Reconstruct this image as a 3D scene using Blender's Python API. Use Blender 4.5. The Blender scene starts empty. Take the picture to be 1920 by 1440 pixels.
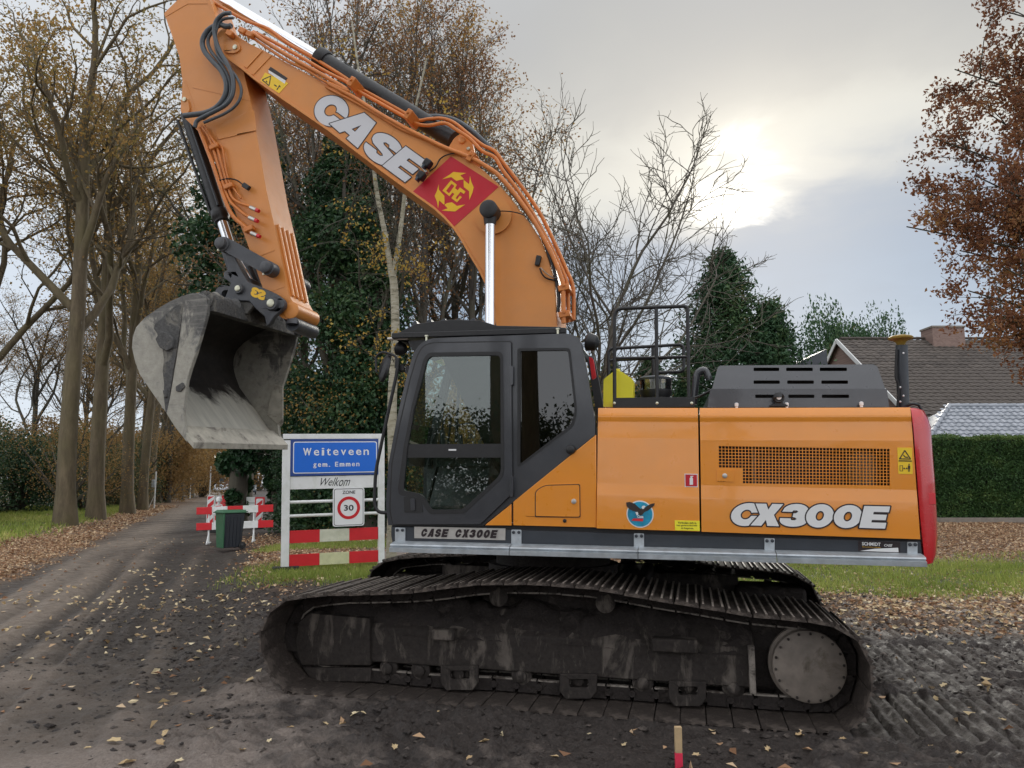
import bpy, bmesh, math, random
import numpy as np
from mathutils import Vector, Matrix, geometry

# ------------------------------------------------------------------ camera, world, sun, exposure
scene = bpy.context.scene
COL = scene.collection
R = math.radians
F, PITCH, EYE = 1442.0, R(7.3), 1.85
cam_data = bpy.data.cameras.new('camera')
cam_data.sensor_width = 36.0
cam_data.lens = 36.0 * F / 1920.0
cam_data.clip_start = 0.1
cam_data.clip_end = 2500
cam = bpy.data.objects.new('camera', cam_data)
cam.location = (0, 0, EYE)
cam.rotation_euler = (R(90) + PITCH, 0, 0)
COL.objects.link(cam)
scene.camera = cam

SUN_EL, SUN_AZ = R(21.0), R(17.6)          # azimuth to the right of +Y
world = bpy.data.worlds.new('World')
scene.world = world
world.use_nodes = True
wt = world.node_tree
wt.nodes.clear()


def wn(t, **kw):
    n = wt.nodes.new(t)
    for k, v in kw.items():
        setattr(n, k, v)
    return n


def wl(a, b):
    wt.links.new(a, b)


def wmath(op, a, b=None, c=None, clamp=False):
    n = wn('ShaderNodeMath', operation=op, use_clamp=clamp)
    for i, v in enumerate((a, b, c)):
        if v is None:
            continue
        if isinstance(v, (int, float)):
            n.inputs[i].default_value = v
        else:
            wl(v, n.inputs[i])
    return n.outputs[0]


def wmix(fac, a, b, mode='MIX'):
    n = wn('ShaderNodeMix', data_type='RGBA', blend_type=mode)
    for k, v in (('Factor', fac), ('A', a), ('B', b)):
        i = [s for s in n.inputs if s.name == k and (s.type == 'RGBA' or k == 'Factor')][0]
        if k == 'Factor':
            i = n.inputs[0]
        if isinstance(v, (int, float)):
            i.default_value = v
        elif isinstance(v, tuple):
            i.default_value = v
        else:
            wl(v, i)
    return [o for o in n.outputs if o.type == 'RGBA'][0]


tc = wn('ShaderNodeTexCoord')
nrm = wn('ShaderNodeVectorMath', operation='NORMALIZE')
wl(tc.outputs['Generated'], nrm.inputs[0])
sep = wn('ShaderNodeSeparateXYZ')
wl(nrm.outputs[0], sep.inputs[0])
zc = wmath('MAXIMUM', sep.outputs[2], 0.0)
# cloud deck coordinates: the layer is flat, so it stretches towards the horizon
den = wmath('ADD', zc, 0.22)
cx = wmath('DIVIDE', sep.outputs[0], den)
cy = wmath('DIVIDE', sep.outputs[1], den)
comb = wn('ShaderNodeCombineXYZ')
wl(cx, comb.inputs[0])
wl(cy, comb.inputs[1])
comb.inputs[2].default_value = 3.7


def wnoise(scale, detail, rough, dist=0.0, src=None):
    n = wn('ShaderNodeTexNoise')
    n.inputs['Scale'].default_value = scale
    n.inputs['Detail'].default_value = detail
    n.inputs['Roughness'].default_value = rough
    n.inputs['Distortion'].default_value = dist
    wl(src or comb.outputs[0], n.inputs['Vector'])
    return n.outputs['Fac']


n_big = wnoise(0.9, 5, 0.55, 0.3)
n_mid = wnoise(2.3, 6, 0.55, 0.5)
# layered overcast: pale haze low down, a slate bank, a bright break, a grey deck overhead
h = wmath('MULTIPLY_ADD', wmath('SUBTRACT', n_big, 0.5), 0.22, zc)
h = wmath('MULTIPLY_ADD', wmath('SUBTRACT', n_mid, 0.5), 0.13, h)
h = wmath('MULTIPLY_ADD', wmath('SUBTRACT', wnoise(8.0, 5, 0.6, 0.6), 0.5), 0.045, h)
h = wmath('MULTIPLY_ADD', sep.outputs[0], -0.06, h)
ramp = wn('ShaderNodeValToRGB')
ramp.color_ramp.interpolation = 'B_SPLINE'
stops = [(0.00, (0.46, 0.52, 0.60)), (0.10, (0.26, 0.335, 0.43)), (0.21, (0.20, 0.265, 0.355)),
         (0.29, (0.215, 0.265, 0.335)), (0.335, (0.40, 0.41, 0.40)), (0.38, (0.52, 0.515, 0.465)), (0.43, (0.39, 0.385, 0.36)),
         (0.52, (0.325, 0.325, 0.315)), (0.62, (0.36, 0.365, 0.37)), (0.80, (0.90, 0.91, 0.95)), (1.0, (1.15, 1.17, 1.22))]
el = ramp.color_ramp.elements
while len(el) > 1:
    el.remove(el[-1])
el[0].position = stops[0][0]
el[0].color = stops[0][1] + (1,)
for p, c in stops[1:]:
    e = el.new(p)
    e.color = c + (1,)
wl(h, ramp.inputs[0])
clouds = ramp.outputs[0]
# thinner, whiter cloud away from the sun's side of the sky
thin = wmath('MULTIPLY_ADD', sep.outputs[0], -1.6, -0.10, clamp=True)
clouds = wmix(wmath('MULTIPLY', thin, 0.85), clouds, (0.62, 0.655, 0.70, 1))
back = wmath('MULTIPLY_ADD', sep.outputs[1], -1.1, 0.35, clamp=True)
clouds = wmix(back, clouds, (1.05, 1.07, 1.12, 1))
# the sun behind thin cloud
sd = (math.sin(SUN_AZ) * math.cos(SUN_EL), math.cos(SUN_AZ) * math.cos(SUN_EL), math.sin(SUN_EL))
dot = wn('ShaderNodeVectorMath', operation='DOT_PRODUCT')
wl(nrm.outputs[0], dot.inputs[0])
dot.inputs[1].default_value = sd
ca = wmath('MAXIMUM', dot.outputs['Value'], 0.0)
ca = wmath('MULTIPLY_ADD', wmath('SUBTRACT', n_mid, 0.5), 0.012, ca)
n_fine = wnoise(6.5, 5, 0.6, 0.8)
rag = wn('ShaderNodeMapRange')
wl(n_fine, rag.inputs[0])
rag.inputs[1].default_value = 0.42
rag.inputs[2].default_value = 0.60
rag.inputs[3].default_value = 0.10
glow = wmath('MULTIPLY', wmath('POWER', ca, 1500.0), rag.outputs[0])
glow2 = wmath('POWER', ca, 220.0)
gmask = wn('ShaderNodeMapRange')
wl(h, gmask.inputs[0])
gmask.inputs[1].default_value = 0.295
gmask.inputs[2].default_value = 0.335
gm = gmask.outputs[0]
clouds = wmix(wmath('MULTIPLY', glow, gm, clamp=True), clouds, (3.2, 3.05, 2.7, 1))
clouds = wmix(wmath('MULTIPLY', wmath('MULTIPLY', glow2, 0.22), gm, clamp=True), clouds, (0.95, 0.90, 0.76, 1))
sky = wn('ShaderNodeTexSky', sky_type='NISHITA')
sky.sun_disc = False
sky.sun_elevation = SUN_EL
sky.sun_rotation = SUN_AZ
skyc = wn('ShaderNodeMix', data_type='RGBA', blend_type='MULTIPLY')
skyc.inputs[0].default_value = 1.0
wl(sky.outputs[0], skyc.inputs[6])
skyc.inputs[7].default_value = (0.09, 0.09, 0.09, 1)
final = wmix(0.92, skyc.outputs[2], clouds)
bg = wn('ShaderNodeBackground')
bg.inputs['Strength'].default_value = 0.85
wl(final, bg.inputs['Color'])
wo = wn('ShaderNodeOutputWorld')
wl(bg.outputs[0], wo.inputs['Surface'])

sun_data = bpy.data.lights.new('sun', 'SUN')
sun_data.energy = 0.8
sun_data.angle = R(14)
sun_data.color = (1.0, 0.95, 0.86)
sun = bpy.data.objects.new('sun', sun_data)
sun.rotation_euler = Vector(sd).to_track_quat('Z', 'Y').to_euler()
sun.location = (10, 30, 20)
COL.objects.link(sun)

scene.view_settings.view_transform = 'Standard'
scene.view_settings.look = 'None'
scene.view_settings.exposure = 0.85
scene.view_settings.gamma = 1.0
scene.view_settings.use_curve_mapping = False
scene.render.engine = 'CYCLES'
scene.cycles.max_bounces = 8
scene.cycles.transparent_max_bounces = 16

# ------------------------------------------------------------------ measuring helpers
CP, SP = math.cos(PITCH), math.sin(PITCH)


def ray(px, py):
    u, v = (px - 960) / F, (720 - py) / F
    return Vector((u, CP - v * SP, SP + v * CP))


def at(px, py, Y):
    d = ray(px, py)
    t = Y / d.y
    return Vector((d.x * t, Y, EYE + d.z * t))


YAW = R(13)
MO = Vector((0.337, 8.31, 0))                        # slewing centre of the machine on the ground
ME = Vector((math.cos(YAW), -math.sin(YAW), 0))      # along the machine, towards its tail
MN = Vector((math.sin(YAW), math.cos(YAW), 0))       # across the machine, away from the near side


def mp(px, py, w):
    """point of the photograph measured on the machine plane w -> machine coordinates (s, w, z)"""
    d = ray(px, py)
    t = (w + MO.dot(MN)) / d.dot(MN)
    p = d * t - MO
    return Vector((p.dot(ME), w, EYE + d.z * t))


# ------------------------------------------------------------------ object helpers
def tag(o, label=None, cat=None, group=None, kind=None):
    if label:
        o['label'] = label
    if cat:
        o['category'] = cat
    if group:
        o['group'] = group
    if kind:
        o['kind'] = kind
    return o


def empty(name, loc=(0, 0, 0), rz=0.0, label=None, cat=None, group=None):
    o = bpy.data.objects.new(name, None)
    o.empty_display_size = 0.3
    o.location = loc
    o.rotation_euler = (0, 0, rz)
    COL.objects.link(o)
    return tag(o, label, cat, group)


def link(name, mesh, mat=None, parent=None, label=None, kind=None):
    if mat is not None and not mesh.materials:
        for m in (mat if isinstance(mat, (list, tuple)) else [mat]):
            mesh.materials.append(m)
    o = bpy.data.objects.new(name, mesh)
    COL.objects.link(o)
    if parent is not None:
        o.parent = parent
    return tag(o, label, kind=kind)


def rc(pts, n=5):
    """round the corners of a polygon: points are (x, y) or (x, y, r)"""
    out = []
    L = len(pts)
    for i in range(L):
        p = pts[i]
        if len(p) == 2 or p[2] <= 0:
            out.append((p[0], p[1]))
            continue
        a, b = Vector(pts[i - 1][:2]), Vector(pts[(i + 1) % L][:2])
        c = Vector(p[:2])
        da, db = (a - c), (b - c)
        r = min(p[2], da.length * 0.48, db.length * 0.48)
        pa, pb = c + da.normalized() * r, c + db.normalized() * r
        for k in range(n + 1):
            t = k / n
            q = pa * (1 - t) ** 2 + c * 2 * t * (1 - t) + pb * t ** 2
            out.append((q.x, q.y))
    return out


def smooth_path(pts, n=6):
    """Catmull-Rom through 3-D points"""
    P = [Vector(p) for p in pts]
    P = [P[0] * 2 - P[1]] + P + [P[-1] * 2 - P[-2]]
    out = []
    for i in range(1, len(P) - 2):
        a, b, c, d = P[i - 1], P[i], P[i + 1], P[i + 2]
        for k in range(n):
            t = k / n
            out.append(0.5 * ((2 * b) + (c - a) * t + (2 * a - 5 * b + 4 * c - d) * t * t + (3 * b - a - 3 * c + d) * t ** 3))
    out.append(P[-2])
    return out


class MB:
    """collects shapes and links them as ONE mesh object"""

    def __init__(self):
        self.v, self.f = [], []

    def add(self, vs, fs):
        b = len(self.v)
        self.v += [tuple(x) for x in vs]
        self.f += [tuple(i + b for i in f) for f in fs]
        return self

    def box(self, c, size, rot=None):
        c = Vector(c)
        hx, hy, hz = size[0] / 2, size[1] / 2, size[2] / 2
        vs = [Vector((x, y, z)) for x in (-hx, hx) for y in (-hy, hy) for z in (-hz, hz)]
        if rot is not None:
            vs = [rot @ p for p in vs]
        return self.add([p + c for p in vs], [(0, 1, 3, 2), (4, 6, 7, 5), (0, 4, 5, 1), (2, 3, 7, 6), (0, 2, 6, 4), (1, 5, 7, 3)])

    def loft(self, A, B):
        """closed solid between two rings with the same number of points (n-gon caps)"""
        n = len(A)
        fs = [tuple(range(n - 1, -1, -1)), tuple(range(n, 2 * n))]
        fs += [(i, (i + 1) % n, n + (i + 1) % n, n + i) for i in range(n)]
        return self.add(list(A) + list(B), fs)

    def plate(self, outer, inner, front, back):
        """sheet with holes; front/back map a 2-D point to 3-D"""
        loops = [outer] + list(inner)
        flat = [p for l in loops for p in l]
        tris = geometry.tessellate_polygon([[Vector((p[0], p[1], 0)) for p in l] for l in loops])
        n = len(flat)
        vs = [front(p) for p in flat] + [back(p) for p in flat]
        fs = []
        for t in tris:
            a, b, c = [Vector(flat[i]) for i in t]
            ar = (b - a).cross(c - a)
            if abs(ar) < 1e-12:
                continue
            t = t if ar > 0 else t[::-1]
            fs.append(tuple(t))
            fs.append(tuple(i + n for i in t[::-1]))
        o = 0
        for l in loops:
            k = len(l)
            for i in range(k):
                a, b = o + i, o + (i + 1) % k
                fs.append((a, b, b + n, a + n))
            o += k
        return self.add(vs, fs)

    def tube(self, path, r, n=8, cap=True):
        P = [Vector(p) for p in path]
        m = len(P)
        rr = r if isinstance(r, (list, tuple)) else [r] * m
        up = None
        vs = []
        for i in range(m):
            d = (P[min(i + 1, m - 1)] - P[max(i - 1, 0)])
            if d.length < 1e-9:
                d = Vector((0, 0, 1))
            d.normalize()
            if up is None:
                up = d.orthogonal().normalized()
            else:
                up = (up - d * up.dot(d))
                up = up.normalized() if up.length > 1e-6 else d.orthogonal().normalized()
            s = d.cross(up)
            for k in range(n):
                a = 2 * math.pi * k / n
                vs.append(P[i] + (up * math.cos(a) + s * math.sin(a)) * rr[i])
        fs = []
        for i in range(m - 1):
            for k in range(n):
                a, b = i * n + k, i * n + (k + 1) % n
                fs.append((a, b, b + n, a + n))
        if cap:
            fs.append(tuple(range(n - 1, -1, -1)))
            fs.append(tuple((m - 1) * n + k for k in range(n)))
        return self.add(vs, fs)

    def cyl(self, a, b, r, n=20):
        return self.tube([a, b], r, n)

    def lathe(self, c, axis, prof, n=24):
        """profile of (distance along axis, radius)"""
        c, axis = Vector(c), Vector(axis).normalized()
        return self.tube([c + axis * p[0] for p in prof], [max(p[1], 1e-4) for p in prof], n)

    def quad(self, a, b, c, d):
        return self.add([a, b, c, d], [(0, 1, 2, 3)])

    def mesh(self, name, smooth=None, fix=True):
        me = bpy.data.meshes.new(name)
        me.from_pydata(self.v, [], self.f)
        me.update()
        if fix:
            bm = bmesh.new()
            bm.from_mesh(me)
            bmesh.ops.recalc_face_normals(bm, faces=bm.faces)
            bm.to_mesh(me)
            bm.free()
        if smooth:
            me.polygons.foreach_set('use_smooth', [True] * len(me.polygons))
            me.set_sharp_from_angle(angle=R(smooth))
        return me

    def build(self, name, mat, parent=None, smooth=35, bevel=0.0, label=None, kind=None, seg=2, fix=True):
        me = self.mesh(name, smooth, fix)
        o = link(name, me, mat, parent, label, kind)
        if bevel:
            md = o.modifiers.new('bevel', 'BEVEL')
            md.width = bevel
            md.segments = seg
            md.limit_method = 'ANGLE'
            md.angle_limit = R(40)
            md.harden_normals = False
        return o


def raw_mesh(name, V, Fq, attr=None, smooth=False):
    """fast mesh from numpy arrays; Fq is (n,3) or (n,4)"""
    V = np.asarray(V, np.float32)
    Fq = np.asarray(Fq, np.int32)
    me = bpy.data.meshes.new(name)
    k = Fq.shape[1]
    me.vertices.add(len(V))
    me.vertices.foreach_set('co', V.ravel())
    me.loops.add(Fq.size)
    me.loops.foreach_set('vertex_index', Fq.ravel())
    me.polygons.add(len(Fq))
    me.polygons.foreach_set('loop_start', np.arange(0, Fq.size, k, dtype=np.int32))
    me.polygons.foreach_set('use_smooth', np.full(len(Fq), smooth))
    me.update(calc_edges=True)
    for an, av in (attr or {}).items():
        av = np.asarray(av, np.float32)
        a = me.attributes.new(an, 'FLOAT', 'POINT')
        a.data.foreach_set('value', av)
    return me


# ------------------------------------------------------------------ numpy noise
def _hash(i, j, seed):
    h = (i.astype(np.int64) * 374761393 + j.astype(np.int64) * 668265263 + seed * 1274126177) & 0xffffffff
    h = ((h ^ (h >> 13)) * 1274126177) & 0xffffffff
    return ((h ^ (h >> 16)) & 0xffff) / 65535.0


def vnoise(x, y, seed=0):
    xi, yi = np.floor(x), np.floor(y)
    fx, fy = x - xi, y - yi
    fx, fy = fx * fx * (3 - 2 * fx), fy * fy * (3 - 2 * fy)
    a, b = _hash(xi, yi, seed), _hash(xi + 1, yi, seed)
    c, d = _hash(xi, yi + 1, seed), _hash(xi + 1, yi + 1, seed)
    return (a * (1 - fx) + b * fx) * (1 - fy) + (c * (1 - fx) + d * fx) * fy


def fbm(x, y, seed=0, octv=4, gain=0.5, lac=2.03):
    s, a, t = 0, 1.0, 0
    for o in range(octv):
        s = s + a * vnoise(x, y, seed + o * 17)
        t += a
        a *= gain
        x, y = x * lac + 13.7, y * lac + 7.1
    return s / t


def sstep(a, b, x):
    t = np.clip((x - a) / (b - a), 0, 1)
    return t * t * (3 - 2 * t)

# ------------------------------------------------------------------ materials
def new_mat(name):
    m = bpy.data.materials.new(name)
    m.use_nodes = True
    nt = m.node_tree
    b = nt.nodes['Principled BSDF']
    return m, nt, b


def ramp_node(nt, fac, stops, interp='LINEAR'):
    r = nt.nodes.new('ShaderNodeValToRGB')
    r.color_ramp.interpolation = interp
    e = r.color_ramp.elements
    while len(e) > 1:
        e.remove(e[-1])
    e[0].position, e[0].color = stops[0][0], tuple(stops[0][1]) + (1,)
    for p, c in stops[1:]:
        x = e.new(p)
        x.color = tuple(c) + (1,)
    nt.links.new(fac, r.inputs[0])
    return r.outputs[0]


def noise_node(nt, scale, detail=4, rough=0.55, coord='Object', stretch=None, dist=0.0):
    t = nt.nodes.new('ShaderNodeTexCoord')
    src = t.outputs[coord]
    if stretch:
        mp_ = nt.nodes.new('ShaderNodeMapping')
        mp_.inputs['Scale'].default_value = stretch
        nt.links.new(src, mp_.inputs[0])
        src = mp_.outputs[0]
    n = nt.nodes.new('ShaderNodeTexNoise')
    n.inputs['Scale'].default_value = scale
    n.inputs['Detail'].default_value = detail
    n.inputs['Roughness'].default_value = rough
    n.inputs['Distortion'].default_value = dist
    nt.links.new(src, n.inputs['Vector'])
    return n.outputs['Fac']


def mixc(nt, fac, a, b, mode='MIX'):
    n = nt.nodes.new('ShaderNodeMix')
    n.data_type = 'RGBA'
    n.blend_type = mode
    for idx, v in ((0, fac), (6, a), (7, b)):
        if isinstance(v, (int, float)):
            n.inputs[idx].default_value = v
        elif isinstance(v, (tuple, list)):
            n.inputs[idx].default_value = tuple(v)[:3] + (1,)
        else:
            nt.links.new(v, n.inputs[idx])
    return n.outputs[2]


def mathn(nt, op, a, b=None, clamp=False):
    n = nt.nodes.new('ShaderNodeMath')
    n.operation = op
    n.use_clamp = clamp
    for i, v in enumerate((a, b)):
        if v is None:
            continue
        if isinstance(v, (int, float)):
            n.inputs[i].default_value = v
        else:
            nt.links.new(v, n.inputs[i])
    return n.outputs[0]


def attr_node(nt, name):
    a = nt.nodes.new('ShaderNodeAttribute')
    a.attribute_name = name
    return a.outputs['Fac']


def bump(nt, b, hgt, strength=0.3, dist=0.01):
    n = nt.nodes.new('ShaderNodeBump')
    n.inputs['Strength'].default_value = strength
    n.inputs['Distance'].default_value = dist
    nt.links.new(hgt, n.inputs['Height'])
    nt.links.new(n.outputs[0], b.inputs['Normal'])


def paint(name, col, rough=0.35, metal=0.0, coat=0.0, var=0.08, scale=6, dirt=None, dirt_amt=0.25, bmp=0.0, spec=0.5, wave=0.0):
    """painted / plastic / metal surface with slight unevenness, dust and wear"""
    m, nt, b = new_mat(name)
    n = noise_node(nt, scale, 5, 0.6)
    lo = tuple(c * (1 - var) for c in col)
    hi = tuple(min(1, c * (1 + var)) for c in col)
    c = ramp_node(nt, n, [(0.3, lo), (0.7, hi)])
    if dirt:
        d = noise_node(nt, scale * 0.6, 8, 0.68, dist=0.4)
        f = nt.nodes.new('ShaderNodeMapRange')
        f.inputs[1].default_value, f.inputs[2].default_value = 0.46, 0.72
        f.inputs[4].default_value = dirt_amt
        nt.links.new(d, f.inputs[0])
        c = mixc(nt, f.outputs[0], c, dirt)
    nt.links.new(c, b.inputs['Base Color'])
    rr = ramp_node(nt, noise_node(nt, scale * 2.5, 4, 0.6), [(0.3, (rough * 0.85,) * 3), (0.7, (min(1, rough * 1.25),) * 3)])
    nt.links.new(rr, b.inputs['Roughness'])
    b.inputs['Metallic'].default_value = metal
    b.inputs['Specular IOR Level'].default_value = spec
    if coat:
        b.inputs['Coat Weight'].default_value = coat
        b.inputs['Coat Roughness'].default_value = 0.06
    if bmp:
        bump(nt, b, noise_node(nt, scale * 8, 4, 0.6), bmp, 0.004)
    if wave:                                      # sheet metal is never quite flat
        w_ = nt.nodes.new('ShaderNodeBump')
        w_.inputs['Strength'].default_value = wave
        w_.inputs['Distance'].default_value = 0.02
        nt.links.new(noise_node(nt, 1.7, 3, 0.5, stretch=(0.7, 1, 1.6)), w_.inputs['Height'])
        nt.links.new(w_.outputs[0], b.inputs['Normal'])
        nt.links.new(w_.outputs[0], b.inputs['Coat Normal'])
    return m


ORANGE = (0.75, 0.260, 0.020)
M = {}
M['orange'] = paint('machine_orange', ORANGE, 0.3, coat=0.6, var=0.03, scale=3, dirt=(0.45, 0.27, 0.12), dirt_amt=0.12, wave=0.25)
M['orange_boom'] = paint('boom_orange', (0.66, 0.25, 0.055), 0.42, coat=0.1, var=0.05, scale=2.5, dirt=(0.40, 0.22, 0.11), dirt_amt=0.22, wave=0.12)
M['orange_pipe'] = paint('pipe_orange', (0.60, 0.19, 0.035), 0.4, var=0.08, scale=8, dirt=(0.25, 0.1, 0.05), dirt_amt=0.25)
M['charcoal'] = paint('cab_charcoal', (0.033, 0.035, 0.041), 0.33, coat=0.45, var=0.12, scale=5, dirt=(0.10, 0.10, 0.10), dirt_amt=0.18)
M['hood_grey'] = paint('hood_grey', (0.036, 0.038, 0.044), 0.3, coat=0.5, var=0.06, scale=3, dirt=(0.12, 0.12, 0.13), dirt_amt=0.15, wave=0.25)
M['deck_grey'] = paint('deck_grey', (0.030, 0.036, 0.045), 0.42, var=0.12, scale=6, dirt=(0.08, 0.08, 0.08), dirt_amt=0.2)
M['black'] = paint('black_plastic', (0.012, 0.012, 0.013), 0.45, var=0.15, scale=12)
M['rubber'] = paint('black_rubber', (0.016, 0.016, 0.016), 0.6, var=0.2, scale=10)
M['hose'] = paint('hose_grey', (0.065, 0.075, 0.085), 0.38, var=0.12, scale=14)
M['coupler'] = paint('coupler_grey', (0.055, 0.058, 0.066), 0.45, var=0.15, scale=8, dirt=(0.16, 0.15, 0.13), dirt_amt=0.3, bmp=0.1)
M['red'] = paint('counterweight_red', (0.52, 0.012, 0.016), 0.25, coat=0.7, var=0.04, scale=3, wave=0.1)
M['chrome'] = paint('chrome_rod', (0.72, 0.73, 0.75), 0.12, metal=1.0, var=0.03, scale=9)
M['steel'] = paint('steel', (0.52, 0.50, 0.46), 0.38, metal=0.9, var=0.1, scale=14)
M['zinc'] = paint('zinc_bolt', (0.55, 0.54, 0.42), 0.35, metal=0.8, var=0.1, scale=20)
M['galv'] = paint('galvanised_steel', (0.46, 0.50, 0.53), 0.42, metal=0.55, var=0.22, scale=9, dirt=(0.62, 0.63, 0.62), dirt_amt=0.4, bmp=0.08)
M['plate'] = paint('brushed_plate', (0.48, 0.46, 0.43), 0.4, metal=0.6, var=0.08, scale=20)
M['yellow_plastic'] = paint('yellow_plastic', (0.82, 0.72, 0.02), 0.4, var=0.05, scale=6)
M['yellow_sticker'] = paint('sticker_yellow', (0.85, 0.56, 0.02), 0.4, var=0.03, scale=10)
M['antenna'] = paint('antenna_ochre', (0.30, 0.19, 0.03), 0.5, var=0.15, scale=14)
M['label_yellow'] = paint('label_yellow', (0.85, 0.76, 0.03), 0.4, var=0.03, scale=10)
M['emblem_yellow'] = paint('emblem_yellow', (0.80, 0.46, 0.01), 0.4, var=0.04, scale=10)
M['decal_red'] = paint('decal_red', (0.50, 0.008, 0.022), 0.35, coat=0.2, var=0.05, scale=6)
M['decal_white'] = paint('decal_white', (0.74, 0.74, 0.73), 0.35, var=0.02, scale=6)
M['decal_silver'] = paint('decal_silver', (0.60, 0.60, 0.62), 0.35, var=0.02, scale=6)
M['decal_dark'] = paint('decal_dark', (0.018, 0.010, 0.012), 0.4, var=0.05, scale=6)
M['white_paint'] = paint('white_paint', (0.76, 0.77, 0.76), 0.5, var=0.04, scale=4, dirt=(0.42, 0.45, 0.34), dirt_amt=0.5)
M['white_old'] = paint('weathered_white', (0.62, 0.62, 0.50), 0.55, var=0.08, scale=9, dirt=(0.40, 0.44, 0.27), dirt_amt=0.5)
M['barrier_yellowish'] = paint('weathered_cream', (0.60, 0.60, 0.36), 0.55, var=0.08, scale=9, dirt=(0.40, 0.44, 0.22), dirt_amt=0.5)
M['barrier_red'] = paint('barrier_red', (0.60, 0.018, 0.025), 0.42, var=0.06, scale=6)
M['sign_blue'] = paint('sign_blue', (0.007, 0.142, 0.650), 0.35, var=0.03, scale=4)
M['sign_navy'] = paint('sign_navy', (0.02, 0.06, 0.25), 0.4, var=0.05, scale=4)
M['sign_white'] = paint('sign_white', (0.78, 0.79, 0.79), 0.4, var=0.02, scale=4)
M['sign_black'] = paint('sign_black', (0.015, 0.017, 0.02), 0.45, var=0.05, scale=4)
M['sign_red'] = paint('sign_red', (0.58, 0.012, 0.02), 0.4, var=0.03, scale=4)
M['bin_green'] = paint('bin_green', (0.03, 0.12, 0.055), 0.45, var=0.1, scale=6, dirt=(0.1, 0.14, 0.1), dirt_amt=0.25)
M['bin_grey'] = paint('bin_grey', (0.016, 0.020, 0.028), 0.5, var=0.1, scale=6)
M['teal'] = paint('badge_blue', (0.01, 0.26, 0.42), 0.35, var=0.35, scale=9)
M['eagle_brown'] = paint('eagle_brown', (0.03, 0.018, 0.014), 0.5, var=0.3, scale=30)
M['wood'] = paint('pale_wood', (0.50, 0.36, 0.20), 0.7, var=0.15, scale=12, dirt=(0.3, 0.2, 0.1), dirt_amt=0.3)
M['pink_paint'] = paint('marker_pink', (0.75, 0.03, 0.08), 0.6, var=0.08, scale=12)
M['interior'] = paint('cab_interior', (0.10, 0.105, 0.11), 0.7, var=0.1, scale=6)
M['seat'] = paint('seat_fabric', (0.16, 0.165, 0.17), 0.9, var=0.12, scale=20)
M['brick'] = paint('brick_brown', (0.20, 0.125, 0.10), 0.85, var=0.2, scale=8, dirt=(0.28, 0.2, 0.17), dirt_amt=0.4)
M['concrete'] = paint('concrete', (0.22, 0.19, 0.16), 0.9, var=0.15, scale=5, dirt=(0.13, 0.11, 0.08), dirt_amt=0.5)
M['car_grey'] = paint('car_silver', (0.45, 0.48, 0.52), 0.3, coat=0.4, var=0.02)
M['car_dark'] = paint('car_dark', (0.04, 0.05, 0.06), 0.3, coat=0.4, var=0.02)
M['bright_roof_red'] = paint('red_roof', (0.36, 0.13, 0.09), 0.8, var=0.1, scale=2)
M['far_window'] = paint('far_window', (0.06, 0.08, 0.10), 0.08, var=0.05)
M['frame_white'] = paint('frame_white', (0.72, 0.72, 0.70), 0.5, var=0.03)


def grime(name, base, mud, amount=0.55, scale=4, rough=0.75, stretch=None, bmp=0.5):
    """steel under caked earth: paint shows through where the mud fell off"""
    m, nt, b = new_mat(name)
    n = noise_node(nt, scale, 9, 0.66, stretch=stretch, dist=0.5)
    f = nt.nodes.new('ShaderNodeMapRange')
    f.inputs[1].default_value, f.inputs[2].default_value = amount - 0.05, amount + 0.05
    nt.links.new(n, f.inputs[0])
    n2 = noise_node(nt, scale * 7, 6, 0.7)
    mudc = ramp_node(nt, n2, [(0.25, tuple(c * 0.5 for c in mud)), (0.75, tuple(c * 1.7 for c in mud))])
    bc = ramp_node(nt, noise_node(nt, scale * 3, 5), [(0.3, tuple(c * 0.75 for c in base)), (0.7, tuple(c * 1.2 for c in base))])
    nt.links.new(mixc(nt, f.outputs[0], mudc, bc), b.inputs['Base Color'])
    b.inputs['Roughness'].default_value = rough
    b.inputs['Specular IOR Level'].default_value = 0.35
    hh = mathn(nt, 'ADD', mathn(nt, 'MULTIPLY', n2, 0.6), mathn(nt, 'MULTIPLY', f.outputs[0], -0.5))
    bump(nt, b, hh, bmp, 0.02)
    return m


MUD = (0.022, 0.0175, 0.015)
M['muddy_frame'] = grime('muddy_frame', (0.125, 0.106, 0.090), (0.028, 0.0225, 0.0195), 0.55, 3.2, stretch=(1.8, 1.0, 0.6))
M['muddy_cover'] = grime('muddy_cover', (0.23, 0.195, 0.165), (0.10, 0.08, 0.06), 0.36, 2.4, rough=0.6, bmp=0.15)
M['muddy_shoe'] = grime('muddy_shoe', (0.10, 0.080, 0.067), (0.040, 0.031, 0.026), 0.52, 6, bmp=0.6)
M['mud_black'] = grime('mud_black', (0.05, 0.04, 0.035), (0.022, 0.017, 0.015), 0.58, 6, bmp=0.8)
M['worn_rib'] = grime('worn_rib', (0.24, 0.205, 0.175), (0.07, 0.055, 0.046), 0.42, 5, rough=0.5, bmp=0.3)
M['worn_steel'] = grime('worn_steel', (0.26, 0.23, 0.20), (0.05, 0.04, 0.033), 0.46, 8, rough=0.5, bmp=0.2)
M['bucket_in'] = grime('bucket_inside', (0.05, 0.046, 0.042), (0.020, 0.015, 0.013), 0.52, 2.2, rough=0.8)


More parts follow.
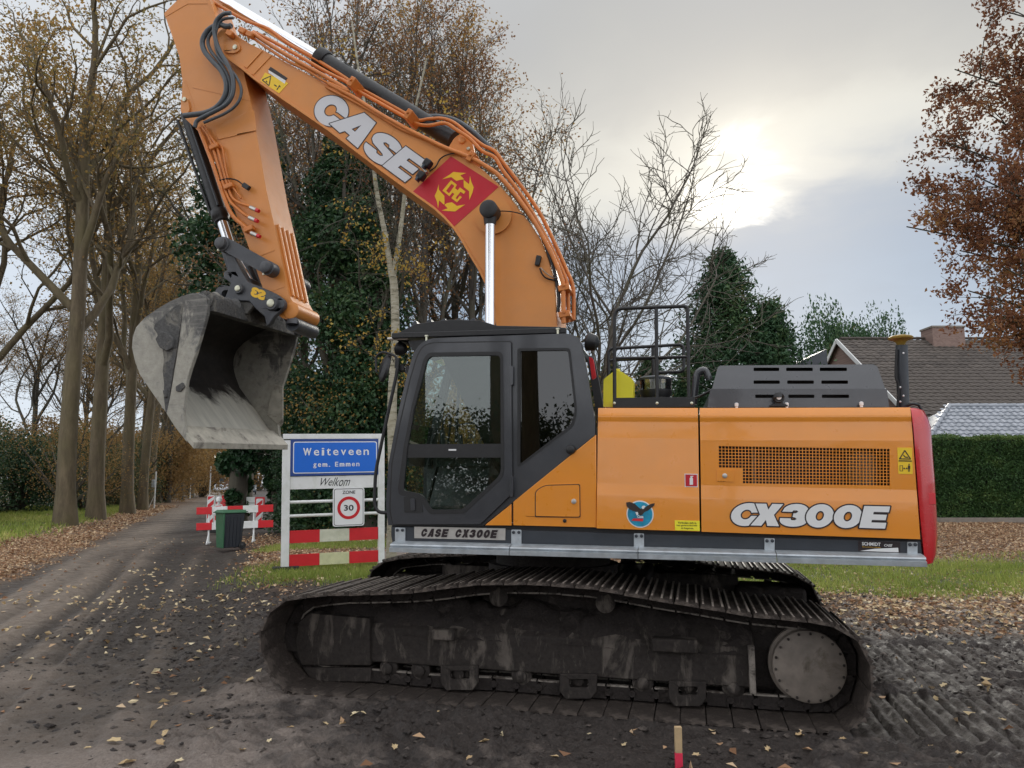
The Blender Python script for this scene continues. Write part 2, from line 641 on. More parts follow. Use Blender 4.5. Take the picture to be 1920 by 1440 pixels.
def bucket_mat():
    m, nt, b = new_mat('bucket_steel')
    n = noise_node(nt, 2.2, 9, 0.68, dist=0.6)
    n2 = noise_node(nt, 14, 6, 0.7)
    c = ramp_node(nt, n, [(0.30, (0.075, 0.080, 0.09)), (0.40, (0.13, 0.13, 0.125)), (0.46, (0.34, 0.325, 0.275)), (0.60, (0.42, 0.40, 0.335)), (0.72, (0.16, 0.14, 0.115))])
    c = mixc(nt, 0.35, c, ramp_node(nt, n2, [(0.3, (0.16, 0.15, 0.135)), (0.7, (0.46, 0.44, 0.38))]))
    # dark wet earth clings to the upper part, ragged at its border, with drips and scrapes
    t = nt.nodes.new('ShaderNodeTexCoord')
    sp = nt.nodes.new('ShaderNodeSeparateXYZ')
    nt.links.new(t.outputs['Object'], sp.inputs[0])
    n3 = noise_node(nt, 2.6, 8, 0.7, stretch=(1.4, 1, .8), dist=0.6)
    zz = mathn(nt, 'ADD', sp.outputs[2], mathn(nt, 'MULTIPLY', mathn(nt, 'SUBTRACT', n3, 0.5), 2.6))
    zz = mathn(nt, 'ADD', zz, mathn(nt, 'MULTIPLY', sp.outputs[0], 0.35))
    f = nt.nodes.new('ShaderNodeMapRange')
    f.inputs[1].default_value, f.inputs[2].default_value = 2.05, 2.25
    f.inputs[4].default_value = 0.85
    nt.links.new(zz, f.inputs[0])
    c = mixc(nt, f.outputs[0], c, ramp_node(nt, n2, [(0.3, (0.050, 0.050, 0.052)), (0.7, (0.135, 0.130, 0.122))]))
    sc = noise_node(nt, 3.0, 5, 0.6, stretch=(0.6, 0.6, 9.0))
    c = mixc(nt, mathn(nt, 'MULTIPLY', ramp_node(nt, sc, [(0.55, (0, 0, 0)), (0.7, (1, 1, 1))]), 0.35), c, (0.42, 0.40, 0.35))
    nt.links.new(c, b.inputs['Base Color'])
    b.inputs['Roughness'].default_value = 0.6
    b.inputs['Metallic'].default_value = 0.15
    bump(nt, b, mathn(nt, 'ADD', n, mathn(nt, 'MULTIPLY', n2, 0.35)), 0.5, 0.035)
    return m


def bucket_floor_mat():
    """polished pale at the cutting edge, dark brown deeper in (ragged border)"""
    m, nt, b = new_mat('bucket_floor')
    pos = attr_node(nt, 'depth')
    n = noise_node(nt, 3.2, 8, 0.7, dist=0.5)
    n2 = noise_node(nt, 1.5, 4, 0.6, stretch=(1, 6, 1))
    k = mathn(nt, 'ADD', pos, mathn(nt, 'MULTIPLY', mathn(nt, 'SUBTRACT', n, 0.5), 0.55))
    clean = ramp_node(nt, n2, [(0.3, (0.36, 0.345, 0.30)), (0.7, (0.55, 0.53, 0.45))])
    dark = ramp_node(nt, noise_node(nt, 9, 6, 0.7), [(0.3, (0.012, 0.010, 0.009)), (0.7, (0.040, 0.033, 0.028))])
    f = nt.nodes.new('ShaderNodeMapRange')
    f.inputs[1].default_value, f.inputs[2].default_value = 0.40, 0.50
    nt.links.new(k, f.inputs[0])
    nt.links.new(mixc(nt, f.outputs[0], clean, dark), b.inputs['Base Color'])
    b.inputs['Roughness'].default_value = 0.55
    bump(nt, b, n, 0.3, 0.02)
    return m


M['bucket'] = bucket_mat()
M['bucket_pale'] = grime('bucket_scoured', (0.42, 0.395, 0.33), (0.12, 0.105, 0.09), 0.40, 3.0, rough=0.55, stretch=(1, 1, 1.6), bmp=0.25)
M['caked_grey'] = grime('caked_grey_earth', (0.20, 0.19, 0.165), (0.085, 0.084, 0.082), 0.56, 5, rough=0.8, bmp=0.8)
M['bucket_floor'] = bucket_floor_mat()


def glass_mat(name, tint, refl=1.0, op=0.0):
    m = bpy.data.materials.new(name)
    m.use_nodes = True
    nt = m.node_tree
    nt.nodes.clear()
    out = nt.nodes.new('ShaderNodeOutputMaterial')
    tr = nt.nodes.new('ShaderNodeBsdfTransparent')
    tr.inputs[0].default_value = tint + (1,)
    gl = nt.nodes.new('ShaderNodeBsdfGlossy')
    gl.inputs['Roughness'].default_value = 0.01
    fr = nt.nodes.new('ShaderNodeFresnel')
    fr.inputs[0].default_value = 1.52
    f = nt.nodes.new('ShaderNodeMath')
    f.operation = 'MULTIPLY'
    f.use_clamp = True
    nt.links.new(fr.outputs[0], f.inputs[0])
    f.inputs[1].default_value = 1.75 * refl
    mx = nt.nodes.new('ShaderNodeMixShader')
    nt.links.new(f.outputs[0], mx.inputs[0])
    nt.links.new(tr.outputs[0], mx.inputs[1])
    nt.links.new(gl.outputs[0], mx.inputs[2])
    nt.links.new(mx.outputs[0], out.inputs[0])
    return m


M['glass'] = glass_mat('cab_glass', (0.72, 0.80, 0.76), 1.1)
M['glass_dark'] = glass_mat('tinted_glass', (0.05, 0.055, 0.06), 1.1)
M['lens'] = paint('lens_white', (0.75, 0.75, 0.75), 0.15)


def leaf_mat(name, stops, trans=0.45, rough=0.6):
    m, nt, b = new_mat(name)
    out = nt.nodes['Material Output']
    c = ramp_node(nt, attr_node(nt, 'rnd'), stops)
    nt.links.new(c, b.inputs['Base Color'])
    b.inputs['Roughness'].default_value = rough
    b.inputs['Specular IOR Level'].default_value = 0.3
    t = nt.nodes.new('ShaderNodeBsdfTranslucent')
    nt.links.new(c, t.inputs[0])
    mx = nt.nodes.new('ShaderNodeMixShader')
    mx.inputs[0].default_value = trans
    nt.links.new(b.outputs[0], mx.inputs[1])
    nt.links.new(t.outputs[0], mx.inputs[2])
    nt.links.new(mx.outputs[0], out.inputs[0])
    return m


M['oak_leaf'] = leaf_mat('oak_leaves', [(0, (0.17, 0.15, 0.055)), (0.3, (0.27, 0.20, 0.07)), (0.6, (0.36, 0.225, 0.07)), (0.85, (0.45, 0.26, 0.075)), (1, (0.36, 0.34, 0.11))], 0.6)
M['oak_gold'] = leaf_mat('golden_oak_leaves', [(0, (0.16, 0.105, 0.045)), (0.5, (0.29, 0.175, 0.065)), (0.85, (0.37, 0.235, 0.085)), (1, (0.25, 0.22, 0.085))])
M['red_oak_leaf'] = leaf_mat('russet_leaves', [(0, (0.13, 0.055, 0.032)), (0.5, (0.22, 0.092, 0.045)), (0.8, (0.29, 0.135, 0.055)), (1, (0.33, 0.19, 0.07))])
M['birch_leaf'] = leaf_mat('yellow_birch_leaves', [(0, (0.30, 0.19, 0.04)), (0.6, (0.48, 0.30, 0.06)), (1, (0.42, 0.36, 0.10))])
M['twig_leaf'] = leaf_mat('rusty_twig_leaves', [(0, (0.168, 0.084, 0.048)), (0.6, (0.288, 0.144, 0.060)), (1, (0.408, 0.264, 0.072))])
M['ivy_leaf'] = leaf_mat('ivy_leaves', [(0, (0.014, 0.038, 0.018)), (0.5, (0.030, 0.072, 0.030)), (0.9, (0.065, 0.12, 0.042)), (1, (0.12, 0.14, 0.06))], 0.2, 0.36)
M['conifer_leaf'] = leaf_mat('conifer_sprays', [(0, (0.022, 0.060, 0.027)), (0.5, (0.041, 0.094, 0.041)), (0.9, (0.077, 0.133, 0.046)), (1, (0.125, 0.117, 0.046))], 0.15, 0.6)
M['hedge_leaf'] = leaf_mat('hedge_leaves', [(0, (0.024, 0.063, 0.019)), (0.6, (0.057, 0.123, 0.034)), (1, (0.135, 0.196, 0.052))], 0.2, 0.55)
M['shrub_leaf'] = leaf_mat('shrub_leaves', [(0, (0.037, 0.056, 0.027)), (0.6, (0.081, 0.106, 0.050)), (1, (0.175, 0.150, 0.062))], 0.25)
M['grass'] = leaf_mat('grass_blades', [(0, (0.162, 0.217, 0.041)), (0.5, (0.275, 0.339, 0.069)), (0.85, (0.421, 0.435, 0.117)), (1, (0.648, 0.574, 0.221))], 0.3)
M['litter'] = leaf_mat('fallen_leaves', [(0, (0.149, 0.075, 0.040)), (0.3, (0.299, 0.161, 0.086)), (0.6, (0.483, 0.310, 0.178)), (1, (0.736, 0.586, 0.391))], 0.1, 0.7)
M['litter_pale'] = leaf_mat('pale_fallen_leaves', [(0, (0.360, 0.220, 0.108)), (0.5, (0.600, 0.464, 0.264)), (1, (0.792, 0.683, 0.456))], 0.1, 0.7)


def bark_mat(name, a, b_, scale=3.0, moss=None):
    m, nt, b = new_mat(name)
    n = noise_node(nt, scale, 8, 0.7, stretch=(1, 1, 0.22), dist=0.3)
    c = ramp_node(nt, n, [(0.3, a), (0.7, b_)])
    if moss:
        f = nt.nodes.new('ShaderNodeMapRange')
        f.inputs[1].default_value, f.inputs[2].default_value = 0.42, 0.7
        f.inputs[4].default_value = 0.7
        nt.links.new(noise_node(nt, 0.7, 5, 0.6), f.inputs[0])
        c = mixc(nt, f.outputs[0], c, moss)
    nt.links.new(c, b.inputs['Base Color'])
    b.inputs['Roughness'].default_value = 0.9
    bump(nt, b, n, 0.8, 0.05)
    return m


M['oak_bark'] = bark_mat('oak_bark', (0.065, 0.049, 0.030), (0.174, 0.134, 0.081), 4.0, moss=(0.121, 0.104, 0.047))
M['dark_bark'] = bark_mat('dark_bark', (0.033, 0.029, 0.023), (0.098, 0.085, 0.068), 4.0, moss=(0.078, 0.078, 0.039))
M['grey_bark'] = bark_mat('grey_bark', (0.07, 0.06, 0.05), (0.16, 0.14, 0.12), 4.0, moss=(0.10, 0.10, 0.05))


def birch_bark():
    m, nt, b = new_mat('birch_bark')
    n = noise_node(nt, 5.0, 8, 0.7, stretch=(0.6, 0.6, 3.0), dist=0.5)
    c = ramp_node(nt, n, [(0.36, (0.05, 0.045, 0.035)), (0.46, (0.34, 0.31, 0.24)), (0.7, (0.55, 0.52, 0.44))])
    f = mathn(nt, 'MULTIPLY', noise_node(nt, 1.2, 5), 0.6)
    c = mixc(nt, f, c, (0.22, 0.20, 0.10))
    nt.links.new(c, b.inputs['Base Color'])
    b.inputs['Roughness'].default_value = 0.8
    bump(nt, b, n, 0.4, 0.01)
    return m


M['birch_bark'] = birch_bark()


def roof_tile_mat(name, a, b_, moss, rough, coat=0.0):
    m, nt, b = new_mat(name)
    oi = nt.nodes.new('ShaderNodeObjectInfo')
    n = noise_node(nt, 3.0, 6, 0.65)
    k = mathn(nt, 'ADD', mathn(nt, 'MULTIPLY', oi.outputs['Random'], 0.45), mathn(nt, 'MULTIPLY', n, 0.55))
    c = ramp_node(nt, k, [(0.2, a), (0.8, b_)])
    if moss:
        f = nt.nodes.new('ShaderNodeMapRange')
        f.inputs[1].default_value, f.inputs[2].default_value = 0.55, 0.75
        f.inputs[4].default_value = 0.5
        nt.links.new(noise_node(nt, 7, 6, 0.7), f.inputs[0])
        c = mixc(nt, f.outputs[0], c, moss)
    nt.links.new(c, b.inputs['Base Color'])
    b.inputs['Roughness'].default_value = rough
    b.inputs['Coat Weight'].default_value = coat
    return m


M['roof_brown'] = roof_tile_mat('brown_roof_tiles', (0.045, 0.036, 0.030), (0.105, 0.086, 0.072), (0.13, 0.11, 0.07), 0.8)
M['roof_grey'] = roof_tile_mat('grey_glazed_tiles', (0.20, 0.22, 0.25), (0.32, 0.34, 0.38), None, 0.3, 0.4)


def brick_mat():
    m, nt, b = new_mat('brickwork')
    t = nt.nodes.new('ShaderNodeTexCoord')
    mp_ = nt.nodes.new('ShaderNodeMapping')
    mp_.inputs['Rotation'].default_value = (R(90), 0, 0)
    nt.links.new(t.outputs['Object'], mp_.inputs[0])
    br = nt.nodes.new('ShaderNodeTexBrick')
    br.inputs['Scale'].default_value = 4.2
    br.inputs['Color1'].default_value = (0.19, 0.12, 0.10, 1)
    br.inputs['Color2'].default_value = (0.25, 0.165, 0.135, 1)
    br.inputs['Mortar'].default_value = (0.22, 0.19, 0.165, 1)
    br.inputs['Mortar Size'].default_value = 0.015
    nt.links.new(mp_.outputs[0], br.inputs[0])
    nt.links.new(br.outputs[0], b.inputs['Base Color'])
    b.inputs['Roughness'].default_value = 0.9
    return m


M['brickwork'] = brick_mat()


def ground_mat():
    """masks (vertex attributes) say where mud, road, grass floor and leaf mould lie"""
    m, nt, b = new_mat('ground_earth')
    fine = noise_node(nt, 48, 6, 0.7)
    mid = noise_node(nt, 4.5, 6, 0.6)
    big = noise_node(nt, 0.7, 5, 0.6)
    wet = ramp_node(nt, fine, [(0.28, (0.018, 0.0142, 0.0122)), (0.55, (0.044, 0.035, 0.0305)), (0.78, (0.086, 0.070, 0.062))])
    dry = ramp_node(nt, fine, [(0.25, (0.15, 0.121, 0.102)), (0.75, (0.32, 0.268, 0.232))])
    k = mathn(nt, 'ADD', mathn(nt, 'MULTIPLY', mid, 0.7), mathn(nt, 'MULTIPLY', big, 0.5))
    f = nt.nodes.new('ShaderNodeMapRange')
    f.inputs[1].default_value, f.inputs[2].default_value = 0.70, 1.0
    nt.links.new(mathn(nt, 'ADD', k, mathn(nt, 'MULTIPLY', attr_node(nt, 'dry'), 0.45)), f.inputs[0])
    c = mixc(nt, f.outputs[0], wet, dry)
    road = ramp_node(nt, noise_node(nt, 5, 9, 0.7), [(0.3, (0.130, 0.102, 0.078)), (0.7, (0.27, 0.218, 0.172))])
    c = mixc(nt, attr_node(nt, 'road'), c, road)
    rut = ramp_node(nt, fine, [(0.3, (0.030, 0.024, 0.0195)), (0.7, (0.072, 0.058, 0.048))])
    c = mixc(nt, attr_node(nt, 'rut'), c, rut)
    gfl = ramp_node(nt, mid, [(0.3, (0.055, 0.068, 0.022)), (0.7, (0.11, 0.125, 0.04))])
    c = mixc(nt, attr_node(nt, 'grass'), c, gfl)
    lf = ramp_node(nt, noise_node(nt, 14, 7, 0.75), [(0.28, (0.065, 0.038, 0.022)), (0.5, (0.17, 0.098, 0.052)), (0.72, (0.32, 0.20, 0.115))])
    c = mixc(nt, attr_node(nt, 'leafy'), c, lf)
    nt.links.new(c, b.inputs['Base Color'])
    rr = ramp_node(nt, mid, [(0.32, (0.38,) * 3), (0.6, (0.85,) * 3)])
    nt.links.new(rr, b.inputs['Roughness'])
    b.inputs['Specular IOR Level'].default_value = 0.35
    bump(nt, b, mathn(nt, 'ADD', fine, mathn(nt, 'MULTIPLY', mid, 0.8)), 0.75, 0.03)
    return m


M['ground'] = ground_mat()

# ------------------------------------------------------------------ ground
RD, RP = (-0.339, 0.941), (0.941, 0.339)


def road_r(x, y):
    return (x + 9.96) * RP[0] + (y - 15.3) * RP[1]


def base_z(x, y):
    x, y = np.asarray(x, float), np.asarray(y, float)
    r = road_r(x, y)
    z = 0.47 * sstep(13.5, 27, y) * sstep(0.5, 8, x)
    z = z + 0.12 * sstep(-0.2, -2.5, r) * sstep(8, 16, y)
    z = z + 0.10 * sstep(12.6, 14.5, y) * sstep(-6.8, -5.0, x) * (1 - sstep(0.5, 8, x))
    return z


def masks(x, y):
    r = road_r(x, y)
    jit = (fbm(x * 0.9, y * 0.9, 3, 4) - 0.5)
    jit2 = (fbm(x * 2.6, y * 2.6, 9, 4) - 0.5)
    road = sstep(-0.5, 0.1, r + jit * 0.9) * (1 - sstep(3.2, 4.6, r + jit * 1.6))
    road = road * sstep(4.5, 9.0, y + jit * 3)
    rut = np.exp(-((r - 2.75 - 0.25 * np.sin(y * 0.13)) / 0.55) ** 2) + 0.9 * np.exp(-((r - 3.7) / 0.22) ** 2) + 0.7 * np.exp(-((r - 1.25) / 0.16) ** 2) * sstep(0.4, 0.6, fbm(y * 0.1, r * 0 + 3.3, 22, 2)) + 0.8 * np.exp(-((r - 0.25) / 0.3) ** 2)
    streak = fbm(r * 4.5, (y * 0.94 - x * 0.34) * 0.10, 21, 4)
    side = sstep(1.9, 2.6, r + jit * .6) * (0.45 + 0.55 * sstep(0.38, 0.54, streak))
    wob_ = 0.12 * np.sin(y * .21) + 0.1 * np.sin(y * .47 + 1)
    side = np.maximum.reduce([side, .95 * np.exp(-((r - .42 - wob_) / .20) ** 2), .95 * np.exp(-((r - 1.95 - wob_) / .17) ** 2), .5 * np.exp(-((r - 1.2 - wob_) / .10) ** 2)])
    rut = np.clip(np.maximum(rut * (0.5 + 1.2 * streak), side), 0, 1) * sstep(-0.5, 0.1, r) * (1 - sstep(4.0, 4.9, r + jit)) * sstep(5.0, 9.0, y + jit * 3)
    # a trodden drive in front of the ivy, turf round the place-name sign and behind the machine
    drive = sstep(16.9, 17.7, y + jit * 1.2) * (1 - sstep(20.3, 21.4, y + jit * 1.2)) * sstep(4.6, 5.6, r) * (1 - sstep(0.5, 3, x))
    g1 = sstep(13.2, 14.6, y + jit * 1.8) * (1 - sstep(16.6, 17.4, y + jit)) * sstep(-5.4, -4.1, x + jit * 1.8) * (1 - sstep(3.0, 5.0, x))
    g1b = sstep(20.6, 21.6, y + jit) * sstep(-7.6, -6.5, x) * (1 - sstep(2, 4, x)) * 0.8
    g2 = sstep(11.9, 13.6, y + jit * 2.6) * (1 - sstep(17.0, 18.6, y + jit * 2.2)) * sstep(2.0, 4.0, x) * (0.72 + 0.5 * jit2)
    lg = sstep(-1.4, -2.6, r + jit * 1.4) * sstep(9, 13, y)
    grass = np.clip(np.maximum.reduce([g1, g1b, g2, lg * (0.62 + 1.5 * jit)]), 0, 1)
    leafL = sstep(-3.6, -1.6, r + jit * 2) * (1 - sstep(-0.25, 0.35, r + jit * 0.8)) * sstep(8, 12, y)
    leafP = sstep(4.2, 5.2, r + jit) * sstep(11.0, 13.5, y + jit * 3) * (1 - sstep(24, 30, y)) * (1 - sstep(-4.5, -3, x)) * (0.55 + 1.4 * jit2)
    leafR = sstep(16.6, 18.8, y + jit * 2) * sstep(1.0, 3.0, x)
    leafR2 = sstep(9.6, 12.0, y + jit * 2.2 + 0.12 * (x - 4)) * (1 - sstep(12.6, 14.2, y + jit)) * sstep(2.5, 4, x) * (0.7 + 0.9 * jit2)
    leafF = sstep(-2.0, -8.0, r) * 0.55
    leafy = np.clip(np.maximum.reduce([leafL * 0.95, leafP, leafR * 0.9, leafR2 * 0.9, leafF * (0.7 + jit)]), 0, 1)
    leafy = leafy * (1 - 0.75 * grass)
    far_right = sstep(27, 29, y) * sstep(0.5, 3, x)
    grass = np.maximum(grass, far_right)
    dry = np.clip(drive + 0.9 * sstep(-0.6, -2.8, x + jit * 2.4) * (1 - sstep(6.6, 8.6, y + jit * 3)) + 0.25 * (1 - sstep(5.0, 6.2, y)), 0, 1)
    mud = np.clip(1 - np.maximum.reduce([road * 0.8, grass, drive * 0.85, leafL, leafR, lg]), 0, 1) * (1 - sstep(14.0, 18.0, y))
    return road, rut, grass, leafy, dry, mud, drive


def lin_then_grow(a, b, step, g, end):
    out = list(np.arange(a, b, step))
    s = step
    x = out[-1]
    while x < end:
        s *= g
        x += s
        out.append(x)
    return out


xs_p = lin_then_grow(0, 6.6, 0.029, 1.065, 900)
xs = np.array([-v for v in xs_p[:0:-1]] + xs_p)
ys_up = lin_then_grow(4.9, 9.4, 0.025, 1.022, 60)
ys_up = ys_up + lin_then_grow(ys_up[-1] + 1.4, ys_up[-1] + 2.9, 1.4, 1.12, 1300)
ys_dn = lin_then_grow(0, 0.5, 0.12, 1.12, 120)
ys = np.array([4.9 - 0.05 - v for v in ys_dn[::-1]] + ys_up)
GX, GY = np.meshgrid(xs, ys, indexing='xy')
road_m, rut_m, grass_m, leafy_m, dry_m, mud_m, drive_m = masks(GX, GY)
GZ = base_z(GX, GY)
near = 1 - sstep(22, 40, GY)
# churned earth: clods, ridges and fine crumbs
c1 = fbm(GX * 2.2, GY * 2.2, 31, 3)
c2 = fbm(GX * 6.5 + 0.4 * c1, GY * 8.5, 41, 4, 0.55)
c3 = 1 - np.abs(2 * fbm(GX * 13, GY * 17, 51, 3, 0.6) - 1)
c4 = fbm(GX * 22, GY * 30, 61, 3, 0.6)
churn = (c1 - 0.5) * 0.08 + (c2 - 0.5) * 0.12 + (c3 - 0.6) * 0.05 + (c4 - 0.5) * 0.055
patch = 0.62 + 0.75 * sstep(0.38, 0.62, fbm(GX * 0.8, GY * 0.8, 71, 3))
patch = patch * (1 - 0.5 * sstep(-1.0, -4.0, GX) * (1 - sstep(7.5, 10.5, GY)))
GZ = GZ + near * mud_m * churn * patch
GZ = GZ + near * (1 - mud_m) * ((c2 - 0.5) * 0.03 + (c4 - 0.5) * 0.008)
rr_ = road_r(GX, GY)
al = GY * 0.94 - GX * 0.34
GZ = GZ - near * rut_m * 0.085 * (0.5 + fbm(rr_ * 5, al * 0.4, 81, 3)) + near * road_m * (fbm(rr_ * 9, al * 0.5, 91, 4) - 0.5) * 0.05
# prints left by the steel tracks behind the machine
ms = (GX - MO.x) * ME.x + (GY - MO.y) * ME.y
mw = (GX - MO.x) * MN.x + (GY - MO.y) * MN.y
for w0, w1, amp, sh in ((-1.80, -0.52, 1.0, 0.0), (0.55, 1.80, 0.8, 0.07), (-0.42, 0.45, 0.45, 0.11), (2.0, 3.2, 0.5, 0.05)):
    lane = sstep(w0 - 0.05, w0 + 0.05, mw) * (1 - sstep(w1 - 0.05, w1 + 0.05, mw)) * sstep(2.55, 2.8, ms) * (1 - sstep(9, 11, ms))
    if w0 < -2.5 or (w0 > -0.8 and w0 < 0):
        lane = lane * sstep(3.0, 3.6, ms)
    fq = ((ms + sh + 0.02 * (c1 - .5)) / 0.203) % 1.0
    groove = np.interp(fq, [0, .06, .14, .30, .38, .47, .53, .62, .70, .86, .94, 1], [-.020, -.014, .012, .016, .010, -.060, -.060, .010, .016, .012, -.014, -.020])
    keep = sstep(0.16, 0.34, fbm(GX * 1.1, GY * 1.1, 101, 3) + 0.14 * amp)
    GZ = GZ * (1 - 0.85 * lane * keep) + lane * keep * amp * (groove * (0.8 + 0.5 * c1) - 0.010)
# sole of the machine: the tracks press the mud flat
for w0, w1 in ((-1.78, -0.52), (0.52, 1.78)):
    lane = sstep(w0 - 0.12, w0, mw) * (1 - sstep(w1, w1 + 0.12, mw)) * sstep(-2.0, -1.75, ms) * (1 - sstep(2.65, 2.9, ms))
    GZ = GZ * (1 - lane) + lane * (-0.012 - 0.012 * ms + 0.5 * (c2 - 0.5) * 0.05 + (c4 - 0.5) * 0.02)
under = sstep(-0.6, -0.45, mw) * (1 - sstep(0.45, 0.6, mw)) * sstep(-2.2, -1.6, ms) * (1 - sstep(2.4, 3.0, ms))
GZ = GZ + under * 0.02
sub = 0.9 + 0 * GX
verts = np.stack([GX, GY, GZ], -1).reshape(-1, 3)
ny, nx = GX.shape
idx = np.arange(nx * ny).reshape(ny, nx)
quads = np.stack([idx[:-1, :-1], idx[:-1, 1:], idx[1:, 1:], idx[1:, :-1]], -1).reshape(-1, 4)
gme = raw_mesh('ground', verts, quads, {'road': road_m.ravel(), 'rut': rut_m.ravel(), 'grass': grass_m.ravel(), 'leafy': leafy_m.ravel(), 'dry': dry_m.ravel()}, True)
link('ground', gme, M['ground'], None, kind='structure')


def surf_z(x, y):
    """height of the built ground sheet (bilinear)"""
    x, y = np.asarray(x, float), np.asarray(y, float)
    i = np.clip(np.searchsorted(xs, x) - 1, 0, nx - 2)
    j = np.clip(np.searchsorted(ys, y) - 1, 0, ny - 2)
    u, v = (x - xs[i]) / (xs[i + 1] - xs[i]), (y - ys[j]) / (ys[j + 1] - ys[j])
    return (GZ[j, i] * (1 - u) + GZ[j, i + 1] * u) * (1 - v) + (GZ[j + 1, i] * (1 - u) + GZ[j + 1, i + 1] * u) * v


nr = np.random.default_rng(12)


def on_ground(n, x0, x1, y0, y1, dens):
    x, y = nr.uniform(x0, x1, n), nr.uniform(y0, y1, n)
    keep = nr.random(n) < dens(x, y)
    x, y = x[keep], y[keep]
    ms_ = (x - MO.x) * ME.x + (y - MO.y) * ME.y
    mw_ = (x - MO.x) * MN.x + (y - MO.y) * MN.y
    ok = ~((np.abs(mw_) < 1.85) & (ms_ > -2.5) & (ms_ < 3.0))
    return x[ok], y[ok]


def leaf_cloud(P, size, aspect=0.62, flat=0.0, curl=0.0):
    """one bent quad per leaf, freely turned (flat=1 lies on the ground)"""
    n = len(P)
    a = nr.normal(size=(n, 3))
    b = nr.normal(size=(n, 3))
    if flat:
        a[:, 2] *= (1 - flat)
        b[:, 2] *= (1 - flat)
    a /= np.linalg.norm(a, axis=1)[:, None] + 1e-9
    b -= a * (a * b).sum(1)[:, None]
    b /= np.linalg.norm(b, axis=1)[:, None] + 1e-9
    s = np.asarray(size)[:, None] * 0.5
    c = np.cross(a, b) * s * curl
    V = np.stack([P - a * s, P + b * s * aspect + c, P + a * s, P - b * s * aspect + c], 1).reshape(-1, 3)
    Q = np.arange(4 * n).reshape(n, 4)
    rnd = np.repeat(np.clip(nr.random(n) * 0.85 + nr.random(n) * 0.15, 0, 1), 4)
    return V, Q, rnd


# fallen leaves (ground cover)
def dens_litter(x, y):
    road, rut, grass, leafy, dry, mud, drive = masks(x, y)
    clump = sstep(0.42, 0.68, fbm(x * 0.7, y * 0.7, 131, 3))
    return np.clip(leafy * 0.9 + grass * 0.22 * (0.4 + clump) + drive * 0.18 * clump + mud * 0.022 * (0.3 + clump * 1.6) + road * 0.012, 0, 1)


lx, ly = on_ground(170000, -16, 17, 5.2, 27, dens_litter)
lz = surf_z(lx, ly) + 0.012
sz_ = nr.uniform(0.05, 0.105, len(lx))
V, Q, rn = leaf_cloud(np.stack([lx, ly, lz], 1), sz_, 0.6, 0.72, 0.35)
link('leaf_litter', raw_mesh('leaf_litter', V, Q, {'rnd': rn}), M['litter'], None, kind='stuff')
def dens_pale(x, y):
    road, rut, grass, leafy, dry, mud, drive = masks(x, y)
    clump = sstep(0.40, 0.66, fbm(x * 0.8 + 5, y * 0.8, 231, 3))
    right = sstep(9.0, 11.0, y) * (1 - sstep(13, 15, y)) * sstep(2.2, 3.5, x)
    left = sstep(8.5, 12.0, y) * (1 - sstep(17, 20, y)) * sstep(-9.0, -7.0, x) * (1 - sstep(-3.6, -2.6, x))
    return np.clip(right * 0.35 * (.4 + clump) + left * 0.10 * (.2 + clump) + mud * 0.012, 0, 1)


lx, ly = on_ground(60000, -10, 15, 6.0, 19, dens_pale)
V, Q, rn = leaf_cloud(np.stack([lx, ly, surf_z(lx, ly) + 0.018], 1), nr.uniform(0.06, 0.11, len(lx)), 0.6, 0.7, 0.4)
link('leaf_litter', raw_mesh('leaf_litter', V, Q, {'rnd': rn}), M['litter_pale'], None, kind='stuff')
lx, ly = on_ground(60000, -34, -8, 24, 62, lambda x, y: masks(x, y)[3] * 0.8)
V, Q, rn = leaf_cloud(np.stack([lx, ly, surf_z(lx, ly) + 0.02], 1), nr.uniform(0.08, 0.15, len(lx)), 0.7, 0.7, 0.3)
link('leaf_litter', raw_mesh('leaf_litter', V, Q, {'rnd': rn}), M['litter'], None, kind='stuff')

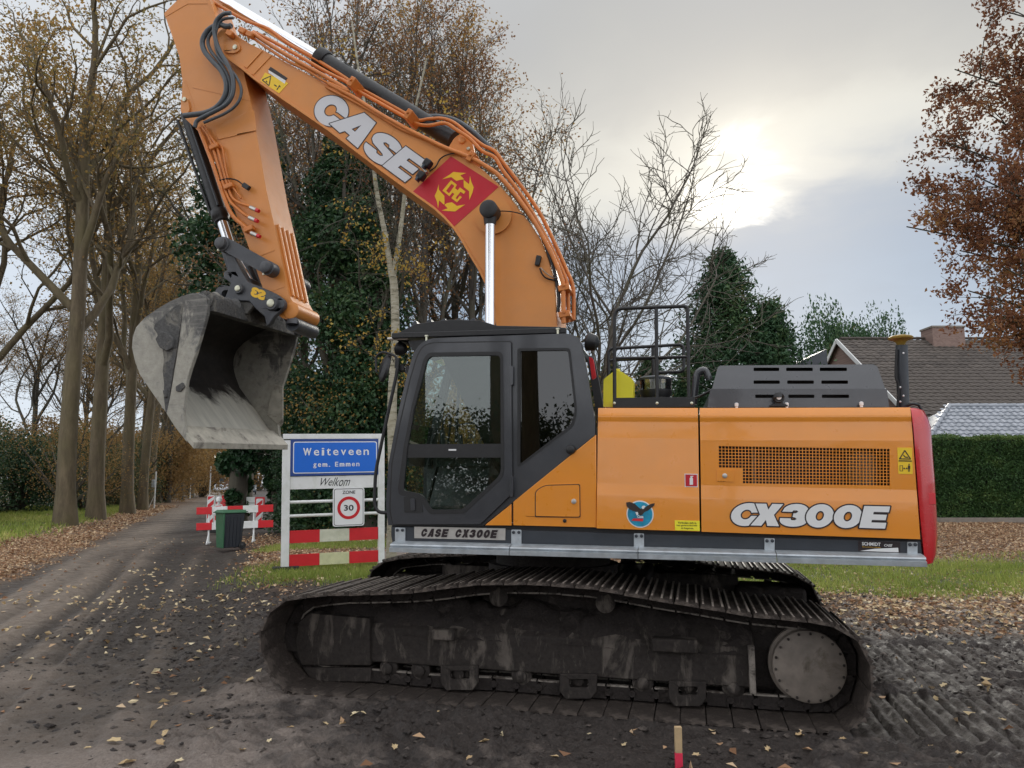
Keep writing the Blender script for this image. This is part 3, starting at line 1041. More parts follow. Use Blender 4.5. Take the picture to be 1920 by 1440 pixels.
# crumbs and clods of earth lying loose on the mud
def clods(n, x0, x1, y0, y1, smin, smax):
    def dens_clod(x, y):
        road, rut, grass, leafy, dry, mud, drive = masks(x, y)
        s2 = (x - MO.x) * ME.x + (y - MO.y) * ME.y
        w2 = (x - MO.x) * MN.x + (y - MO.y) * MN.y
        free = 1 - 0.93 * ((s2 > 2.4) & (w2 > -1.85) & (w2 < -.4))
        return free * np.clip(mud * (0.25 + 1.2 * sstep(.42, .62, fbm(x * 1.3, y * 1.3, 251, 3))) * (1 - .8 * dry) + rut * .3, 0, 1)
    x, y = on_ground(n, x0, x1, y0, y1, dens_clod)
    m = len(x)
    oct_ = np.array([(1, 0, 0), (0, 1, 0), (-1, 0, 0), (0, -1, 0), (0, 0, 1), (.7, .7, .5), (-.7, .7, .55), (-.7, -.7, .5), (.7, -.7, .55)], float)
    fc = np.array([(0, 5, 4), (5, 1, 4), (1, 6, 4), (6, 2, 4), (2, 7, 4), (7, 3, 4), (3, 8, 4), (8, 0, 4), (0, 1, 5), (1, 2, 6), (2, 3, 7), (3, 0, 8)])
    s_ = smin + (smax - smin) * nr.random(m) ** 3
    V = oct_[None] * (1 + nr.normal(0, .22, (m, 9, 3)))
    a = nr.uniform(0, 6.28, m)
    c_, sn = np.cos(a)[:, None], np.sin(a)[:, None]
    st_ = nr.uniform(.8, 1.9, m)[:, None]
    X = V[..., 0] * st_
    V = np.stack([X * c_ - V[..., 1] * sn, X * sn + V[..., 1] * c_, V[..., 2] * nr.uniform(.5, .95, m)[:, None]], -1) * s_[:, None, None]
    V += np.stack([x, y, surf_z(x, y) - .15 * s_], 1)[:, None, :]
    F_ = (fc[None] + (np.arange(m) * 9)[:, None, None]).reshape(-1, 3)
    z1 = np.zeros(m * 9)
    return raw_mesh('mud_clods', V.reshape(-1, 3), F_, {'road': z1, 'rut': z1, 'grass': z1, 'leafy': z1, 'dry': np.repeat(nr.random(m) * .4, 9)}, True)


link('mud_clods', clods(26000, -6, 6.5, 5.0, 14, .008, .034), M['ground'], None, kind='stuff')

# turf
def dens_grass(x, y):
    road, rut, grass, leafy, dry, mud, drive = masks(x, y)
    return np.clip(grass * (0.35 + 0.9 * fbm(x * 1.7, y * 1.7, 141, 3)), 0, 1)


gx_, gy_ = on_ground(230000, -7, 16, 12, 23, dens_grass)
def blades(gx_, gy_, hmin, hmax, wid):
    n = len(gx_)
    z = surf_z(gx_, gy_)
    ang = nr.uniform(0, 2 * np.pi, n)
    clump = fbm(gx_ * 1.1, gy_ * 1.1, 151, 3)
    hh = nr.uniform(hmin, hmax, n) * (0.5 + clump)
    lean = nr.normal(0, 0.45, (n, 2)) * hh[:, None]
    dx, dy = np.cos(ang) * wid, np.sin(ang) * wid
    V = np.stack([np.stack([gx_ - dx, gy_ - dy, z - .01], 1), np.stack([gx_ + dx, gy_ + dy, z - .01], 1), np.stack([gx_ + lean[:, 0], gy_ + lean[:, 1], z + hh], 1)], 1).reshape(-1, 3)
    tint = np.clip(0.55 * nr.random(n) + 0.9 * (fbm(gx_ * .8, gy_ * .8, 161, 3) - 0.28), 0, 1)
    return raw_mesh('grass', V, np.arange(3 * n).reshape(n, 3), {'rnd': np.repeat(tint, 3)})


link('grass', blades(gx_, gy_, 0.05, 0.13, 0.009), M['grass'], None, kind='stuff')
gx_, gy_ = on_ground(110000, -34, -9, 18, 58, lambda x, y: np.clip(masks(x, y)[2], 0, 1))
link('grass', blades(gx_, gy_, 0.10, 0.22, 0.022), M['grass'], None, kind='stuff')

# ------------------------------------------------------------------ trees
def fast_tubes(branches):
    """many tapered tubes -> arrays"""
    VV, QQ, base = [], [], 0
    for pts, rad, n in branches:
        P = np.asarray(pts, float)
        m = len(P)
        d = np.gradient(P, axis=0)
        d /= np.linalg.norm(d, axis=1)[:, None] + 1e-9
        ref = np.array([0.31, 0.27, 0.91]) if abs(d[0][2]) < 0.9 else np.array([1.0, 0.1, 0.0])
        u = np.cross(d, ref)
        u /= np.linalg.norm(u, axis=1)[:, None] + 1e-9
        v = np.cross(d, u)
        a = np.arange(n) * 2 * np.pi / n
        ring = u[:, None, :] * np.cos(a)[None, :, None] + v[:, None, :] * np.sin(a)[None, :, None]
        V = P[:, None, :] + ring * np.asarray(rad)[:, None, None]
        VV.append(V.reshape(-1, 3))
        i = np.arange(m * n).reshape(m, n)
        j = np.roll(i, -1, axis=1)
        QQ.append(np.stack([i[:-1], j[:-1], j[1:], i[1:]], -1).reshape(-1, 4) + base)
        base += m * n
    return np.concatenate(VV), np.concatenate(QQ)


class Tree:
    def __init__(self, seed, **k):
        self.r = random.Random(seed)
        self.br, self.tips = [], []
        self.k = dict(H=22, r0=0.42, clear=0.36, levels=4, nch=(6, 6, 6, 5), ang=(38, 42, 48, 50), ratio=(0.62, 0.55, 0.5, 0.5), wob=(0.014, 0.16, 0.22, 0.28), trop=(0.03, 0.10, 0.06, 0.02),
                      t0=(0.36, 0.3, 0.25, 0.2), rr=(0.55, 0.55, 0.5, 0.5), minr=0.012, lean=(0, 0), flare=1.35, taper=0.45)
        self.k.update(k)

    def run(self):
        k = self.k
        d = Vector((k['lean'][0], k['lean'][1], 1)).normalized()
        self.grow(Vector((0, 0, -0.15)), d, k['H'] * k.get('stem', 0.72), k['r0'], 0)
        return self

    def grow(self, p, d, L, r, lv):
        k, R_ = self.k, self.r
        ns = (10, 7, 5, 4, 3)[lv]
        pts, rad, dirs = [p.copy()], [r * (k['flare'] if lv == 0 else 1)], [d.copy()]
        w = k['wob'][min(lv, 3)]
        end = (k.get('taper0', k['taper']) if lv == 0 else k['taper']) if lv < k['levels'] else 0.3
        for i in range(ns):
            j = Vector((R_.gauss(0, w), R_.gauss(0, w), R_.gauss(0, w * 0.7) + k['trop'][min(lv, 3)]))
            d = (d + j).normalized()
            p = p + d * (L / ns)
            pts.append(p.copy())
            rad.append(max(k['minr'] * (0.6 if lv == k['levels'] else 1), r * (1 - (1 - end) * (i + 1) / ns)))
            dirs.append(d.copy())
        self.br.append(([tuple(q) for q in pts], rad, (12, 8, 5, 4, 3)[lv]))
        if lv >= k['levels']:
            self.tips += [(q, lv) for q in pts[1:]]
            return
        n = k['nch'][lv]
        az = R_.uniform(0, 6.28)
        for c in range(n):
            last = c == n - 1
            t = 1.0 if last else k['t0'][lv] + (0.97 - k['t0'][lv]) * ((c + R_.uniform(0.1, 0.9)) / max(1, n - 1))
            f = t * ns
            i = min(int(f), ns - 1)
            q = pts[i].lerp(pts[i + 1], f - i)
            dd = dirs[min(i + 1, ns)]
            az += 2.4 + R_.uniform(-.5, .5)
            an = R(k['ang'][lv] * R_.uniform(0.65, 1.25)) * (0.35 if last else 1)
            o = dd.orthogonal().normalized()
            o.rotate(Matrix.Rotation(az, 3, dd))
            cd = (dd * math.cos(an) + o * math.sin(an)).normalized()
            cl = L * k['ratio'][lv] * R_.uniform(0.75, 1.2) * (1.15 - 0.45 * (t if lv else (t - k['t0'][0]) / (1 - k['t0'][0]) if k['t0'][0] < 1 else 0))
            rb = rad[i] + (rad[i + 1] - rad[i]) * (f - i)
            self.grow(q, cd, cl, max(k['minr'], rb * (0.85 if last else k['rr'][lv]) ), lv + 1)


def tree_meshes(name, T, leaf_n, leaf_size, spread, keep=1.0):
    V, Q = fast_tubes(T.br)
    wood = raw_mesh('trunk', V, Q, smooth=True)
    tips = np.array([tuple(t[0]) for t in T.tips])
    crown = None
    if leaf_n:
        pick = nr.integers(0, len(tips), leaf_n)
        if keep < 1:                                 # leaves hang on in patches
            f = fbm(tips[:, 0] * 0.5 + 9, tips[:, 1] * 0.5 + tips[:, 2] * 0.45, 171, 3)
            p = np.clip((f - (1 - keep) * 0.62) * 6, 0.02, 1)
            pick = nr.choice(len(tips), leaf_n, p=p / p.sum())
        P = tips[pick] + nr.normal(0, spread, (leaf_n, 3))
        V, Q, rn = leaf_cloud(P, nr.uniform(leaf_size * 0.6, leaf_size * 1.25, leaf_n), 0.6, 0, 0.3)
        tint = np.repeat(fbm(P[:, 0] * 0.45 + 4, P[:, 1] * 0.45 + P[:, 2] * 0.5, 181, 2), 4)
        crown = raw_mesh('crown', V, Q, {'rnd': np.clip(rn * 0.6 + (tint - 0.3) * 1.0, 0, 1)})
    return wood, crown


def put_tree(name, meshes, mats, loc, rz, sc, label, cat='tree', group=None):
    root = empty(name, (loc[0], loc[1], float(base_z(loc[0], loc[1])) - 0.05 if len(loc) < 3 else loc[2]), rz, label, cat, group)
    root.scale = (sc, sc, sc) if not isinstance(sc, tuple) else sc
    for nm, me, mt in (('trunk', meshes[0], mats[0]), ('crown', meshes[1], mats[1])):
        if me is None:
            continue
        o = bpy.data.objects.new(nm, me)
        COL.objects.link(o)
        o.parent = root
        if not me.materials:
            me.materials.append(mt)
        if o.active_material != mt:
            o.material_slots[0].link = 'OBJECT'
            o.material_slots[0].material = mt
        if nm == 'crown':
            o['kind'] = 'stuff'
    return root


# oaks of the avenue
OAK = []
for sd_, ln_ in ((3, (0.0, 0.0)), (14, (-0.01, 0.0)), (27, (0.01, 0.))):
    T = Tree(sd_, H=23, r0=0.38, t0=(0.42, 0.22, 0.2, 0.15), nch=(7, 6, 6, 5), ang=(36, 42, 48, 52), ratio=(0.60, 0.55, 0.50, 0.46), lean=ln_, minr=0.014, taper0=.60, rr=(.66, .6, .5, .5)).run()
    OAK.append(tree_meshes('oak', T, 9000, 0.18, 0.26, 0.85))
print('oak', len(OAK[0][0].polygons), len(OAK[0][1].polygons))
oak_spots = [(-18.33, 32.03), (-19.9, 37.3), (-22.3, 45.2), (-24.3, 51.2)]
for i in range(11):
    t = 27 + 6.3 * i
    oak_spots.append((-18.33 + RD[0] * t * 1.03, 32.03 + RD[1] * t * 1.03))
oak_lab = ['thick oak trunk nearest the road bend, first of the avenue left of the excavator', 'second oak of the avenue, with a heavy limb forking low to the right', 'third oak of the avenue, standing left of the raised bucket', 'fourth slender oak of the avenue beside the white post']
for i, (x, y) in enumerate(oak_spots):
    lab = oak_lab[i] if i < 4 else '%s oak along the left verge, counted from the nearest' % ('fifth sixth seventh eighth ninth tenth eleventh twelfth thirteenth fourteenth fifteenth'.split()[i - 4])
    ot_ = put_tree('oak_tree', OAK[i % 3], (M['oak_bark'], M['oak_leaf'] if i % 2 == 0 else M['oak_gold']), (x, y), i * 2.1 + 0.4, (1.0, 0.98, 0.94, 0.82)[i] if i < 4 else 0.9 + 0.1 * ((i * 7) % 3 - 1), lab, 'tree', 'oaks of the avenue left of the road')
    ot_.rotation_euler = (Matrix.Rotation(R((-3.2, -2.0, -3.0, -1.0)[i] if i < 4 else 0), 3, 'Y') @ Matrix.Rotation(i * 2.1 + .4, 3, 'Z')).to_euler()
put_tree('oak_tree', OAK[1], (M['oak_bark'], M['oak_leaf']), (-25.5, 36.5), 3.9, 0.9, 'oak outside the left edge whose crown reaches into the top left corner', 'tree', 'oaks of the avenue left of the road')
# a second line deeper in the wood on the left
for i, (x, y, s) in enumerate(((-36, 58, .62), (-48, 62, .7), (-42, 78, .72), (-31, 70, .62), (-56, 74, .75), (-38, 92, .8), (-50, 90, .8), (-62, 88, .8), (-29, 55, .5), (-66, 72, .75), (-45, 108, .8), (-34, 80, .6))):
    put_tree('oak_tree', OAK[(i + 1) % 3], (M['dark_bark'], M['oak_gold']), (x, y), i * 1.3, s, 'golden oak deeper in the wood behind the avenue', 'tree', 'oaks in the wood behind the avenue')

# low golden and green growth behind the avenue
def bush_mesh(seed, n, size, rx, rz_, lobes, lift=0.0):
    g_ = np.random.default_rng(seed)
    c = np.stack([g_.normal(0, rx * 0.5, lobes), g_.normal(0, rx * 0.5, lobes), lift + g_.uniform(0.15, 0.85, lobes) * rz_], 1)
    rad = g_.uniform(0.25, 0.5, lobes) * rx
    k = g_.integers(0, lobes, n)
    d = g_.normal(size=(n, 3))
    d /= np.linalg.norm(d, axis=1)[:, None]
    P = c[k] + d * (rad[k] * g_.uniform(0.55, 1.08, n))[:, None]
    P[:, 2] = np.maximum(P[:, 2], 0.02)
    V, Q, rn = leaf_cloud(P, g_.uniform(size * 0.6, size * 1.3, n), 0.6, 0, 0.3)
    tint = np.repeat(fbm(P[:, 0] * 0.8, P[:, 1] * 0.8 + P[:, 2] * 0.9, seed, 2), 4)
    br = []
    for i in range(min(lobes, 14)):
        a = np.array([0, 0, -0.1])
        br.append(([tuple(a), tuple(c[i] * 0.45 + np.array([0, 0, 0.1])), tuple(c[i])], [0.07 * rx / 2, 0.045 * rx / 2, 0.015], 5))
    Vb, Qb = fast_tubes(br)
    return raw_mesh('trunk', Vb, Qb, smooth=True), raw_mesh('crown', V, Q, {'rnd': np.clip(rn * 0.6 + (tint - 0.3), 0, 1)})


GOLD = bush_mesh(5, 13000, 0.24, 4.6, 7.0, 60, 0.6)
GREEN = bush_mesh(6, 14000, 0.20, 4.0, 5.5, 55)
for i, (x, y, s) in enumerate(((-34, 61, .9), (-32, 72, .9), (-40, 84, 1.1), (-40, 100, 1.2), (-52, 96, 1.2))):
    put_tree('beech_bush', GOLD, (M['dark_bark'], M['oak_gold']), (x, y), i * 1.9, s, 'golden leaved undergrowth tree between the avenue trunks', 'tree', 'golden undergrowth behind the avenue')
for i, (x, y, s) in enumerate(((-27.5, 36, .75), (-31.5, 41, .9), (-36, 47, 1.1), (-30, 55, .85), (-41, 50, 1.1), (-34.5, 68, .95), (-47, 60, 1.2), (-39, 36, 1.0), (-25.5, 33.5, .6), (-24, 31, .5), (-33, 33, .9), (-29.5, 46, .9), (-38, 42, 1.1))):
    put_tree('evergreen_bush', GREEN, (M['dark_bark'], M['shrub_leaf'] if i % 3 == 0 else M['ivy_leaf']), (x, y), i * 2.3, s, 'dull green bush at the edge of the wood on the left', 'bush', 'green bushes at the edge of the wood')

# ivy-clad trees right of the road
def ivy_mesh(seed, H, rbase, n, leaf=0.16, bulge=None):
    g_ = np.random.default_rng(seed)
    lob = 90
    z = g_.uniform(0.02, 1, lob) ** 0.9
    rad = rbase * np.interp(z, [0, .15, .5, .8, 1], bulge or [0.85, 1.0, 0.95, 0.7, 0.35])
    a = g_.uniform(0, 2 * np.pi, lob)
    off = rad * g_.uniform(0.2, 0.75, lob)
    c = np.stack([np.cos(a) * off, np.sin(a) * off, z * H], 1)
    lr = rad * g_.uniform(0.38, 0.62, lob)
    k = g_.integers(0, lob, n)
    d = g_.normal(size=(n, 3))
    d /= np.linalg.norm(d, axis=1)[:, None]
    P = c[k] + d * (lr[k] * g_.uniform(0.65, 1.12, n))[:, None]
    P[:, 2] = np.maximum(P[:, 2], 0.03)
    V, Q, rn = leaf_cloud(P, g_.uniform(leaf * 0.6, leaf * 1.3, n), 0.75, 0, 0.3)
    tint = np.repeat(fbm(P[:, 0] * 0.9, P[:, 1] * 0.9 + P[:, 2] * 0.8, seed, 2), 4)
    T = Tree(seed, H=H * 1.25, r0=0.34, t0=(0.3, 0.3, 0.25, 0.2), nch=(9, 5, 5, 4), ang=(48, 45, 48, 50), ratio=(0.36, 0.55, 0.5, 0.5)).run()
    Vb, Qb = fast_tubes(T.br)
    return raw_mesh('trunk', Vb, Qb, smooth=True), raw_mesh('crown', V, Q, {'rnd': np.clip(rn * 0.65 + (tint - 0.3) * 0.9, 0, 1)})


IV1 = ivy_mesh(21, 15.5, 2.0, 46000)
IV2 = ivy_mesh(22, 11.0, 1.9, 36000)
put_tree('ivy_tree', IV1, (M['dark_bark'], M['ivy_leaf']), (-6.2, 27.2), 0.3, 1.02, 'tall tree wrapped in dark ivy directly behind the arm of the excavator')
put_tree('ivy_tree', IV2, (M['dark_bark'], M['ivy_leaf']), (-4.9, 26.6), 1.9, 0.95, 'shorter ivy covered trunk behind the birch and the place name sign')
put_tree('ivy_tree', IV2, (M['dark_bark'], M['ivy_leaf']), (-6.6, 26.6), 4.0, (0.5, 0.5, 0.40), 'low ivy mound right of the wheelie bin')
IV3 = ivy_mesh(23, 13.0, 2.3, 30000, 0.2, [0.25, 0.3, 0.85, 1.0, 0.5])
put_tree('ivy_tree', IV3, (M['dark_bark'], M['ivy_leaf']), (-11.7, 33.0), 0.8, (1.25, 1.25, 1.32), 'ivy grown tree leaning over the road left of the arm')
put_tree('ivy_tree', IV3, (M['dark_bark'], M['ivy_leaf']), (-14.0, 46), 2.8, 0.85, 'dark ivy tree on the right verge beyond the barriers')
put_tree('ivy_tree', IV2, (M['dark_bark'], M['ivy_leaf']), (-8.0, 29.5), 2.2, (0.65, 0.65, 0.5), 'ivy bank behind the red and white barriers', 'bush')

# fine-twigged crowns with a few rusty leaves
TW = []
for sd_ in (41, 42):
    T = Tree(sd_, H=20, r0=0.20, t0=(0.22, 0.2, 0.15, 0.1), nch=(11, 7, 6, 5), ang=(32, 34, 38, 42), ratio=(0.46, 0.52, 0.52, 0.5), trop=(0, .12, .06, .0), wob=(.03, .10, .16, .2), minr=0.009).run()
    TW.append(tree_meshes('twiggy', T, 9000, 0.12, 0.2, 0.6))
print('twig', len(TW[0][0].polygons))
for i, (x, y, s, lab) in enumerate(((-7.0, 29.5, 1.15, 'bare twiggy tree rising behind the boom, leftmost of the rusty crowns'), (-3.6, 30.0, 1.12, 'rusty leaved twiggy tree behind the lettering of the boom'),
                                    (-1.6, 31.5, 1.06, 'rusty leaved twiggy tree rightmost behind the boom'), (-9.5, 35, 1.15, 'bare twiggy tree behind the elbow of the boom'), (-5.3, 33.5, 1.2, 'tallest twiggy tree, behind the middle of the boom'))):
    put_tree('twiggy_tree', TW[i % 2], (M['grey_bark'], M['twig_leaf']), (x, y), i * 1.7, s, lab)
# an oak with dark level limbs behind the boom foot
put_tree('oak_tree', OAK[2], (M['dark_bark'], M['oak_gold']), (-2.4, 34.0), 2.6, 0.62, 'oak with dark level limbs behind the lift cylinder rod')
put_tree('beech_bush', GOLD, (M['dark_bark'], M['oak_gold']), (-2.6, 36.0), 0.7, 0.8, 'golden bush glimpsed between the birch and the boom')
THIN = bush_mesh(8, 5200, 0.15, 4.4, 8.5, 70, 0.3)
for x, y, s, rz, lab in ((-3.9, 27.5, .72, .4, 'thin brown leaved bush left of the birch'), (-1.9, 28.5, .8, 1.8, 'thin brown leaved bush between the birch and the lift cylinder'), (0.4, 30.0, .8, 3.0, 'thin brown leaved bush behind the boom foot')):
    put_tree('thicket_bush', THIN, (M['grey_bark'], M['oak_leaf']), (x, y), rz, s, lab, 'bush')
for i, (x, y, z, s) in enumerate(((-23.2, 40.5, 1.6, .6), (-27.0, 49.0, 1.2, .7), (-30.0, 60.0, 1.0, .8))):
    put_tree('beech_sapling', THIN, (M['dark_bark'], M['oak_gold']), (x, y, z - 1.0), i * 1.4, s, 'thin golden sapling close behind the avenue trunks', 'tree', 'golden saplings behind the avenue trunks')
put_tree('evergreen_bush', GREEN, (M['dark_bark'], M['shrub_leaf']), (-0.8, 30.5), 1.7, 0.62, 'olive bush behind the cab roof')

# birch beside the sign
def birch():
    br, tips, tw = [], [], []
    r_ = random.Random(77)
    def limb(pts, r0, r1, n=9):
        P = smooth_path(pts, 5)
        rad = [r0 + (r1 - r0) * i / (len(P) - 1) for i in range(len(P))]
        br.append(([tuple(p) for p in P], rad, n))
        return P, rad
    YB = 17.6
    o = at(733, 1060, YB)
    q = lambda px, py, dy=0.0: at(px, py, YB + dy) - o
    A, ra = limb([q(733, 1075), q(737, 900), q(735, 760), q(741, 640), q(739, 540), q(733, 505)], 0.125, 0.085)
    B, rb = limb([q(733, 507), q(722, 440), q(708, 370), q(700, 310), q(690, 230, .3), q(672, 130, .5), q(660, 40, .6)], 0.07, 0.02)
    C, rc_ = limb([q(737, 520), q(748, 450), q(757, 380), q(764, 300, -.3), q(778, 210, -.5), q(800, 110, -.6)], 0.066, 0.02)
    for P, rad, cnt in ((A, ra, 12), (B, rb, 26), (C, rc_, 26)):
        for k in range(cnt):
            i = r_.randrange(int(len(P) * 0.35) if P is A else 2, len(P) - 1)
            d = Vector((r_.gauss(0, 1), r_.gauss(0, 1), r_.uniform(-0.25, 0.9))).normalized()
            L = r_.uniform(0.7, 2.0)
            pts = [P[i].copy()]
            for s in range(5):
                d = (d + Vector((r_.gauss(0, .14), r_.gauss(0, .14), -0.10))).normalized()
                pts.append(pts[-1] + d * L / 5)
            tw.append(([tuple(p) for p in pts], [max(.005, min(.014, rad[i] * 0.16) * (1 - s / 6.5)) for s in range(6)], 4))
            for m in range(6):
                j = r_.randrange(1, 6)
                dd = (d + Vector((r_.gauss(0, .5), r_.gauss(0, .5), r_.gauss(-.15, .4)))).normalized()
                t = [pts[j]]
                for s in range(3):
                    dd = (dd + Vector((0, 0, -.18))).normalized()
                    t.append(t[-1] + dd * r_.uniform(.14, .3))
                tw.append(([tuple(p) for p in t], [.005, .004, .004, .003], 3))
                tips.extend(t[1:])
    Vb, Qb = fast_tubes(br)
    Vt, Qt = fast_tubes(tw)
    tp_ = np.array([tuple(t) for t in tips])
    f = fbm(tp_[:, 0] * 0.9, tp_[:, 2] * 0.9, 191, 2)
    p = np.clip((f - 0.45) * 8, 0.03, 1)
    pk = nr.choice(len(tp_), 1700, p=p / p.sum())
    V, Q, rn = leaf_cloud(tp_[pk] + nr.normal(0, .07, (1700, 3)), nr.uniform(.05, .10, 1700), 0.75, 0, .3)
    return (raw_mesh('trunk', Vb, Qb, smooth=True), raw_mesh('crown', V, Q, {'rnd': rn})), o, raw_mesh('twigs', Vt, Qt)


bme, bo, btw = birch()
birch_root = put_tree('birch_tree', bme, (M['birch_bark'], M['birch_leaf']), (bo.x, bo.y, bo.z), 0, 1.0, 'white barked birch with few yellow leaves beside the place name sign')

link('twigs', btw, M['dark_bark'], birch_root, kind='stuff')

# leafless trees behind the machine
BARE = []
for sd_ in (52, 58):
    T = Tree(sd_, H=16.0, r0=0.17, stem=0.46, t0=(0.30, 0.2, 0.12, 0.1), nch=(8, 7, 6, 5), ang=(48, 42, 44, 46), ratio=(0.84, 0.55, 0.55, 0.52), trop=(0, .10, .07, .03), wob=(.06, .13, .18, .22), minr=0.012, levels=4).run()
    BARE.append(tree_meshes('bare', T, 0, 0, 0))
for i, (x, y, s, rz, lab) in enumerate(((3.4, 31.0, 1.22, 4.4, 'leafless spreading tree behind the handrail, right of the boom'), (1.4, 34.0, 1.1, 2.0, 'leafless tree close to the right of the boom'),
                                        (41.0, 78.0, .9, 1.0, 'small leafless tree far behind the chimney'), (27.5, 74.0, .8, 4.0, 'small leafless tree beyond the left gable of the house'))):
    put_tree('bare_tree', (BARE[i % 2][0], None), (M['grey_bark'], None), (x, y), rz, s, lab)

# evergreens behind the machine
def conifer_mesh(seed, H, rad, n, leaf=0.22):
    g_ = np.random.default_rng(seed)
    br = [([(0, 0, -.2), (0.05, 0, H * .5), (0, 0, H)], [0.26, 0.16, 0.02], 8)]
    PP = []
    nb = 130
    for i in range(nb):
        z = H * (0.04 + 0.94 * (i / nb) ** 0.9)
        a = i * 2.4 + g_.uniform(-.3, .3)
        L = rad * (1 - (z / H)) ** 0.85 * g_.uniform(0.65, 1.15) + 0.15
        tip = np.array([math.cos(a) * L, math.sin(a) * L, z - 0.10 * L + g_.uniform(-.2, .3)])
        mid = np.array([math.cos(a) * L * .55, math.sin(a) * L * .55, z + 0.06 * L])
        st_ = np.array([0, 0, z])
        br.append(([tuple(st_), tuple(mid), tuple(tip)], [.05, .03, .008], 4))
        m = int(n / nb * (0.35 + 1.3 * L / rad))
        t = g_.uniform(0.3, 1.04, m)
        q = np.where(t[:, None] < .55, st_ + (mid - st_) * (t / .55)[:, None], mid + (tip - mid) * ((t - .55) / .45)[:, None])
        q = q + g_.normal(0, 1, (m, 3)) * np.array([.22, .22, .16]) * (0.5 + 0.6 * L)
        q[:, 2] -= np.abs(g_.normal(0, .25, m))
        PP.append(q)
    P = np.concatenate(PP)
    V, Q, rn = leaf_cloud(P, g_.uniform(leaf * .6, leaf * 1.4, len(P)), 0.42, 0, .2)
    tint = np.repeat(fbm(P[:, 0] * 0.7, P[:, 1] * 0.7 + P[:, 2] * 0.7, seed, 2), 4)
    Vb, Qb = fast_tubes(br)
    return raw_mesh('trunk', Vb, Qb, smooth=True), raw_mesh('crown', V, Q, {'rnd': np.clip(rn * .6 + (tint - .3), 0, 1)})


CF = conifer_mesh(61, 13.8, 5.2, 44000)
CF2 = conifer_mesh(62, 10.0, 3.6, 26000)
put_tree('cypress_tree', CF, (M['dark_bark'], M['conifer_leaf']), (11.0, 39.0), 0.2, (1.1, 1.1, 1.0), 'large dark green cypress standing behind the engine hood')
for i, (x, y, s, lab) in enumerate(((13.1, 38.2, 1.08, 'lighter green cypress leaning on the right flank of the large one'), (6.3, 35.0, .74, 'small dark conifer behind the handrail'), (8.4, 36.5, .70, 'small dark conifer between handrail and large cypress'),
                                    (3.4, 33.0, .62, 'small dark conifer close to the right side of the boom'), (0.9, 33.5, .6, 'small dark conifer hidden behind the cab'), (5.0, 38.5, .78, 'conifer furthest back behind the handrail'))):
    put_tree('cypress_tree', CF2, (M['dark_bark'], M['conifer_leaf']), (x, y), i * 1.3, s, lab)
for i, (x, y, s, lab) in enumerate(((7.2, 31.0, .55, 'dense shrub behind the yellow canister'), (4.6, 30.0, .5, 'dense shrub behind the cab rear corner'), (10.0, 31.5, .5, 'dense shrub behind the left end of the hood'))):
    put_tree('evergreen_bush', GREEN, (M['dark_bark'], M['shrub_leaf'] if i else M['ivy_leaf']), (x, y), i * 1.1, s, lab, 'bush')
DT = bush_mesh(9, 9000, 0.36, 5.0, 9.0, 46, 6.0)
put_tree('far_tree', DT, (M['dark_bark'], M['conifer_leaf']), (30.6, 72), 0.5, (0.62, .62, 1.22), 'dark round topped tree behind the house ridge, left of the antenna')
put_tree('far_tree', DT, (M['dark_bark'], M['conifer_leaf']), (35.0, 74), 2.5, (0.55, .55, 1.2), 'dark round topped tree behind the house ridge, above the antenna')
put_tree('far_tree', DT, (M['dark_bark'], M['conifer_leaf']), (25.0, 66), 1.5, (0.45, .45, .62), 'low dark tree between cypress and house')
put_tree('far_tree', DT, (M['dark_bark'], M['conifer_leaf']), (45.5, 78), 3.5, (0.5, .5, .93), 'dark tree top showing right of the chimney')

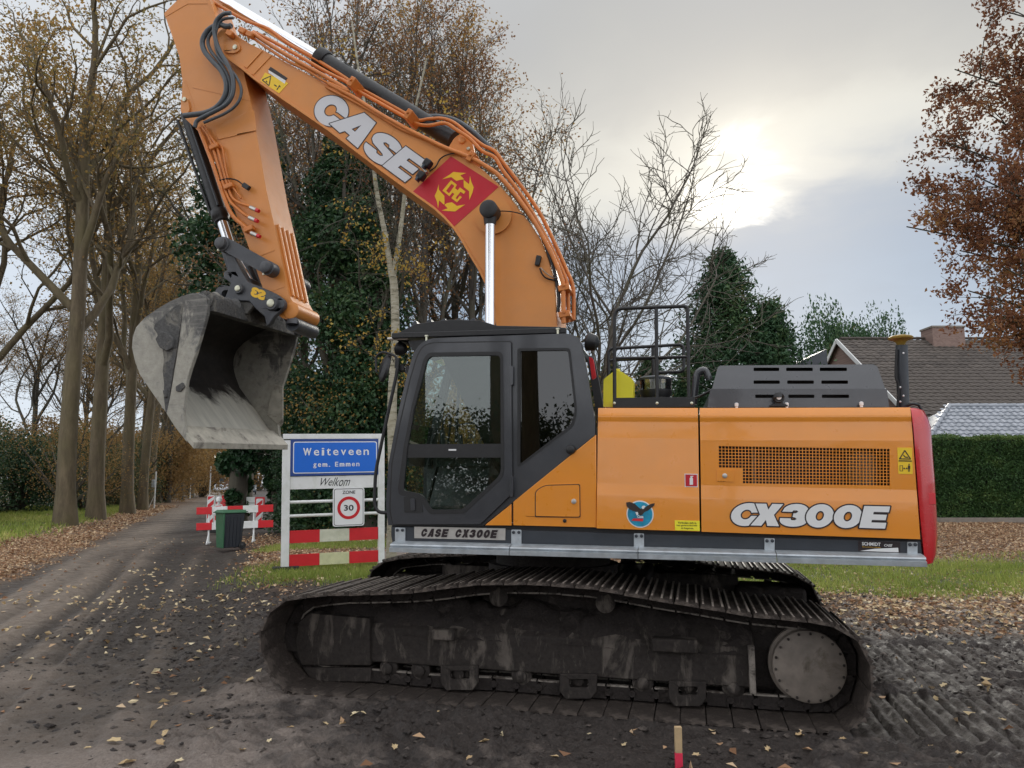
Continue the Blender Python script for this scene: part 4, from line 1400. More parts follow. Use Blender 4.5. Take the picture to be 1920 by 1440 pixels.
# russet oak overhanging from the right: limbs led to measured points, twigs and leaves along them
def russet():
    r_ = random.Random(71)
    base = Vector((16.2, 16.5, float(base_z(16.2, 16.5))))
    br, tw, tips = [], [], []
    stem = [Vector((0, 0, -.2)), Vector((.1, 0, 3)), Vector((0, .2, 6)), Vector((-.3, .2, 10)), Vector((-.2, 0, 15))]
    S_ = smooth_path(stem, 6)
    br.append(([tuple(p) for p in S_], [0.36 - 0.26 * i / (len(S_) - 1) for i in range(len(S_))], 12))
    def twigs(P, rad, f0, cnt, L0):
        for k in range(cnt):
            f = f0 + (1 - f0) * r_.random() ** 0.8
            i = min(len(P) - 2, int(f * (len(P) - 1)))
            d0 = (P[i + 1] - P[i]).normalized()
            d = (d0 * r_.uniform(.2, .9) + Vector((r_.gauss(0, .6), r_.gauss(0, .6), r_.gauss(.05, .5)))).normalized()
            L = L0 * r_.uniform(.5, 1.15)
            pts = [P[i].copy()]
            for s_ in range(5):
                d = (d + Vector((r_.gauss(0, .16), r_.gauss(0, .16), r_.gauss(.02, .14)))).normalized()
                pts.append(pts[-1] + d * L / 5)
            tw.append(([tuple(p) for p in pts], [max(.005, .016 * (1 - s_ / 6)) for s_ in range(6)], 4))
            for m in range(7):
                j = r_.randrange(1, 6)
                dd = (d + Vector((r_.gauss(0, .6), r_.gauss(0, .6), r_.gauss(0, .5)))).normalized()
                t = [pts[j]]
                for s_ in range(3):
                    dd = (dd + Vector((r_.gauss(0, .2), r_.gauss(0, .2), r_.gauss(0, .2)))).normalized()
                    t.append(t[-1] + dd * r_.uniform(.09, .2))
                tw.append(([tuple(p) for p in t], [.006, .005, .004, .003], 3))
                tips.extend(t[1:])
    goals = [(1700, 425, 15.5), (1735, 360, 16.4), (1755, 260, 15.2), (1790, 130, 15.8), (1880, 20, 15.0), (1930, -60, 16), (1830, 330, 14.2), (1800, 470, 16.8), (1815, 545, 15.4), (1835, 590, 14.4),
             (1870, 620, 16.2), (1880, 500, 14.6), (1890, 400, 17.0), (1900, 250, 14.8), (1905, 130, 16.6), (1940, 330, 15.5), (1960, 570, 15.3), (1985, 200, 14.5), (2000, 450, 16.5), (2050, 80, 15.5), (1850, 210, 16.2)]
    for px, py, Y in goals:
        g = at(px, py, Y) - base
        z0 = max(3.2, min(12.0, g.z - r_.uniform(.6, 1.8)))
        i = min(len(S_) - 2, int(z0 / 15 * (len(S_) - 1)))
        s0 = S_[i]
        mid = s0.lerp(g, .5) + Vector((r_.gauss(0, .3), r_.gauss(0, .3), r_.uniform(.1, .7)))
        P = smooth_path([s0, s0.lerp(mid, .5) + Vector((0, 0, .15)), mid, g], 6)
        rad = [0.075 - 0.062 * k / (len(P) - 1) for k in range(len(P))]
        br.append(([tuple(p) for p in P], rad, 6))
        twigs(P, rad, 0.42, 26, 1.25)
    Vb, Qb = fast_tubes(br + tw)
    tp_ = np.array([tuple(t) for t in tips])
    n = 82000
    pk = nr.integers(0, len(tp_), n)
    P = tp_[pk] + nr.normal(0, .085, (n, 3))
    V, Q, rn = leaf_cloud(P, nr.uniform(.065, .125, n), 0.55, 0, .3)
    tint = np.repeat(fbm(P[:, 0] * .8, P[:, 1] * .8 + P[:, 2] * .9, 241, 2), 4)
    return (raw_mesh('trunk', Vb, Qb, smooth=True), raw_mesh('crown', V, Q, {'rnd': np.clip(rn * .55 + (tint - .25), 0, 1)})), base


RO, rbase = russet()
put_tree('russet_oak', RO, (M['dark_bark'], M['red_oak_leaf']), tuple(rbase), 0, 1.0, 'russet leaved oak hanging in from the right edge of the photo')

# trees at the far end of the road
for i, (x, y, s) in enumerate(((-78, 190, .95), (-66, 200, .8), (-86, 210, 1.0), (-33, 98, .7))):
    put_tree('oak_tree', OAK[i % 3], (M['grey_bark'], M['twig_leaf'] if i % 2 else M['oak_leaf']), (x, y), i * 2.2, s, 'hazy autumn tree near the far end of the road', 'tree', 'trees near the far end of the road')
for i in range(9):
    put_tree('beech_bush', GOLD if i % 2 else GREEN, (M['dark_bark'], M['oak_gold'] if i % 2 else M['shrub_leaf']), (-150 + i * 13, 150 + (i % 3) * 30), i * 1.1, 2.2, 'distant wood edge tree beyond the avenue', 'tree', 'wood edge beyond the avenue')
# trees across the road, behind the photographer: they show as reflections in the glass and paint
for i, (x, y, s, rz, lab) in enumerate(((-6.6, -8.0, .8, .9, 'oak across the road, its trunk mirrored in the tinted cab window'), (-12.0, -10.0, .8, 2.9, 'oak across the road, mirrored in the cab door window'),
                                        (-1.8, -14.0, .85, 4.0, 'oak across the road, mirrored in the front side door'), (5.2, -12.0, .8, 5.2, 'oak across the road, mirrored in the rear side door'), (-9.3, -11.0, .9, 3.3, 'oak across the road, between the two mirrored in the cab'), (-19, -12.0, .9, 1.2, 'oak across the road, far to the left behind the photographer'))):
    put_tree('oak_tree', OAK[i % 3], (M['oak_bark'], M['oak_leaf']), (x, y), rz, s, lab, 'tree', 'oaks across the road behind the photographer')
for i, (x, y, s) in enumerate(((-9.5, -13, .8), (-15, -15, .9), (-4, -17, .8), (2, -16, .7), (9, -16, .9))):
    put_tree('evergreen_bush', GREEN, (M['dark_bark'], M['shrub_leaf']), (x, y), i * 2.0, s, 'green bush across the road behind the photographer', 'bush', 'bushes across the road behind the photographer')

# ------------------------------------------------------------------ flat print: lettering and marks
def arc(cx_, cy_, rx, ry, a0, a1, n=14):
    return [(cx_ + rx * math.cos(R(a0 + (a1 - a0) * k / n)), cy_ + ry * math.sin(R(a0 + (a1 - a0) * k / n))) for k in range(n + 1)]


def letter_c():
    return [arc(.5, .5, .5, .5, 12, 352, 36) + [(.68, .43)] + arc(.46, .5, .15, .19, 335, 25, 20)[0:] + [(.68, .575)]], []


LET = {
    'C': ([(0.97, .585)] + arc(.5, .5, .5, .5, 14, 350, 34) + [(0.97, .44), (.66, .44)] + arc(.47, .5, .17, .21, 342, 18, 22) + [(.66, .585)], []),
    'A': ([(-.02, 0), (.36, 0), (.42, .15), (.60, .15), (.60, 0), (1.0, 0), (.82, 1), (.40, 1)], [[(.50, .34), (.62, .34), (.60, .64)]]),
    'S': ([(.98, .66)] + arc(.5, .68, .48, .32, 4, 180, 16) + [(.05, .56), (.16, .47), (.58, .37), (.64, .32), (.58, .265), (.44, .265), (.39, .34), (.0, .34)]
          + arc(.5, .32, .5, .32, 182, 360, 16) + [(.95, .47), (.82, .55), (.43, .63), (.37, .68), (.43, .735), (.55, .735), (.60, .66)], []),
    'E': ([(0, 0), (1, 0), (1, .26), (.42, .26), (.42, .375), (.95, .375), (.95, .625), (.42, .625), (.42, .74), (1, .74), (1, 1), (0, 1)], []),
    'X': ([(0, 0), (.40, 0), (.52, .27), (.62, 0), (1.05, 0), (.77, .5), (1.02, 1), (.62, 1), (.52, .73), (.40, 1), (0, 1), (.26, .5)], []),
    '3': ([(.02, .645), (.05, .72)] + arc(.5, .71, .45, .29, 165, 0, 14) + [(.90, .55), (.86, .52)] + arc(.5, .29, .5, .29, 25, -172, 18)
          + [(.0, .36), (.38, .36), (.41, .29), (.54, .285), (.60, .34), (.53, .405), (.44, .42), (.44, .58), (.53, .595), (.60, .66), (.54, .715), (.41, .71), (.38, .645)], []),
    '0': (arc(.5, .5, .5, .5, 0, 350, 35), [arc(.5, .5, .15, .21, 0, 345, 23)]),
}


def print_letters(name, specs, w, mat_face, mat_line, parent, line=0.012, lift=0.002):
    """specs: (letter, bl, br, tl) in photo pixels measured on the face w; a face and a dark outline, both flat print"""
    face, out = MB(), MB()
    k = 0
    for ch, bl, br, tl in specs:
        P0, U, V = mp(*bl, w), mp(*br, w), mp(*tl, w)
        U, V = U - P0, V - P0
        outer, holes = LET[ch]
        to3 = lambda p, off: P0 + U * p[0] + V * p[1] + Vector((0, -off, 0))
        loops = [outer] + holes
        flat = [p for l in loops for p in l]
        tris = geometry.tessellate_polygon([[Vector((p[0], p[1], 0)) for p in l] for l in loops])
        # the face of each letter sits a hair above the outline of its neighbours
        lift += 0.0011
        face.add([to3(p, lift + 0.0006) for p in flat], tris)
        for l in loops:
            q = [to3(p, lift) for p in l]
            for i in range(len(q)):
                a, b = q[i], q[(i + 1) % len(q)]
                d = b - a
                if d.length < 1e-5:
                    continue
                d.normalize()
                nn = Vector((-d.z, 0, d.x)) * line
                e = d * line * 0.7
                k += 1
                off = Vector((0, -0.000005 * (k % 90), 0))
                out.quad(a - e - nn + off, b + e - nn + off, b + e + nn + off, a - e + nn + off)
    o = out.build(name, [mat_line], parent, smooth=None, fix=False)
    f = face.build(name, [mat_face], parent, smooth=None, fix=False)
    return o, f


def text_on(name, s, P0, U, V, off, mat, parent, bold=0.0, stretch=True):
    """built-in lettering laid on a plane: P0 bottom left, U/V full width/height of the word"""
    cu = bpy.data.curves.new(name, 'FONT')
    cu.body = s
    cu.size = 1.0
    cu.offset = bold
    cu.resolution_u = 3
    tmp = bpy.data.objects.new('tmp_text', cu)
    COL.objects.link(tmp)
    me = bpy.data.meshes.new_from_object(tmp)
    bpy.data.objects.remove(tmp)
    n = len(me.vertices)
    co = np.empty(n * 3)
    me.vertices.foreach_get('co', co)
    co = co.reshape(-1, 3)
    mn, mx = co.min(0), co.max(0)
    x = (co[:, 0] - mn[0]) / (mx[0] - mn[0])
    y = (co[:, 1] - mn[1]) / (mx[1] - mn[1])
    P = np.array(P0)[None] + x[:, None] * np.array(U)[None] + y[:, None] * np.array(V)[None] + np.array(off)[None]
    me.vertices.foreach_set('co', P.astype(np.float32).ravel())
    me.update()
    me.materials.clear()
    return link(name, me, mat, parent)


def text_px(name, s, bl, br, tl, w, mat, parent, bold=0.0, lift=0.005):
    P0, U, V = mp(*bl, w), mp(*br, w), mp(*tl, w)
    return text_on(name, s, P0, U - P0, V - P0, (0, -lift, 0), mat, parent, bold)



# ------------------------------------------------------------------ house, garage, hedge
def tiles(parent, name, mat, P0, U, Vd, nu, nv, tw, tl, curve, thick=0.02, lift=0.03, clip=None, limit=300, first=0):
    """overlapping roof tiles: P0 eave corner, U along the eave, Vd up the slope"""
    U, Vd = Vector(U).normalized(), Vector(Vd).normalized()
    N = U.cross(Vd).normalized()
    if N.z < 0:
        N = -N
    b = MB()
    xs_ = [-.5, -.3, -.1, .1, .3, .5]
    hs = [0.0, curve * 0.7, curve, curve * 0.4, -curve * 0.2, 0.0] if curve else [0, 0.004, 0.004, 0.004, 0.004, 0]
    vs = []
    for t in (0.0, 1.12):
        for x_, h_ in zip(xs_, hs):
            vs.append((x_ * tw * 0.97, t * tl, h_ + lift * (1 - t) + 0.004))
    for x_, h_ in zip(xs_, hs):
        vs.append((x_ * tw * 0.97, 0, h_ + lift - thick - 0.012))
    fs = [(i, i + 1, 7 + i, 6 + i) for i in range(5)] + [(12 + i, 13 + i, i + 1, i) for i in range(5)]
    b.add(vs, fs)
    me = b.mesh(name, 60, fix=False)
    me.materials.append(mat)
    Rm = Matrix((U, Vd, N)).transposed().to_4x4()
    cnt = 0
    rest = MB()
    for j in list(range(first, nv)) + list(range(first)):
        for i in range(nu):
            p = Vector(P0) + U * ((i + .5) * tw) + Vd * (j * tl)
            if clip and not clip(p):
                continue
            rj = Matrix.Rotation(nr.normal(0, .012), 4, 'Z') @ Matrix.Rotation(nr.normal(0, .01), 4, 'Y')
            mt = Matrix.Translation(p + N * nr.normal(0, .003)) @ Rm @ rj
            if cnt < limit:
                o = bpy.data.objects.new(name, me)
                COL.objects.link(o)
                o.parent = parent
                o.matrix_local = mt
                cnt += 1
            else:
                rest.add([mt @ Vector(v) for v in vs], fs)
    if rest.v:
        rest.build(name + 's', mat, parent, None, kind='stuff', fix=False)


HY = 42.0
rg = at(1569, 636, HY)
rx0, rz0 = rg.x, rg.z
rx1 = rx0 + 19
EY = 34.4
ez = rg.z - (HY - EY) * 0.665
house = empty('house', (rx0 + 8, HY, 0.47), 0, 'brick house with brown tiled roof and broad chimney behind the garage', 'house')
hx, hy_, hz = house.location
L_ = lambda p: Vector((p[0] - hx, p[1] - hy_, p[2] - hz))
MB().box(L_((rx0 + 9.8, HY, (0.3 + ez) / 2)), (18.4, (HY - EY - .9) * 2 - .02, ez - 0.3)).build('wall', M['brickwork'], house, None)
slope = Vector((0, HY - EY, rz0 - ez))
SL = slope.length
rb_ = MB()
rb_.quad(L_((rx0, EY, ez - .04)), L_((rx1, EY, ez - .04)), L_((rx1, HY, rz0 - .04)), L_((rx0, HY, rz0 - .04)))
rb_.quad(L_((rx0, HY, rz0 - .04)), L_((rx1, HY, rz0 - .04)), L_((rx1, 2 * HY - EY, ez - .04)), L_((rx0, 2 * HY - EY, ez - .04)))
roof = rb_.build('roof', M['roof_brown'], house, None)
def vis(p):
    """only tiles that can be told apart: the part of the slope above garage and hedge"""
    return p.x > -60
tl_, tw_ = 0.36, 0.36
nvv = int(SL / tl_)
start = max(0, nvv - 24)
dirv = slope.normalized()
e0 = L_((rx0, EY, ez)) + dirv * (start * tl_)
tiles(roof, 'roof_tile', M['roof_brown'], e0, (1, 0, 0), dirv, 30, nvv - start, tw_, tl_, 0.035, first=nvv - start - 10)
rt = MB()
for k in range(30):
    x = rx0 + 0.2 + k * 0.42
    rt.loft([tuple(L_((x, HY + math.cos(a) * .15, rz0 + .02 + math.sin(a) * .12))) for a in np.linspace(0, math.pi, 7)], [tuple(L_((x + .44, HY + math.cos(a) * .14, rz0 + .01 + math.sin(a) * .11))) for a in np.linspace(0, math.pi, 7)])
rt.build('ridge_tiles', M['roof_brown'], roof, None, kind='stuff')
# chimney: broad brick stack through the ridge
c0, c1 = at(1746, 614, HY - .8), at(1810, 665, HY - .8)
ch = MB().box(L_(((c0.x + c1.x) / 2, HY - .3, c0.z - 1.0)), (c1.x - c0.x, 1.2, 2.0)).build('chimney', M['brickwork'], house, None, 0.01)
MB().box(L_(((c0.x + c1.x) / 2, HY - .3, c0.z + .03)), (c1.x - c0.x + .08, 1.28, .1)).build('chimney_cap', M['concrete'], ch, None)
fl_ = MB()
fl_.box(L_(((c0.x + c1.x) / 2, HY - 1.02, c0.z - 1.52)), (c1.x - c0.x + .3, .5, .04), Matrix.Rotation(math.atan2(slope.z, slope.y), 3, 'X'))
fl_.build('chimney_flashing', M['galv'], ch, None)
# left gable end with pale barge boards
gx = rx0 + .18
tp_ = slope.z / slope.y
MB().plate([(EY + .9, 0.3), (2 * HY - EY - .9, 0.3), (2 * HY - EY - .9, ez + .9 * tp_ - .1), (HY, rz0 - .1), (EY + .9, ez + .9 * tp_ - .1)], [], lambda p: L_((gx, p[0], p[1])), lambda p: L_((gx + .3, p[0], p[1]))).build('gable', M['brickwork'], house, None)
for sg in (-1, 1):
    a, b2 = Vector((rx0 - .03, HY, rz0 + .02)), Vector((rx0 - .03, HY + sg * (HY - EY), ez + .02))
    d_ = b2 - a
    MB().box(L_((a + b2) / 2 - Vector((0, 0, .10))), (.06, d_.length, .24), Matrix.Rotation(math.atan2(d_.z, abs(d_.y)) * sg, 3, 'X')).build('barge_board', M['frame_white'], house, None, 0.01)
gY = EY + 1.2
# dark lean-to roof left of the gable
q0_, q1_, q2_ = at(1480, 684, gY + 2), at(1550, 654, gY + 2), at(1552, 684, gY + 2)
MB().loft([tuple(L_((q0_.x, gY + 2, q0_.z - .1))), tuple(L_((q1_.x, gY + 2, q1_.z))), tuple(L_((q1_.x, gY + 2, q0_.z - 2)))], [tuple(L_((q0_.x, gY + 6, q0_.z - .1))), tuple(L_((q1_.x, gY + 6, q1_.z))), tuple(L_((q1_.x, gY + 6, q0_.z - 2)))]).build('side_roof', M['deck_grey'], house, None)
# roof window
wv = at(1902, 718, 37.9)
rm = Matrix.Rotation(math.atan2(slope.z, slope.y), 3, 'X')
wf0 = MB().box(L_((wv.x + .35, 37.9, wv.z + .08)), (1.15, .75, .14), rm).build('window', M['frame_white'], house, None, 0.01)
MB().box(L_((wv.x + .35, 37.86, wv.z + .14)), (.95, .55, .06), rm).build('pane', M['far_window'], wf0, None)

# garage with hipped roof of grey glazed tiles
gz_r = at(1780, 762, 31.2)
gz_e = at(1800, 822, 29.0)
gar = empty('garage', (gz_r.x + 4, 32, 0.47), 0, 'low garage with grey glazed tile roof between the hedge and the house', 'garage')
gx0, gy0, gz0 = gar.location
G_ = lambda p: Vector((p[0] - gx0, p[1] - gy0, p[2] - gz0))
xe0 = at(1742, 822, 29.0).x
MB().box(G_((xe0 + 5.3, 31.4, (gz_e.z + .3) / 2)), (10.0, 4.4, gz_e.z - .4)).build('wall', M['brickwork'], gar, None)
sl2 = Vector((0, 2.2, gz_r.z - gz_e.z))
hipx = gz_r.x
gr_ = MB()
gr_.quad(G_((xe0, 29.0, gz_e.z - .03)), G_((xe0 + 12, 29.0, gz_e.z - .03)), G_((xe0 + 12, 31.2, gz_r.z - .03)), G_((hipx, 31.2, gz_r.z - .03)))
gr_.quad(G_((hipx, 31.2, gz_r.z - .03)), G_((xe0 + 12, 31.2, gz_r.z - .03)), G_((xe0 + 12, 33.6, gz_e.z - .03)), G_((xe0, 33.6, gz_e.z - .03)))
gr_.add([G_((xe0, 29.0, gz_e.z - .03)), G_((hipx, 31.2, gz_r.z - .03)), G_((xe0, 33.6, gz_e.z - .03))], [(0, 1, 2)])
gro_ = gr_.build('roof', M['roof_grey'], gar, None)
def clip_g(p):
    w = p + gar.location
    return w.x > xe0 + (hipx - xe0) * (w.y - 29.0) / 2.2
tiles(gro_, 'roof_tile', M['roof_grey'], G_((xe0, 29.0, gz_e.z)), (1, 0, 0), sl2, 24, 9, 0.27, 0.30, 0.03, clip=clip_g, limit=300)
hipd = Vector((hipx - xe0, 2.2, gz_r.z - gz_e.z))
for k in range(7):
    a = G_((xe0, 29.0, gz_e.z)) + hipd * (k / 7) + Vector((0, 0, .05))
    b2 = G_((xe0, 29.0, gz_e.z)) + hipd * ((k + 1.12) / 7) + Vector((0, 0, .035))
    MB().tube([a, b2], [.10, .085], 10).build('hip_tile', M['roof_grey'], gro_, 50)
for k in range(12):
    a = G_((hipx + k * .38, 31.2, gz_r.z + .03))
    MB().tube([a, a + Vector((.41, 0, 0.005))], [.085, .10], 10).build('ridge_tile', M['roof_grey'], gro_, 50)

# clipped hedge on its low concrete edging
hg0, hg1 = 9.5, 31.0
HF = 27.4
hz0, hz1 = 0.62, 3.46
g_ = np.random.default_rng(91)
n = 120000
fx_ = g_.uniform(hg0, hg1, n)
face = g_.random(n) < 0.86
fz_ = np.where(face, g_.uniform(hz0 - .05, hz1, n), hz1 + g_.normal(0, .03, n))
bul = (fbm(fx_ * 1.3, fz_ * 1.5, 201, 4) - .5) * 0.22
fy_ = np.where(face, HF + bul + g_.normal(0, .035, n), HF + g_.uniform(0, 1.1, n))
fz_ = np.where(face, fz_, hz1 + (fbm(fx_ * 2, fy_ * 2, 211, 3) - .5) * .26 + np.abs(g_.normal(0, .04, n)))
V, Q, rn = leaf_cloud(np.stack([fx_, fy_, fz_], 1), g_.uniform(.05, .11, n), 0.5, 0, .2)
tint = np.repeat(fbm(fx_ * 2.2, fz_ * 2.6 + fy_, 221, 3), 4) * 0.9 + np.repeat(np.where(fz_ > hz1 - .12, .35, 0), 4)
hroot = empty('hedge', (15, HF, 0.6), 0, 'tall dark green clipped hedge behind the red counterweight', 'hedge')
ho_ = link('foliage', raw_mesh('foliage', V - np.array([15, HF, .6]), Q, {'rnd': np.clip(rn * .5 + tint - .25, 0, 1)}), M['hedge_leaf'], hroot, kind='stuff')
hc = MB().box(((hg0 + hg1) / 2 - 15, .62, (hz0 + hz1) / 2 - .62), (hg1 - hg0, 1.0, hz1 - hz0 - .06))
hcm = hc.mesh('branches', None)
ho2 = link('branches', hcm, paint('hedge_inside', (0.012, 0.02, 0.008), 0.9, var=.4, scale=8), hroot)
MB().box((20.2, HF - .12, .62 - .16), (21.6, .16, .34)).build('garden_edging', M['concrete'], None, None, 0.01)
tag(bpy.data.objects['garden_edging'], 'low concrete edging under the tall hedge', 'kerb')

# ------------------------------------------------------------------ place-name sign
SA = at(533.5, 1080, 15.7)
SB_ = at(714.5, 1072, 16.35)
sv = Vector((SB_.x - SA.x, SB_.y - SA.y, 0))
SWD = sv.length
srz = math.atan2(sv.y, sv.x)
sz0 = float(base_z(SA.x, SA.y))
sign = empty('place_name_sign', (SA.x, SA.y, sz0), srz, 'blue and white place name sign with red striped bars on white posts', 'sign')
sign.rotation_euler = (0, R(-1.3), srz)
zt = lambda py: at(540, py, 15.7).z - sz0
post_w = 0.155
for x, z1 in ((0, zt(826)), (SWD, zt(815) - .0)):
    MB().box((x, 0, z1 / 2 - .02), (post_w if x == 0 else .13, .10, z1 + .04)).build('post', M['white_paint'], sign, 30, .006)
MB().box((0.02, .02, 0.03), (.52, .16, .12)).build('post_foot', M['rubber'], sign, 30, .02)
xl, xr = post_w / 2 + .002, SWD - .067
xm = (xl + xr) / 2
W = xr - xl
zb0, zb1 = zt(893), zt(824)
MB().box((SWD / 2 + .0, -.004, (zt(814) + zt(823.5)) / 2), (SWD + .14, .10, zt(814) - zt(823.5))).build('head_board', M['white_paint'], sign, 30, .006)
MB().box((xm, -.03, (zb0 + zb1) / 2), (W, .05, zb1 - zb0)).build('name_board', M['sign_navy'], sign, 30, .004)
nb = [o for o in sign.children if o.name.startswith('name_board')][0]
fr_ = MB()
b0x, b1x, b0z, b1z = xl + .05, xr - .03, zb0 + .05, zb1 - .05
fr_.plate(rc([(b0x, b0z, .05), (b1x, b0z, .05), (b1x, b1z, .05), (b0x, b1z, .05)], 4), [], lambda p: (p[0], -.0575, p[1]), lambda p: (p[0], -.0555, p[1]))
fr_.build('name_border', M['sign_white'], nb, None)
fr2 = MB()
e_ = .018
fr2.plate(rc([(b0x + e_, b0z + e_, .04), (b1x - e_, b0z + e_, .04), (b1x - e_, b1z - e_, .04), (b0x + e_, b1z - e_, .04)], 4), [], lambda p: (p[0], -.060, p[1]), lambda p: (p[0], -.058, p[1]))
fr2.build('name_field', M['sign_blue'], nb, None)
hB = b1z - b0z
def word(nm, s, xc, zc, w, h_, mat, par, y=-.0625, bold=.02):
    return text_on(nm, s, (xc - w / 2, y, zc - h_ / 2), (w, 0, 0), (0, 0, h_), (0, 0, 0), mat, par, bold)
def spaced(nm, s, x0, z0, w, h_, mat, par, y=-.0625, bold=.012):
    """one letter at a time, generously spaced as on Dutch place-name boards"""
    wid = {'W': 1.5, 'm': 1.5, 'i': .5, '.': .45, ' ': .7, 't': .75, 'E': 1.0}
    tot = sum(wid.get(c_, 1.0) for c_ in s) + .42 * (len(s) - 1)
    x = x0
    for c_ in s:
        cw = wid.get(c_, 1.0) * w / tot
        if c_ != ' ':
            tall = 1.0 if c_ in 'WEtib' else .74
            z_, hh_ = z0, h_ * tall
            if c_ == '.':
                hh_ = h_ * .16
            if c_ == 'g':
                z_, hh_ = z0 - h_ * .28, h_ * 1.02
            if c_ == 't':
                hh_ = h_ * .95
            text_on(nm, c_, (x, y, z_), (cw, 0, 0), (0, 0, hh_), (0, 0, 0), mat, par, bold * (3 if c_ in 'Wm' else 1))
        x += cw + .42 * w / tot
bw = b1x - b0x
spaced('name_lettering', 'Weiteveen', b0x + bw * .115, b0z + hB * .56, bw * .785, hB * .24, M['sign_white'], nb)
spaced('name_lettering', 'gem. Emmen', b0x + bw * .235, b0z + hB * .20, bw * .55, hB * .15, M['sign_white'], nb)
wb0, wb1 = zt(918), zt(894)
wbd = MB().box((xm, -.02, (wb0 + wb1) / 2), (W, .03, wb1 - wb0)).build('welcome_board', M['white_paint'], sign, 30, .003)
wlk = word('welcome_lettering', 'Welkom', 0, 0, .62, .17, M['sign_black'], wbd, 0, .0)
co = [v.co.copy() for v in wlk.data.vertices]
for v, c_ in zip(wlk.data.vertices, co):                  # slanted, script-like
    v.co = (c_.x + c_.z * .38 + xm + .0, -.0375, c_.z * (1.0 + .12 * math.sin(c_.x * 9)) + (wb0 + wb1) / 2 + .01)
for py in (942, 968):
    MB().cyl((xl - .05, 0, zt(py)), (xr + .04, 0, zt(py)), .032, 12).build('rail', M['white_paint'], sign, 50)
for pa, pb in ((995.5, 1019), (1040.5, 1063)):
    z0_, z1_ = zt(pb), zt(pa)
    for k, mt in enumerate((M['barrier_red'], M['barrier_yellowish'] if pa > 1000 else M['white_old'], M['barrier_red'])):
        MB().box((xl + W * (k + .5) / 3, -.01, (z0_ + z1_) / 2), (W / 3 - .002, .03, z1_ - z0_)).build('striped_board', mt, sign, 30, .002)

# 30 zone sign hung in front of it
zx0, zx1 = W * .475 + xl, W * .835 + xl
zz0, zz1 = zt(991), zt(917)
zs = empty('zone_sign', (0, 0, 0), 0, 'white zone sign with red ring and number 30', 'sign')
zs.matrix_world = Matrix.Translation(sign.location) @ Matrix.Rotation(srz, 4, 'Z') @ Matrix.Rotation(R(-1.3), 4, 'Y') @ Matrix.Translation(((zx0 + zx1) / 2, -.075, (zz0 + zz1) / 2))
zw, zh = (zx1 - zx0) / 2, (zz1 - zz0) / 2
def zplate(nm, m_, x, z, r_, y0, y1, mat, hole=None):
    b = MB()
    b.plate(rc([(-x, -z, r_), (x, -z, r_), (x, z, r_), (-x, z, r_)], 4), hole or [], lambda p: (p[0], y0, p[1]), lambda p: (p[0], y1, p[1]))
    return b.build(nm, mat, zs, None)
zplate('panel', 0, zw, zh, .06, 0, .02, M['sign_white'])
zplate('border', 0, zw * .93, zh * .95, .05, -.003, -.001, M['sign_black'], [rc([(-zw * .90, -zh * .925, .045), (zw * .90, -zh * .925, .045), (zw * .90, zh * .925, .045), (-zw * .90, zh * .925, .045)], 4)])
ri = zw * .72
b = MB()
b.plate(arc(0, -.02, ri, ri, 0, 355, 47), [arc(0, -.02, ri * .74, ri * .74, 0, 354, 45)], lambda p: (p[0], -.004, p[1]), lambda p: (p[0], -.001, p[1]))
b.build('red_ring', M['sign_red'], zs, None)
word('zone_lettering', 'ZONE', 0, zh * .76, zw * .82, zh * .17, M['sign_black'], zs, -.004, .015)
word('speed_lettering', '30', 0, -.02, ri * .86, ri * .52, M['sign_black'], zs, -.004, .02)

# ------------------------------------------------------------------ wheelie bin
bp = at(428, 1026, 22.0)
wb = empty('wheelie_bin', (bp.x, bp.y, float(base_z(bp.x, bp.y))), R(42), 'green and dark grey wheelie bin standing before the barriers', 'bin')
def bx(mb, x0, x1, y0, y1, z0, x0t, x1t, y0t, y1t, z1):
    return mb.loft([(x0, y0, z0), (x1, y0, z0), (x1, y1, z0), (x0, y1, z0)], [(x0t, y0t, z1), (x1t, y0t, z1), (x1t, y1t, z1), (x0t, y1t, z1)])
bx(MB(), -.22, .27, -.24, .24, .05, -.24, .33, -.28, .28, 1.0).build('bin_body', M['bin_grey'], wb, 30, .02)
bx(MB(), -.245, -.222, -.24, .24, .04, -.30, -.242, -.285, .285, 1.0).build('bin_front', M['bin_green'], wb, 30, .008)
b = MB()
bx(b, -.36, .36, -.31, .31, 1.0, -.37, .36, -.31, .31, 1.03)
bx(b, -.34, .34, -.29, .29, 1.03, -.28, .38, -.24, .24, 1.085)
b.box((.40, 0, 1.03), (.08, .44, .03))
b.build('bin_lid', M['bin_green'], wb, 30, .012)
for s_ in (-1, 1):
    MB().lathe((.29, s_ * .29, .10), (0, -s_, 0), [(0, .03), (0, .055), (.008, .06), (.012, .10), (.05, .10), (.055, .06)], 20).build('wheel', M['rubber'], wb, 40)
for k in range(5):
    MB().box((-.18 + k * .1, -.266 + .0, .5), (.02, .02, .8), Matrix.Rotation(R(2.2), 3, 'X')).build('bin_rib', M['bin_grey'], wb, 30, .004)

